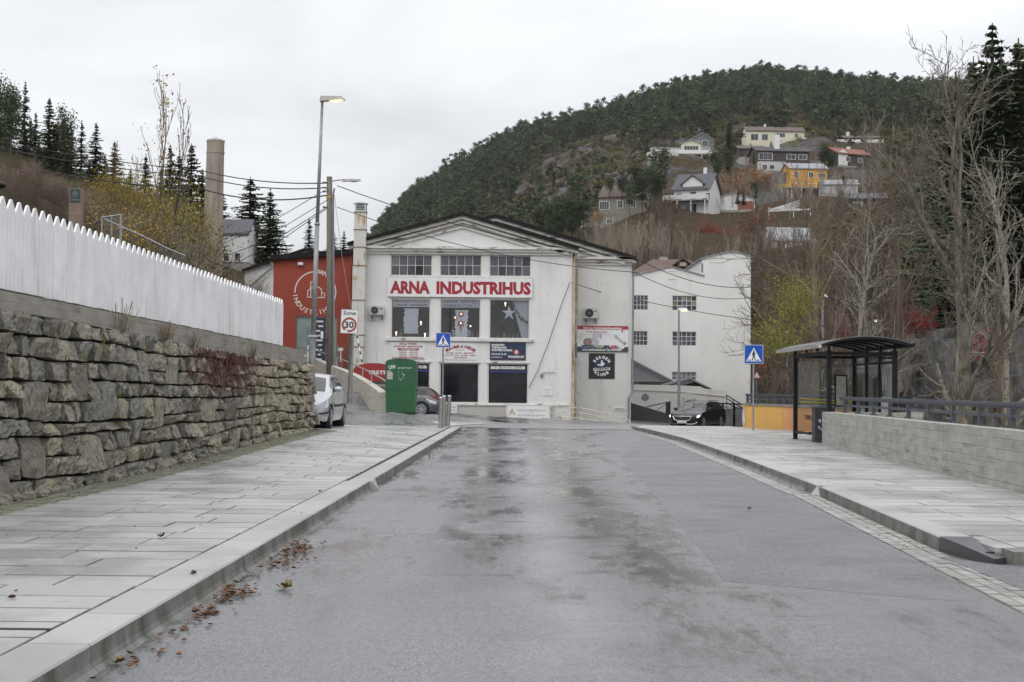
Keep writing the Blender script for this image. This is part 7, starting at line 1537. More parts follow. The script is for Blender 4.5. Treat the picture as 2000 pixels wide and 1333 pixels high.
def house(name, label, px, d, w_, dep, h, ridge, wall, roof, rz=0, axis='x', base=2.5, wins=(), chim=None, chw=.6, extra=None, zoff=0, rover=.5, basemat='base'):
    """px=(column,row) of the lower front middle at depth d; the front faces the viewer; sizes in metres"""
    p = U(px[0], px[1], d); t = thing(name, label, 'house', (p.x, d, p.z + zoff), R(rz)); t.rotation_euler = (0, 0, R(rz)); a = w_ / 2
    q = MB(); q.box(-a, a, 0, dep, 0, h)
    if axis == 'x': q.add([(-a, 0, h), (-a, dep, h), (-a, dep / 2, h + ridge), (a, 0, h), (a, dep, h), (a, dep / 2, h + ridge)], [(0, 2, 1), (3, 4, 5)])
    else: q.add([(-a, 0, h), (a, 0, h), (0, 0, h + ridge), (-a, dep, h), (a, dep, h), (0, dep, h + ridge)], [(0, 1, 2), (3, 5, 4)])
    link('wall', q.mesh('wall', HW[wall]), t)
    q = MB(); q.box(-a + .05, a - .05, .05, dep, -base, -.01); link('foundation', q.mesh('foundation', HW[basemat]), t)
    q = MB(); o = rover; th = .22
    if axis == 'x':
        s_ = ridge / (dep / 2)
        for sg in (-1, 1):
            y0 = dep / 2 + sg * (dep / 2 + o); z0 = h - s_ * o; q.hexa([(-a - o, y0, z0), (a + o, y0, z0), (a + o, dep / 2, h + ridge), (-a - o, dep / 2, h + ridge), (-a - o, y0, z0 + th), (a + o, y0, z0 + th), (a + o, dep / 2, h + ridge + th), (-a - o, dep / 2, h + ridge + th)])
    else:
        s_ = ridge / a
        for sg in (-1, 1):
            x0 = sg * (a + o); z0 = h - s_ * o; q.hexa([(x0, -o, z0), (0, -o, h + ridge), (0, dep + o, h + ridge), (x0, dep + o, z0), (x0, -o, z0 + th), (0, -o, h + ridge + th), (0, dep + o, h + ridge + th), (x0, dep + o, z0 + th)])
    rf = link('roof', q.mesh('roof', ROOFC[roof]), t)
    if chim: q = MB(); q.box(chim[0] - chw / 2, chim[0] + chw / 2, chim[1] - .3, chim[1] + .3, h - .5, chim[2]); link('chimney', q.mesh('chimney', HW['white']), rf)
    for w in wins:  # (x centre, z0, width, height, columns)
        x, z, ww, wh = w[:4]; n = w[4] if len(w) > 4 else 2; q = MB(); q.box(x - ww / 2 - .1, x + ww / 2 + .1, -.05, -.001, z - .1, z + wh + .1); f = link('window', q.mesh('window', HW['white'] if len(w) < 6 else HW[w[5]]), t)
        for k in range(n): q = MB(); q.box(x - ww / 2 + k * ww / n + .03, x - ww / 2 + (k + 1) * ww / n - .03, -.07, -.051, z, z + wh); link('pane', q.mesh('pane', GLASSD), f)
    if extra: extra(t, a, dep, h)
    return t
def deck(x0, x1, y0, z, hh=1.0, mat='white', legs=2.2, posts=True):
    def f(t, a, dep, h):
        q = MB(); q.box(x0, x1, y0, -.06, z - .2, z); link('deck', q.mesh('deck', HW['base']), t); q = MB(); q.box(x0, x1, y0 - .08, y0, z + .1, z + hh); q.box(x0 - .04, x0 + .04, y0, -.06, z + .1, z + hh); q.box(x1 - .04, x1 + .04, y0, -.06, z + .1, z + hh); link('balcony_rail', q.mesh('balcony_rail', HW[mat]), t)
        if posts:
            n = max(2, int((x1 - x0) / 2.2))
            for k in range(n + 1): x = lerp(x0 + .1, x1 - .1, k / n); q = MB(); q.box(x - .08, x + .08, y0, y0 + .15, z - legs, z - .2); link('balcony_post', q.mesh('balcony_post', HW['white']), t)
    return f
m27 = 278 / FPX
def whitex(t, a, dep, h):
    deck(-5.0, 3.6, -2.6, 2.5, 1.0, 'white', 3.0)(t, a, dep, h)
    q = MB(); q.box(-6.0, 1, -5.5, -2.7, -1.6, -.2); link('terrace', q.mesh('terrace', HW['pale']), t)
    q = MB(); x = .2; q.box(x - 2, x + 2, .2, 4, h, h + 1.2); q.prism([(x - 2, h + 1.2), (x + 2, h + 1.2), (x, h + 2.5)], .2, 4); dm = link('dormer', q.mesh('dormer', HW['white']), t)
    q = MB(); rake(q, (x - 2.4, h + .95), (x, h + 2.7), .2, -.1, 4.2); rake(q, (x, h + 2.7), (x + 2.4, h + .95), .2, -.1, 4.2); link('dormer_roof', q.mesh('dormer_roof', ROOFC['dark']), dm)
house('white_house', 'white house with a dark slate roof, dormer and long white balcony', (1350, 418), 278, 7.0, 8.0, 5.0, 3.2, 'white', 'slate', rz=-24, base=3, wins=[(-2.5, 2.7, 1.1, 1.4, 2), (.4, 2.7, 1.2, 1.6, 3), (3, 2.7, 1.6, 1.2, 2), (-3, .3, 1.5, 1.6, 2), (0, .3, 2.2, 1.6, 3)], chim=(1.6, 4.2, 9.6), extra=whitex)
def gar(t, a, dep, h):
    q = MB(); q.box(a * .25, a - .1, -.05, -.002, .1, h - .3); link('brick_panel', q.mesh('brick_panel', HW['brick']), t)
house('garage', 'long low white garage with a red brick end beside the white house', (1430, 411), 285, 8.8, 6, 2.1, 1.2, 'white', 'pale', rz=-12, axis='y', base=2, extra=gar, rover=.2)
house('grey_house', 'grey brown two storey house at the lower left of the hillside houses', (1215, 420), 278, 9.2, 8, 3.6, 2.6, 'grey', 'brown', rz=-18, base=5, wins=[(-3.6, 1.2, 1.9, 1.5, 4), (-.4, 1.4, 1.0, 1.4, 2), (2.2, 1.4, .9, 1.3, 2), (-2.5, -1.6, 1.2, .8, 2)], basemat='grey', rover=.3)
house('shed', 'small flat brown roofed outbuilding left of the grey house', (1163, 426), 285, 5.5, 4, 1.8, .3, 'grey', 'brown', base=2)
k42 = 427 / FPX
def cream2(t, a, dep, h):
    q = MB(); q.box(-a, a, -2.4, -.02, -2.8, .1); link('garage_front', q.mesh('garage_front', HW['cream']), t); q = MB(); q.box(-a, a + .2, -2.5, -2.41, .0, 1.1); link('balcony_rail', q.mesh('balcony_rail', HW['cream']), t)
house('cream_house', 'cream bungalow with wide picture windows, left of the pair high up', (1486, 283), 427, 8.6, 9, 4.2, 1.9, 'cream', 'brown', base=4, wins=[(-1.9, 1.4, 2.2, 1.8, 2), (1.2, 1.4, 1.8, 1.8, 2)], chim=(2, 4.5, 7.0), basemat='cream', rover=.35)
house('cream_house', 'cream bungalow with a long balcony wall, right of the pair high up', (1541, 279), 429, 9.4, 9, 3.4, 1.9, 'cream', 'brown', base=5, wins=[(-2.4, 1.6, 2.4, 1.2, 3), (2.2, 1.6, 1.0, 1.2, 2)], basemat='cream', extra=cream2, rover=.35)
def tim(t, a, dep, h): deck(-a - 1, a + 1, -2.2, 2.4, 1.0, 'white', 2.4)(t, a, dep, h)
house('dark_villa', 'dark timber villa with a tall white chimney above the ochre house', (1530, 334), 360, 13.5, 9, 5.0, 1.6, 'dark', 'dark', rz=4, base=3, wins=[(-4.6, 2.8, 3.4, 1.6, 3), (2.0, 3.0, 2.2, 1.2, 2), (5.0, 3.0, 2, 1.2, 2), (-4.8, .4, 1.2, 1.0, 1), (-2.9, .4, 1.2, 1.0, 1)], chim=(-1.2, 2, 9.5), chw=1.3, extra=lambda t, a, dep, h: link('white_base', (lambda q: q.box(-a, .6, -.045, -.01, 0, 2.3) and q)(MB()).mesh('white_base', HW['pale']), t))
house('small_dark_house', 'low dark house with a brown roof left of the white chimney villa', (1468, 307), 372, 6.5, 6, 2.2, 1.1, 'dark', 'brown', base=4)
house('ochre_house', 'ochre yellow two storey house with a grey roof and a white railed terrace', (1579, 371), 335, 9.0, 8, 5.0, 1.7, 'ochre', 'pale', rz=4, base=4, wins=[(-2.9, 2.9, 1.0, 1.3, 2), (.6, 2.9, 1.1, 1.2, 2), (3.2, 3.0, 1.8, .9, 2), (-2.6, .4, 1.5, 1.0, 2), (.9, .4, 1.7, 1.0, 2), (3.4, .8, 1.2, 1.2, 2)], extra=lambda t, a, dep, h: (deck(-7.2, 4.4, -3, .1, .8, 'ochre', 2.8)(t, a, dep, h)), rover=.3)
house('brown_roof_house', 'dark house with a low brown roof and white chimney at the upper right', (1677, 297), 430, 12, 8, 4.2, 1.2, 'dark', 'brown', rz=-4, base=3, wins=[(-3.6, 2.3, 2.4, 1.1, 3), (.2, 2.3, 3.4, 1.4, 4), (4, 2.3, 2.6, 1.2, 3)], chim=(-2.6, 4, 6.8), chw=.9, extra=tim)
house('red_roof_house', 'house with a faded red roof and white gable below the upper right house', (1668, 325), 385, 10.2, 8, 3.3, 1.9, 'dark', 'red', rz=22, base=3, wins=[(-2, 1.2, 1.2, 1.1, 2), (2.0, 1.2, 1.2, 1.1, 2)], chim=(1.0, 4, 6.0), chw=.9, extra=lambda t, a, dep, h: link('white_gable', (lambda q: q.prism([(-a + .02, 0), (-a + 3, 0), (-a + 3, h + .2), (-a + 1.5, h + 1.1), (-a + .02, h)], -.06, -.02) and q)(MB()).mesh('white_gable', HW['white']), t))
house('white_terrace_house', 'long low white house with a balcony at the upper left of the hillside houses', (1302, 312), 400, 8.5, 7, 3.6, .6, 'white', 'dark', base=5, wins=[(-2.2, 1.0, 1.8, 1.2, 3), (1.8, 1.0, 2.0, 1.2, 3)], extra=lambda t, a, dep, h: deck(-5.6, 5, -3, .6, 1.0, 'white', 4)(t, a, dep, h))
house('cream_gable_house', 'small cream house with a glazed gable next to the long white terrace house', (1350, 303), 398, 5.6, 7, 3.2, 1.0, 'cream', 'pale', axis='y', base=4, wins=[(0, .9, 4.0, 1.6, 5)], rover=.4, extra=lambda t, a, dep, h: deck(-4, 7, -3, -.1, 1.0, 'white', 3)(t, a, dep, h))
house('grey_gable_house', 'slate grey gabled house with white verges behind the cream glazed gable', (1371, 286), 425, 7.6, 7, 1.8, 2.2, 'slateblue', 'pale', axis='y', base=3, wins=[(1.0, .1, 1.6, 1.6, 2), (-1.5, .1, 1.8, 1.4, 2)], rover=.3)
house('pale_roof_house', 'white house with a steep pale roof seen through branches below the ochre house', (1552, 497), 205, 6.0, 6, 2.0, 2.0, 'white', 'pale', rz=10, base=3, wins=[(-2.0, .6, 1.1, 1.3, 2), (1.6, .6, 1.1, 1.3, 2)], rover=.3)
house('half_hidden_house', 'pale roofed outbuilding half hidden in bare branches right of the ochre house', (1640, 378), 320, 8, 6, 2.0, 1.3, 'pale', 'pale', rz=-6, base=3, rover=.3)
house('terrace_house', 'dark house behind twigs right of the pale roofed outbuilding', (1690, 415), 270, 8, 6, 2.6, 1.3, 'dark', 'slate', rz=-6, base=3, rover=.3, wins=[(-1.5, .6, 1.6, 1.2, 2)])
# white pergola beams
t = thing('pergola', 'white slatted pergola on the slope below the ochre house', 'pergola', U(1540, 415, 262)); q = MB()
for k in range(6): q.bar(U(1500 + k * 3, 411 - k * .5, 262 + k), U(1562, 392 + k * 4, 262 + k), .16)
q.bar(U(1500, 413, 262), U(1585, 409, 262), .2); obj('slat', q, HW['white'], t)
for px in (1502, 1550, 1583): q = MB(); q.bar(U(px, 432, 262.2), U(px, 405, 262.2), .16); obj('post', q, HW['white'], t)
# retaining terraces
for (a, b_, d_, hh, lb) in (((1470, 388), (1530, 386), 300, 1.2, 'upper dark stone terrace wall below the ochre house'), ((1470, 402), (1532, 400), 290, 1.3, 'lower dark stone terrace wall below the ochre house'), ((1508, 356), (1540, 356), 338, 2.4, 'grey block retaining wall left of the ochre house')):
    p, p2 = U(*a, d_), U(*b_, d_); q = MB(); q.box(p.x, p2.x, d_ - .4, d_ + .2, p.z - 3, p.z + hh); solo('terrace_wall', q, M('terrace_stone', (.10, .10, .10), .9, (.16, .155, .15), 1.2, world=True), lb, 'wall')
# white cottage left
house('white_cottage', 'white cottage with a dark tiled roof partly behind the tall chimney', (452, 512), 140, 3.2, 5, 2.7, 1.6, 'white', 'slate', rz=0, base=4, wins=[(-.5, .1, .55, .75, 1), (.6, .1, .55, .75, 1)], extra=None, rover=.12)
def hillpole(px, by, ty, d_, lab):
    a = U(px, by, d_); b_ = U(px, ty, d_); q = MB(); q.cyl(a, b_, .13, .09, 6); q.bar(b_ + Vector((-.6, 0, -.5)), b_ + Vector((.6, 0, -.5)), .08); solo('utility_pole', q, WOODP, lab, 'utility pole', 'utility poles on the hillside')
for px, by, ty, d_, lab in ((1329, 285, 258, 420, 'pole beside the grey gabled house'), (1416, 290, 257, 420, 'pole right of the grey gabled house'), (1593, 318, 260, 380, 'tall pole in front of the white chimney villa'), (1611, 290, 245, 430, 'pole between the cream bungalow and the upper right house'), (1505, 410, 362, 285, 'pole above the pergola'), (1362, 452, 430, 270, 'pole below the white house')): hillpole(px, by, ty, d_, 'wooden ' + lab)
# rock cut behind the right railing
mb = MB(); nx, nz_ = 60, 14; Pp = []
for i in range(nx + 1):
    px = lerp(1690, 2300, i / nx); d_ = 76 - 10 * i / nx + noise.noise(Vector((i * .25, 0, 0))) * 1.2; ty = np.interp(px, [1690, 1750, 1800, 1860, 1950, 2050, 2300], [740, 690, 650, 640, 625, 610, 590])
    for j in range(nz_ + 1):
        top = U(px, ty, d_).z; z = lerp(-3.2, top, j / nz_); o = noise.noise(Vector((i * .35, j * .5, 2))) * .9 + noise.noise(Vector((i * 1.1, j * 1.3, 5))) * .35; X = (px - 1000) / FPX * d_; mb.v.append((X, d_ + o + j * .22, z))
for i in range(nx):
    for j in range(nz_): a = i * (nz_ + 1) + j; mb.f.append((a, a + nz_ + 1, a + nz_ + 2, a + 1)); mb.m.append(0)
m, nt, b = nodes_mat('cut_rock'); g = NG(nt); col = g.mix(g.mr(g.noise(.7, 8, (1, 1, .6), rough=.8), .35, .65), (.05, .052, .055), (.17, .165, .16)); col = g.mix(g.mr(g.noise(1.5, 5, (1, 1, .3)), .5, .7, 0, .8), col, (.08, .07, .045)); g.l(col, b.inputs['Base Color']); b.inputs['Roughness'].default_value = .85; g.bump(g.noise(1.5, 8, rough=.8), b, 1, .3)
tag(struct('rock_face', mb, m, smooth=False), 'grey blasted rock face behind the railing at the right', 'rock face', kind='structure')
# ================================================================ TREES AND SHRUBS
class NP:  # numpy mesh gatherer
    def __init__(s): s.V = []; s.F = []; s.n = 0; s.M = []
    def add(s, v, f, mi=0): s.V.append(v); s.F.append(f + s.n); s.n += len(v); s.M.append(np.full(len(f), mi))
    def mesh(s, name, mats):
        v = np.concatenate(s.V); me = bpy.data.meshes.new(name); tot = sum(f.size for f in s.F); nf = sum(len(f) for f in s.F)
        me.vertices.add(len(v)); me.vertices.foreach_set('co', v.astype(np.float32).ravel()); me.loops.add(tot); me.polygons.add(nf)
        me.loops.foreach_set('vertex_index', np.concatenate([f.ravel() for f in s.F]).astype(np.int32)); ls = np.concatenate([np.full(len(f), f.shape[1]) for f in s.F]); st = np.concatenate([[0], np.cumsum(ls)[:-1]])
        me.polygons.foreach_set('loop_start', st.astype(np.int32)); 
        for m in mats: me.materials.append(m)
        me.polygons.foreach_set('material_index', np.concatenate(s.M).astype(np.int32)); me.update(calc_edges=True); return me
def npoly(s, pts, rad, n=3, mi=0):
    pts = np.array(pts, float); k = len(pts); d = np.gradient(pts, axis=0); d /= np.linalg.norm(d, axis=1)[:, None] + 1e-9; ref = np.where(np.abs(d[:, 2:3]) < .9, [[0, 0, 1.]], [[1., 0, 0]]); x = np.cross(d, ref); x /= np.linalg.norm(x, axis=1)[:, None] + 1e-9; y = np.cross(d, x)
    a = np.arange(n) * 2 * np.pi / n; r = np.array(rad)[:, None, None]; v = pts[:, None, :] + (x[:, None, :] * np.cos(a)[None, :, None] + y[:, None, :] * np.sin(a)[None, :, None]) * r
    i = np.arange(k - 1)[:, None]; j = np.arange(n)[None, :]; j2 = (j + 1) % n; f = np.stack([i * n + j, i * n + j2, (i + 1) * n + j2, (i + 1) * n + j], -1).reshape(-1, 4); s.add(v.reshape(-1, 3), f, mi)
def tree_skel(s, rs, p, d, L_, r, lev, maxlev, seg=5, kids=(6, 5, 4, 3), wig=.18, up=.12, spread=.75, minr=.006, ratio=.55, start=.25, sides=(8, 5, 4, 3, 3), mi=0, tips=None):
    pts = [p.copy()]; dirs = [d.copy()]; q = p.copy(); dd = d.copy()
    for i in range(seg):
        dd = dd + rs.normal(size=3) * wig / (1 + .0 * lev) + np.array([0, 0, up]); dd /= np.linalg.norm(dd); q = q + dd * L_ / seg; pts.append(q.copy()); dirs.append(dd.copy())
    rad = [max(minr, lerp(r, r * (.35 if lev else .22), i / seg)) for i in range(seg + 1)]
    npoly(s, pts, rad, sides[min(lev, len(sides) - 1)], mi)
    if tips is not None and lev == maxlev: tips.append(pts[-1])
    if lev >= maxlev: return
    nk = kids[min(lev, len(kids) - 1)]
    for k in range(nk):
        t = lerp(start if lev == 0 else .15, 1, (k + rs.uniform(.2, .9)) / nk); i = min(int(t * seg), seg - 1); f = t * seg - i; pp = pts[i] * (1 - f) + pts[i + 1] * f; dr = dirs[i]
        ax = np.cross(dr, rs.normal(size=3)); ax /= np.linalg.norm(ax); sp = spread * rs.uniform(.6, 1.25) * (1.0 if lev else lerp(1.15, .6, t)); nd = dr * math.cos(sp) + ax * math.sin(sp); rr_ = lerp(r, r * .3, t) * rs.uniform(.45, .7)
        LL = L_ * ratio * rs.uniform(.6, 1.2) * (1 - .45 * t if lev == 0 else 1)
        tree_skel(s, rs, pp, nd, LL, rr_, lev + 1, maxlev, max(3, seg - 1) if lev else seg, kids, wig * 1.1, up, spread, minr, ratio, start, sides, mi, tips)
BARK = M('grey_bark', (.10, .088, .066), .9, (.25, .22, .175), 7, st=(1, 1, .3), c3=(.07, .075, .035), sc3=3, lo3=.5, hi3=.65, rand=.15, bump=.4, bsc=20)
BARKB = M('brown_twig', (.085, .062, .045), .95, (.14, .108, .08), 2, rand=.35, huer=.015); BARKP = M('pale_stem', (.21, .175, .135), .9, (.32, .28, .23), 3, rand=.3, huer=.02); BARKD = M('dark_bark', (.045, .035, .028), .95, (.08, .065, .05), 3, rand=.2)
BIRCH = M('birch_bark', (.27, .25, .21), .8, (.10, .08, .06), 6, lo=.55, hi=.62, st=(1, 1, 2), c3=(.14, .15, .07), sc3=2, rand=.1)
def leafm(name, c, c2, hv=.3, hr=.03): return M(name, c, .8, c2, .6, rand=hv, huer=hr, spec=.2)
PINE = leafm('pine_needles', (.031, .045, .021), (.082, .100, .045), .5, .03); SPRU = leafm('spruce_needles', (.034, .052, .025), (.085, .105, .048), .3, .01); YLEAF = leafm('yellow_leaf', (.38, .29, .03), (.22, .18, .03), .3, .03); RLEAF = leafm('red_leaf', (.34, .035, .022), (.18, .03, .02), .3, .02); OLEAF = leafm('orange_leaf', (.28, .11, .028), (.16, .07, .025), .3, .03); BLEAF = leafm('brown_leaf', (.10, .075, .035), (.14, .12, .04), .35, .03); GLEAF = leafm('olive_leaf', (.08, .09, .025), (.12, .115, .03), .3, .03)
def leaves(s, rs, centres, n, spread, size, mi=1, flat=.0):
    c = np.array(centres); idx = rs.randint(0, len(c), n); p = c[idx] + rs.normal(size=(n, 3)) * spread; a = rs.normal(size=(n, 3)); a /= np.linalg.norm(a, axis=1)[:, None]; b = np.cross(a, rs.normal(size=(n, 3))); b /= np.linalg.norm(b, axis=1)[:, None]; sz = size * rs.uniform(.6, 1.4, (n, 1)); a = a * sz; b = b * sz * .6
    v = np.stack([p - a, p + b, p + a, p - b], 1).reshape(-1, 3); s.add(v, np.arange(4 * n).reshape(n, 4), mi)
def bare_mesh(name, seed, h, r, mats, kids=(9, 6, 5, 3), maxlev=3, spread=.7, up=.12, wig=.16, ratio=.5, stems=1, minr=.008, nleaf=0, lsize=.06, start=.25, seg=6):
    rs = np.random.RandomState(seed); s = NP(); tips = []
    for k in range(stems):
        a = rs.uniform(0, 6.28); d = np.array([math.cos(a) * .18 * (stems > 1), math.sin(a) * .18 * (stems > 1), 1.]); d /= np.linalg.norm(d); p = np.array([math.cos(a) * .3 * (stems > 1), math.sin(a) * .3 * (stems > 1), -.3])
        tree_skel(s, rs, p, d, h * rs.uniform(.75, 1) if stems > 1 else h, r * (.7 if stems > 1 else 1), 0, maxlev, seg, kids, wig * .6, up, spread, minr, ratio, start, tips=tips)
    if nleaf: leaves(s, rs, tips, nleaf, .25, lsize)
    return s.mesh(name, mats)
def spruce_mesh(name, seed, h, w_, dens=1.0, mats=None):
    rs = np.random.RandomState(seed); s = NP(); npoly(s, [(0, 0, -.5), (0, 0, h * .5), (rs.uniform(-.1, .1), 0, h)], [h * .016, h * .010, .02], 6, 0); V = []
    nl = int(h * 3.0 * dens)
    for l in range(nl):
        t = (l + rs.uniform(0, 1)) / nl; z = h * (.06 + .93 * t); R_ = w_ * (1 - t) ** .85 * rs.uniform(.75, 1.15) + .08; nb = int(5 + 5 * (1 - t))
        for b in range(nb):
            a = rs.uniform(0, 6.28); Lb = R_ * rs.uniform(.6, 1.15); dx, dy = math.cos(a), math.sin(a); nseg = max(3, int(Lb * 3.2))
            for k in range(nseg):
                f = (k + .6) / nseg; rr_ = Lb * f; zz = z - .32 * Lb * f + .16 * Lb * f * f * 1.4; wd = .16 + .30 * (1 - f) * min(1.2, Lb * .35)
                px_, py_ = dx * rr_, dy * rr_; sx, sy = -dy * wd, dx * wd; dz = -.10 - rs.uniform(.05, .30) * (1 - .4 * f); e = Lb / nseg * .9
                V += [(px_ - dx * e * .5, py_ - dy * e * .5, zz + .04), (px_ + sx, py_ + sy, zz + dz), (px_ + dx * e, py_ + dy * e, zz - .03 + rs.uniform(-.04, .06)), (px_ - sx, py_ - sy, zz + dz * rs.uniform(.4, 1))]
    V = np.array(V); s.add(V, np.arange(len(V)).reshape(-1, 4), 1); return s.mesh(name, mats or [BARKD, SPRU])
def pine_mesh(name, seed, h, w_, nc_=9, per=34, size=.5, mats=None, low=.35, trunk=True, sides=4):
    rs = np.random.RandomState(seed); s = NP()
    bend = rs.normal(size=2) * h * .03
    if trunk: npoly(s, [(0, 0, -1), (bend[0] * .5, bend[1] * .5, h * .5), (bend[0], bend[1], h * .9)], [h * .018, h * .014, .04], sides, 0)
    C = []
    for k in range(nc_):
        t = rs.uniform(low, 1); a = rs.uniform(0, 6.28); rr_ = w_ * rs.uniform(.2, 1) * math.sin(math.pi * min(1, (1.05 - t) / (1.25 - low) + .18)); c = np.array([bend[0] * t + math.cos(a) * rr_, bend[1] * t + math.sin(a) * rr_, h * t]); C.append(c)
        if trunk and nc_ > 12: npoly(s, [(bend[0] * t, bend[1] * t, h * t - .5), c], [.05, .02], 3, 0)
    for c in C:
        n = per; kk = .17 if nc_ < 12 else .24; p = rs.normal(size=(n, 3)) * np.array([w_ * kk, w_ * kk, h * kk * .22]) + c; a = rs.normal(size=(n, 3)) * np.array([1, 1, .5]); a /= np.linalg.norm(a, axis=1)[:, None]; b = np.cross(a, rs.normal(size=(n, 3))); b /= np.linalg.norm(b, axis=1)[:, None]; sz = size * rs.uniform(.5, 1.3, (n, 1)); v = np.stack([p - a * sz, p + b * sz * .45, p + a * sz, p - b * sz * .45], 1).reshape(-1, 3); s.add(v, np.arange(4 * n).reshape(n, 4), 1)
    return s.mesh(name, mats or [BARKD, PINE])
def bush_mesh(name, seed, h, w_, ntw, nleaf, mats, lsize=.12, r=.012):
    rs = np.random.RandomState(seed); s = NP(); tips = []
    for k in range(ntw):
        a = rs.uniform(0, 6.28); o = rs.uniform(0, .35) * w_; p = np.array([math.cos(a) * o, math.sin(a) * o, -.2]); sp = rs.uniform(.1, .8) * w_ / h; hh = h * rs.uniform(.55, 1.05); pts = [p]; d = np.array([math.cos(a) * sp, math.sin(a) * sp, 1.])
        for i in range(4): d = d + rs.normal(size=3) * .14; pts.append(pts[-1] + d / np.linalg.norm(d) * hh / 4)
        npoly(s, pts, [r, r * .9, r * .75, r * .6, r * .35], 3, 0); tips += pts[2:]
        for q in range(5):
            i = rs.randint(1, 4); p2 = pts[i]; d2 = d / np.linalg.norm(d) + rs.normal(size=3) * .55; l2 = hh * rs.uniform(.12, .35); npoly(s, [p2, p2 + d2 * l2 * .5, p2 + d2 * l2 + rs.normal(size=3) * .05], [r * .6, r * .5, r * .3], 3, 0); tips.append(p2 + d2 * l2)
    if nleaf: leaves(s, rs, tips, nleaf, .10 * w_, lsize)
    return s.mesh(name, mats)
# ---- instanced masses (stuff)
def mass(name, label, cat, meshes, pts, scales, seed=1):
    """points mesh + geometry nodes instancing several tree meshes"""
    src = bpy.data.collections.new(name + '_kinds')
    for m_ in meshes: src.objects.link(bpy.data.objects.new(m_.name, m_))
    me = bpy.data.meshes.new(name); me.from_pydata([tuple(p) for p in pts], [], []); at = me.attributes.new('sc', 'FLOAT', 'POINT'); at.data.foreach_set('value', np.array(scales, dtype=np.float32)); rs = np.random.RandomState(seed); at2 = me.attributes.new('rz', 'FLOAT', 'POINT'); at2.data.foreach_set('value', rs.uniform(0, 6.28, len(pts)).astype(np.float32))
    o = link(name, me); o['kind'] = 'stuff'; o['label'] = label; o['category'] = cat
    gn = bpy.data.node_groups.new(name, 'GeometryNodeTree'); gn.interface.new_socket('Geometry', in_out='INPUT', socket_type='NodeSocketGeometry'); gn.interface.new_socket('Geometry', in_out='OUTPUT', socket_type='NodeSocketGeometry')
    n = gn.nodes.new; l = gn.links.new; gi = n('NodeGroupInput'); go = n('NodeGroupOutput'); ip = n('GeometryNodeInstanceOnPoints'); ci = n('GeometryNodeCollectionInfo'); ci.inputs['Collection'].default_value = src; ci.inputs['Separate Children'].default_value = True; ci.inputs['Reset Children'].default_value = True
    ip.inputs['Pick Instance'].default_value = True; a = n('GeometryNodeInputNamedAttribute'); a.data_type = 'FLOAT'; a.inputs['Name'].default_value = 'sc'; b = n('GeometryNodeInputNamedAttribute'); b.data_type = 'FLOAT'; b.inputs['Name'].default_value = 'rz'; cx = n('ShaderNodeCombineXYZ'); l(b.outputs[0], cx.inputs[2]); rt = n('FunctionNodeEulerToRotation'); l(cx.outputs[0], rt.inputs[0]); l(rt.outputs[0], ip.inputs['Rotation'])
    l(gi.outputs[0], ip.inputs['Points']); l(ci.outputs[0], ip.inputs['Instance']); l(a.outputs[0], ip.inputs['Scale']); l(ip.outputs[0], go.inputs[0]); md = o.modifiers.new('scatter', 'NODES'); md.node_group = gn; return o
rt_ = random.Random(21)
def inhouse(px, d):  # keep the houses and their view clear
    z = Zpd(px, d); X = (px - 1000) / FPX * d; u, v = PX(X, d, z); v2 = v - 9 * FPX / d
    for (a, b, c, e, dd) in ((1318, 1470, 362, 428, 280), (1168, 1262, 376, 432, 280), (1458, 1580, 250, 296, 430), (1248, 1415, 262, 318, 400), (1440, 1605, 285, 345, 365), (1508, 1628, 318, 385, 338), (1628, 1725, 262, 322, 400)):
        if d < dd + 14 and a - 8 < u < b + 8 and v2 < e and v > c: return True
    return False
PF = [pine_mesh('far_pine', 10 + i, 9 + i % 3, 3.0, 8, 30, .52, sides=3) for i in range(5)]
pts = []; sc = []
for _ in range(60000):
    d = 300 + 620 * rt_.random() ** .8; px = rt_.uniform(660, 2300)
    X = (px - 1000) / FPX * d
    dens = .75
    if X < 130 and d < 760:
        nn_ = noise.noise(Vector((X * .018, d * .02, 1))) + .5 * noise.noise(Vector((X * .05, d * .05, 4)))
        if 300 < d < 640: dens = .5 * sstep(-.05, .35, nn_) + .05
        if px < 930: dens = max(dens, .55)
    if d < 450 and px > 1180: dens *= .42
    if d < 380 and px > 1150: dens *= .25
    if rt_.random() > dens * (d / 920) ** 1.0 * .42: continue
    if inhouse(px, d): continue
    p = TP(px, d); pts.append(p - Vector((0, 0, .3))); sc.append(rt_.uniform(.5, 1.35) * (.75 if dens < .3 else 1.0))
print('forest', len(pts))
mass('pine_forest', 'dark green pine forest covering the hill behind the factory', 'forest', PF, pts, sc)
# heath and low scrub between
SCR = [bush_mesh('scrub', 50 + i, 2.0, 2.0, 14, 130, [BARKB, [BLEAF, GLEAF, BLEAF][i]], .30, .03) for i in range(3)]
pts = []; sc = []
for _ in range(8000):
    d = 150 + 560 * rt_.random(); px = rt_.uniform(700, 2250)
    if rt_.random() > (d / 700) or inhouse(px, d): continue
    pts.append(TP(px, d)); sc.append(rt_.uniform(.5, 1.3))
mass('hillside_scrub', 'low brown and olive scrub on the rocky hillside', 'scrub', SCR, pts, sc)
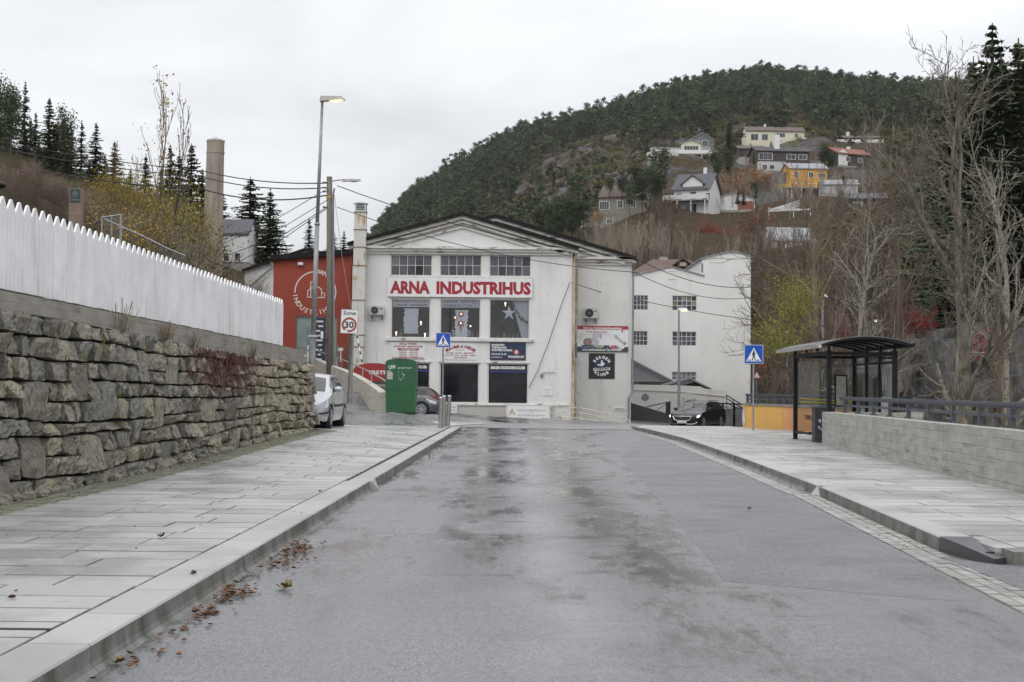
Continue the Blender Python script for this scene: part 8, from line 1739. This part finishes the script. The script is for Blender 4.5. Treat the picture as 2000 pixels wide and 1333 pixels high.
# brown bare thickets on the lower slopes and in the valley, read as one mass
TH = [bare_mesh('thicket_stem', 60 + i, 9, .09, [BARKB, BLEAF], (9, 6, 3), 2, .55, .2, .18, .42, 1, .022, 0) for i in range(3)] + [bush_mesh('thicket_bush', 70 + i, 4.5, 3.2, 40, 60 if i else 0, [BARKB, BLEAF], .12, .022) for i in range(3)]
pts = []; sc = []
for _ in range(5200):
    d = 88 + 270 * rt_.random() ** 1.4; px = rt_.uniform(1120, 2300)
    if d < 118 and px < 1490: continue
    if d < 150 and px < 1480: continue
    if inhouse(px, d): continue
    pr = .26 if d > 150 else .34
    if rt_.random() > pr: continue
    pts.append(TP(px, d)); sc.append(rt_.uniform(.4, .8) * (.6 if px < 1760 else 1))
for _ in range(260):
    d = rt_.uniform(58, 90); px = rt_.uniform(1500, 1720); pts.append(TP(px, d)); sc.append(rt_.uniform(.35, .7))
for _ in range(3000):
    d = rt_.uniform(160, 276); px = rt_.uniform(1140, 1650)
    if not inhouse(px, d): pts.append(TP(px, d)); sc.append(rt_.uniform(.25, .6))
print('thicket', len(pts))
mass('brown_thicket', 'leafless brown thicket covering the valley slope behind the bus stop', 'thicket', TH, pts, sc)
# ---- individual trees
def put(mesh, name, label, cat, px, d, s_=1.0, group=None, z=None, rz=None, sxy=None):
    p = TP(px, d); 
    if z is not None: p.z = z
    o = link(name, mesh, None, p, (0, 0, rt_.uniform(0, 6.28) if rz is None else rz)); o.scale = (s_ * (sxy or 1), s_ * (sxy or 1), s_); return tag(o, label, cat, group)
SP = [spruce_mesh('spruce', 80 + i, 14, 2.6 + .4 * (i % 3), 1.0) for i in range(4)]; PN = [pine_mesh('pine', 90 + i, 11, 2.6, 30, 90, .26) for i in range(3)]
def place_top(mesh, h, name, lab, cat, px, ty, d, group=None, sxy=None, by=None):
    p = TP(px, d); sxy = (sxy or 1) * (1.7 if name == 'spruce_tree' else .8 if name == 'pine_tree' and px > 900 else 1)
    if by is not None: p.z = U(px, by, d).z
    zt_ = U(px, ty, d).z; s_ = max(.2, (zt_ - p.z) / h); q = U(px, ty, d); o = link(name, mesh, None, (q.x, d, p.z), (0, 0, rt_.uniform(0, 6.28))); w_ = s_ * (sxy or 1); o.scale = (w_, w_, s_); return tag(o, lab, cat, group)
# left hill spruces: (column, top row, depth)
gl = 'spruces on the left hill'
for i, (px, ty, d, wx) in enumerate(((50, 158, 150, .5), (97, 190, 148, .8), (70, 218, 155, .6), (125, 225, 158, .9), (160, 234, 152, .6), (188, 238, 145, .75), (224, 275, 140, .8), (285, 300, 138, .8), (333, 282, 132, .75), (375, 280, 128, .85), (20, 200, 150, .9), (-30, 150, 150, .9), (140, 248, 156, .8), (110, 240, 160, .9), (350, 300, 136, .9), (205, 300, 150, .9), (10, 270, 140, 1.0), (75, 280, 140, 1.1), (130, 300, 138, 1.1), (175, 310, 138, 1.1), (45, 300, 136, 1.1), (315, 330, 136, .9), (255, 330, 142, .9), (60, 230, 160, 1.0), (395, 330, 130, .9), (95, 260, 150, 1.1), (-10, 230, 160, 1.1))): place_top(SP[i % 4], 14, 'spruce_tree', 'dark spruce standing on the wooded ridge at the left', 'tree', px, ty, d, gl, wx)
for i, (px, ty, d, by, wx, lab) in enumerate(((434, 372, 160, 520, .9, 'slim spruce just right of the tall chimney'), (490, 345, 150, 520, 1.25, 'broad dark spruce behind the white cottage'), (528, 368, 145, 520, 1.1, 'dark pointed spruce left of the lamp post'), (604, 425, 130, 520, .8, 'thin spruce peeking between lamp post and red building roof'), (650, 445, 130, 520, .9, 'small spruce behind the wooden pole'), (672, 450, 128, 520, .7, 'little spruce left of the duct'))): place_top(SP[(i + 1) % 4], 14, 'spruce_tree', lab, 'tree', px, ty, d, None, wx, by)
gp = 'pines at the top of the left hill'
for i, (px, ty, d) in enumerate(((-2, 172, 150), (-40, 150, 150), (24, 185, 146), (128, 226, 150))): place_top(PN[i % 3], 10.5, 'pine_tree', 'wind shaped pine on the crest at the upper left', 'tree', px, ty, d, gp, .62)
# bare saplings left of the chimney
BT = [bare_mesh('bare_tree', 100 + i, 11, .09, [BARKB, YLEAF], (13, 6, 4), 2, .5, .22, .14, .38, 1, .018, 260 if i == 0 else 60, .09) for i in range(3)]
BD = [bare_mesh('bare_tree', 110 + i, 10, .16, [BARKB, OLEAF], (14, 8, 6, 3), 3, .65, .10, .2, .42, 1, .012, 40, .08) for i in range(3)]
for i, (px, ty, d, lab) in enumerate(((312, 208, 80, 'tall thin sapling with a few last leaves above the fence left of the chimney'), (338, 225, 84, 'second tall thin sapling right beside the first one left of the chimney'), (270, 320, 90, 'thin grey sapling in the bushes below the tall pair'), (212, 300, 95, 'slim pale birch among the brown bushes'))): place_top(BT[i % 3], 11, 'bare_tree', lab, 'tree', px, ty, d, None, .8)
place_top(BD[0], 10, 'bare_tree', 'grey leafless tree at the far left edge above the fence', 'tree', 5, 235, 60, None, 1.1)
# bushes on the left slope
BU = [bush_mesh('bush', 120, 6, 4.2, 90, 300, [BARKB, BLEAF], .10, .02), bush_mesh('bush', 121, 6, 4.0, 90, 1800, [BARKP, BLEAF], .08, .02), bush_mesh('bush', 122, 6, 3.6, 80, 3600, [BARKB, YLEAF], .085, .02), bush_mesh('bush', 123, 6, 4.5, 90, 200, [M('plum_twig', (.13, .085, .08), .95, (.18, .13, .12), 2, rand=.2), OLEAF], .09, .02), bush_mesh('bush', 124, 6, 3.8, 90, 2600, [BARKP, GLEAF], .08, .02)]
gb = {0: 'brown leafless bushes on the left slope', 1: 'brown bushes keeping some leaves on the left slope', 2: 'yellow leaved bushes on the left slope', 3: 'plum coloured twiggy bushes on the left slope', 4: 'olive green bushes on the left slope'}
gbl = {0: 'brown leafless bush on the slope behind the picket fence', 1: 'tan bush with some withered leaves on the slope behind the fence', 2: 'bush with yellow autumn leaves between fence and chimney', 3: 'purplish twiggy bush on the left slope', 4: 'olive green bush on the left slope'}
for i in range(150):
    d = rt_.uniform(62, 140); px = rt_.uniform(-80, 325)
    if d < 90: ty = np.interp(px, [0, 100, 220, 300, 400, 470], [430, 410, 405, 410, 450, 500]) + rt_.uniform(-20, 60)
    else: ty = np.interp(px, [0, 100, 220, 300, 400, 470], [370, 345, 350, 375, 410, 460]) + rt_.uniform(-15, 60)
    k = rt_.choice([0, 1, 3, 3, 4, 0, 1]) if px < 190 or rt_.random() < .35 else rt_.choice([2, 2, 1, 4, 0])
    if 330 < px < 400 and d > 75 and rt_.random() < .5: k = 2
    u = TP(px, d)
    place_top(BU[k], 6, 'bush', gbl[k], 'bush', px, ty, d, gb[k], 1.15)
for px, ty, d, k in ((235, 350, 94, 2), (262, 372, 90, 2), (355, 400, 94, 2), (380, 440, 90, 2), (405, 520, 92, 4), (440, 512, 98, 0), (465, 522, 98, 1), (500, 535, 96, 4), (350, 470, 80, 1), (275, 400, 82, 4), (212, 345, 96, 2), (250, 360, 92, 3), (290, 385, 90, 2), (318, 378, 88, 1), (345, 392, 90, 2), (362, 412, 92, 2), (372, 440, 86, 4), (330, 430, 78, 2), (385, 470, 95, 1), (300, 440, 74, 4), (395, 500, 96, 4)): place_top(BU[k], 6, 'bush', gbl[k], 'bush', px, ty, d, gb[k], .62)
# ---- right side: hillside pines near the houses
gq = 'pines among the hillside houses'
spots = [(1290, 300, 270, 400), (1270, 330, 265, 410), (1240, 330, 275, 400), (1215, 345, 275, 395), (1190, 350, 278, 390), (1398, 290, 300, 360), (1100, 390, 240, 470), (1075, 400, 235, 480), (1120, 395, 240, 480), (1090, 410, 230, 480), (1060, 415, 240, 480), (1140, 400, 240, 470), (1420, 300, 300, 350), (1255, 350, 262, 410), (1400, 310, 300, 355), (1475, 360, 262, 400), (1610, 290, 330, 330), (1625, 300, 330, 340), (1650, 345, 300, 370), (1280, 345, 256, 412), (1230, 365, 262, 415)]
for px, ty, d, by in spots: place_top(PN[rt_.randrange(3)], 10.5, 'pine_tree', 'mid green pine in the belt around the hillside houses', 'tree', px, ty, d, gq, 1.25, by)
for px, ty, by, d, lab in ((1423, 238, 300, 405, 'tall dark spruce between the grey gable house and the cream bungalow'), (1506, 275, 300, 400, 'small conical conifer in front of the cream bungalow'), (1466, 278, 300, 400, 'round little conifer left of the cream bungalow'), (1472, 300, 320, 350, 'narrow conifer beside the small dark house'), (1452, 378, 402, 270, 'small green conifer right of the garage'), (1441, 376, 400, 275, 'small green conifer behind the garage')): place_top(SP[0], 14, 'conifer', lab, 'tree', px, ty, d, None, 1.7, by)
# red, orange and yellow shrubs
CR = [bush_mesh('red_shrub', 130, 6, 4.2, 60, 900, [BARKB, RLEAF], .2, .03), bush_mesh('orange_shrub', 131, 7, 4, 60, 800, [BARKP, OLEAF], .2, .03), bush_mesh('yellow_shrub', 132, 6, 4.4, 60, 4200, [BARKB, leafm('lime_leaf', (.46, .45, .04), (.30, .31, .05), .2, .02)], .06, .02)]
for px, ty, by, d, k, lab in ((1382, 432, 475, 240, 0, 'crimson shrub on the slope below the white house'), (1480, 412, 470, 235, 0, 'rust red tree below the garage and pergola'), (1410, 445, 475, 236, 0, 'dark red shrub between the two brighter red ones'), (1360, 452, 478, 240, 0, 'small red shrub at the foot of the white house slope'), (1450, 450, 480, 230, 0, 'low red shrub left of the rust red tree'), (1425, 330, 395, 300, 1, 'orange brown tree left of the dark villa'), (1468, 320, 372, 310, 1, 'bright orange tree in front of the dark villa'), (1492, 330, 372, 308, 1, 'rust orange tree right in front of the dark villa'), (1445, 350, 400, 300, 1, 'ochre leaved tree above the garage'), (1168, 408, 440, 262, 1, 'orange shrub left of the grey house'), (1320, 395, 420, 262, 1, 'orange brown shrub between grey house and white house'), (1560, 265, 280, 425, 1, 'rusty shrub behind the cream bungalows'), (1795, 600, 660, 70, 0, 'red leaved bush beside the rock face'), (1660, 640, 720, 85, 0, 'red bush behind the shelter roof'), (1528, 670, 740, 90, 0, 'red bush right of the white building'), (1930, 640, 720, 60, 0, 'dark red bush at the right in front of the rock'), (1552, 530, 640, 57, 2, 'upper part yellow green leaved tree right of the white building'), (1530, 598, 720, 56, 2, 'lower yellow green leaved tree beside the crossing sign'), (1490, 300, 318, 395, 2, 'yellow green garden shrub below the cream bungalow'), (1550, 270, 292, 415, 2, 'round bright shrub before the cream bungalow'), (1600, 470, 520, 120, 2, 'small yellow shrub in the bare wood'), (1505, 480, 510, 180, 1, 'rusty shrub left of the pale roofed house')): place_top(CR[k], 7 if k == 1 else 6, CR[k].name, lab, 'shrub', px, ty, d, None, 1.0 if k != 2 else .8, by)
# pale birch thicket in front of the grey house
BP = [bare_mesh('birch', 140 + i, 12, .09, [BARKP, OLEAF], (14, 7, 4), 2, .6, .14, .22, .34, 1 + i % 2, .022, 40, .08) for i in range(4)]
gt = 'pale slender birches below the hillside houses'
for i in range(120):
    px = rt_.uniform(1150, 1330) if i < 90 else rt_.uniform(1330, 1560); d = rt_.uniform(165, 235); by = np.interp(px, [1150, 1250, 1400, 1560], [500, 515, 520, 500]); ty = np.interp(px, [1120, 1200, 1280, 1330, 1400, 1560], [455, 430, 440, 462, 455, 440]) + rt_.uniform(-12, 25)
    place_top(BP[i % 4], 12, 'birch_tree', 'slender leafless birch on the slope below the hillside houses', 'tree', px, ty, d, gt, .8, by)
for i in range(60):
    px = rt_.uniform(1395, 1720); d = rt_.uniform(255, 330); place_top(BP[i % 4], 12, 'birch_tree', 'small leafless tree between the hillside houses', 'tree', px, U(0, 0, 1) and (Zpd(px, d) and PX((px - 1000) / FPX * d, d, Zpd(px, d) + rt_.uniform(4, 8))[1]), d, 'leafless trees between the hillside houses', .9)
for px, ty, by, d, lab in ((1220, 280, 350, 330, 'pale fan shaped leafless tree on the rocky hillside left of the houses'), (1455, 310, 400, 296, 'grey leafless birch above the garage'), (1700, 225, 300, 380, 'leafless birch on the hill crest left of the big bare tree')): place_top(BP[1], 12, 'birch_tree', lab, 'tree', px, ty, d, None, 1.6, by)
# dark spruces on the near right slope
gs = 'dark spruces on the right hand slope'
for i, (px, ty, d, wx, by) in enumerate(((1938, 45, 120, 1.0, 520), (1990, 75, 118, 1.2, 540), (1900, 110, 125, .9, 520), (1865, 150, 130, .9, 520), (1955, 110, 112, 1.2, 560), (2040, 60, 115, 1.3, 560), (1920, 160, 112, 1.2, 580), (1975, 180, 106, 1.3, 600), (1850, 200, 128, 1.0, 540), (1890, 250, 108, 1.2, 600), (2020, 200, 100, 1.3, 600), (1830, 230, 135, .9, 520), (1815, 260, 140, .8, 500), (1880, 420, 96, 1.1, 650), (1940, 300, 104, 1.3, 620), (1998, 300, 98, 1.3, 620), (2080, 120, 105, 1.4, 600), (1905, 330, 100, 1.2, 640))): place_top(SP[i % 4], 14, 'spruce_tree', 'dark spruce in the clump on the slope at the right edge', 'tree', px, ty, d, gs, wx, by)
# big bare trees in the foreground right
BG = bare_mesh('big_tree', 201, 12.6, .30, [BARK], (15, 7, 6, 4, 3), 4, .85, .045, .17, .44, 1, .008, 0, start=.27, seg=9)
p = U(1886, 800, 42); o = link('bare_tree', BG, None, (p.x, 42, -3.0), (0, 0, .6)); o.scale = (.85, .85, (U(1870, 62, 42).z + 3) / 14.6); tag(o, 'largest grey leafless tree with mossy trunk behind the railing at the right', 'tree')
B2 = [bare_mesh('bare_tree', 210 + i, 12, .20, [BARK if i % 2 else BIRCH], (13, 7, 6, 3), 3, .8, .04, .19, .44, 1, .009, 0, start=.25, seg=8) for i in range(3)] + [bare_mesh('bare_tree', 220 + i, 11, .17, [BARKB], (13, 7, 5, 4), 3, .8, .06, .2, .45, 1, .009, 0, start=.28, seg=7) for i in range(3)]
near = [(1722, 420, 52, 2, .9, 'slim pale birch trunk rising behind the bus shelter roof'), (1955, 330, 46, 0, .9, 'leafless pale barked tree just right of the largest bare tree'), (1620, 430, 60, 3, 1.3, 'dark wide spreading leafless tree behind the bus shelter'), (1700, 440, 66, 4, 1.0, 'brown leafless tree behind the shelter, right of the wide spreading one'), (1580, 470, 72, 5, .8, 'dark leafless tree whose long twigs reach over the white building'), (1780, 420, 64, 3, .9, 'brown leafless tree behind the right part of the shelter roof'), (1660, 450, 80, 5, 1.1, 'twiggy brown tree on the slope under the ochre house'), (1520, 520, 86, 4, .9, 'small dark leafless tree beside the right edge of the white building'), (1740, 380, 90, 3, 1.1, 'brown leafless tree far behind the shelter'), (1600, 470, 95, 4, 1.0, 'leafless tree below the red shrubs'), (1880, 470, 52, 2, .8, 'pale stemmed young tree crossing the rock face'), (1960, 600, 40, 4, .6, 'dark thin stems in front of the rock face at the right')]
for px, ty, d, k, wx, lab in near: place_top(B2[k], 12 if k < 3 else 11, 'bare_tree', lab, 'tree', px, ty, d, None, wx)
for i in range(70):
    d = rt_.uniform(95, 190); px = rt_.uniform(1500, 2000); z = Zpd(px, d); ty = PX((px - 1000) / FPX * d, d, z + (rt_.uniform(3.5, 6) if px < 1760 else rt_.uniform(6, 10)))[1]; place_top(B2[3 + i % 3], 11, 'bare_tree', 'brown leafless tree in the wood on the right hand slope', 'tree', px, ty, d, 'brown leafless trees on the right hand slope', 1.0)
# ================================================================ LEAVES AND LITTER
LM = M('fallen_leaf', (.15, .075, .038), .75, (.09, .045, .025), 14, rand=.3, world=True, c3=(.30, .18, .08), sc3=11, lo3=.55, hi3=.7)
rs = random.Random(17)
def leaf(q, x, y, z, s_, rr=None, curl=.5):
    a = rs.uniform(0, 6.28); ca, sa = math.cos(a), math.sin(a); out = [(0, -.9), (.35, -.62), (.7, -.5), (.62, 0), (.7, .35), (.35, .55), (0, .95), (-.35, .55), (-.7, .35), (-.62, 0), (-.7, -.5), (-.35, -.62)]; tx, ty_ = rs.uniform(-.5, .5), rs.uniform(-.5, .5)
    P_ = [(x + (u * ca - v * sa) * s_, y + (u * sa + v * ca) * s_, z + .006 + s_ * (curl * (u * u) * .9 + abs(tx) * .5 + tx * u * .5 + ty_ * v * .4 + rs.uniform(0, .12))) for u, v in out]; q.add(P_ + [(x, y, z + .006)], [(i, (i + 1) % 12, 12) for i in range(12)])
q = MB()
for i in range(440):
    c = rs.choice([(9.4, .25, 1), (10.15, .35, 1.6), (10.2, .3, 1.2), (11.95, .5, 1.6), (12.9, .5, 2.2), (13.3, .45, 1.8), (12.6, .8, 1.6), (8.3, 1.0, .5), (11, 3, .5)]); y = rs.gauss(c[0], c[1] * .5)
    if not 6.7 < y < 21: continue
    x = LK(y) + .10 + abs(rs.gauss(0, .12)) * (1.0 if c[2] > 1 else .8); zz = -.002 + max(0, (.16 - (x - LK(y))) * .35)
    leaf(q, x, y, zz + rs.uniform(0, .03 if c[2] > 1 else .005), rs.uniform(.014, .032))
o = struct('fallen_leaves', q, LM); tag(o, 'brown fallen leaves heaped along the left gutter', 'leaves', kind='stuff')
q = MB()
for i in range(170):
    y = rs.uniform(22, 50); x = LK(y) + abs(rs.gauss(0, .15)) + .02; leaf(q, x, y, 0, rs.uniform(.02, .035))
for i in range(90):
    y = rs.uniform(13, 45); x = RK(y) - .1 - abs(rs.gauss(0, .12)); leaf(q, x, y, .01, rs.uniform(.012, .022))
for i in range(120): y = rs.uniform(14, 36); leaf(q, WALLX(y) + rs.uniform(.05, .6), y, LPZ(WALLX(y), y) + .0, rs.uniform(.015, .03))
for i in range(130): y = rs.uniform(13, 45); leaf(q, RWX(y) - abs(rs.gauss(0, .07)) - .02, y, .14, rs.uniform(.012, .025))
o = struct('scattered_leaves', q, LM); tag(o, 'scattered small brown leaves along the kerbs and wall feet', 'leaves', kind='stuff')
for i, (px, py, z, s_, lab) in enumerate(((553, 1153, 0, .075, 'large curled brown leaf lying alone on the wet road'), (314, 1052, .14, .05, 'dark curled leaf on the left pavement'), (455 / 2, 820 + 960 / 2, 0, .05, 'green brown leaf in the near left gutter'), (22, 1172, .14, .03, 'small brown leaf on the left pavement near the picture edge'), (1463, 996, 0.01, .035, 'small dark leaf on the right part of the road'), (624, 963, .14, .03, 'small dark leaf at the kerb joint of the left pavement'), (377, 1124, .14, .03, 'pale leaf on the left kerb stone'))):
    p = G(px, py, z); q = MB(); leaf(q, p.x, p.y, z + .004, s_, curl=1.1); leaf(q, p.x + s_ * .3, p.y, z + .012, s_ * .8, curl=1.4); solo('fallen_leaf', q, LM if i not in (0, 2) else M('olive_fallen_leaf', (.10, .07, .03), .5, (.20, .15, .06), 30), lab, 'leaf')
q = MB()
for i in range(60): y = rs.uniform(6.5, 34); x = rs.uniform(WALLX(y) + .7, LK(y) - .1); leaf(q, x, y, LPZ(x, y) + .0, rs.uniform(.008, .02))
o = struct('pavement_litter', q, LM); tag(o, 'tiny leaf bits scattered on the left pavement', 'leaves', kind='stuff')
# drain grate in the left pavement
p = G(40, 1230, .14); q = MB(); q.box(p.x - .35, p.x + .30, p.y - .03, p.y + .03, .10, .1445); solo('drain_slot', q, BLKM, 'narrow dark slot drain in the near left pavement', 'drain')

# ================================================================ AIR
hz = bpy.data.materials.new('air'); hz.use_nodes = True; hn = hz.node_tree; hn.nodes.clear(); ho = hn.nodes.new('ShaderNodeOutputMaterial'); hv = hn.nodes.new('ShaderNodeVolumePrincipled'); hv.inputs['Density'].default_value = .00007; hv.inputs['Color'].default_value = (.9, .93, .97, 1); hn.links.new(hv.outputs[0], ho.inputs['Volume'])
struct('haze', MB().box(-1520, 1520, -70, 1100, -6.3, 330), hz, kind='stuff')
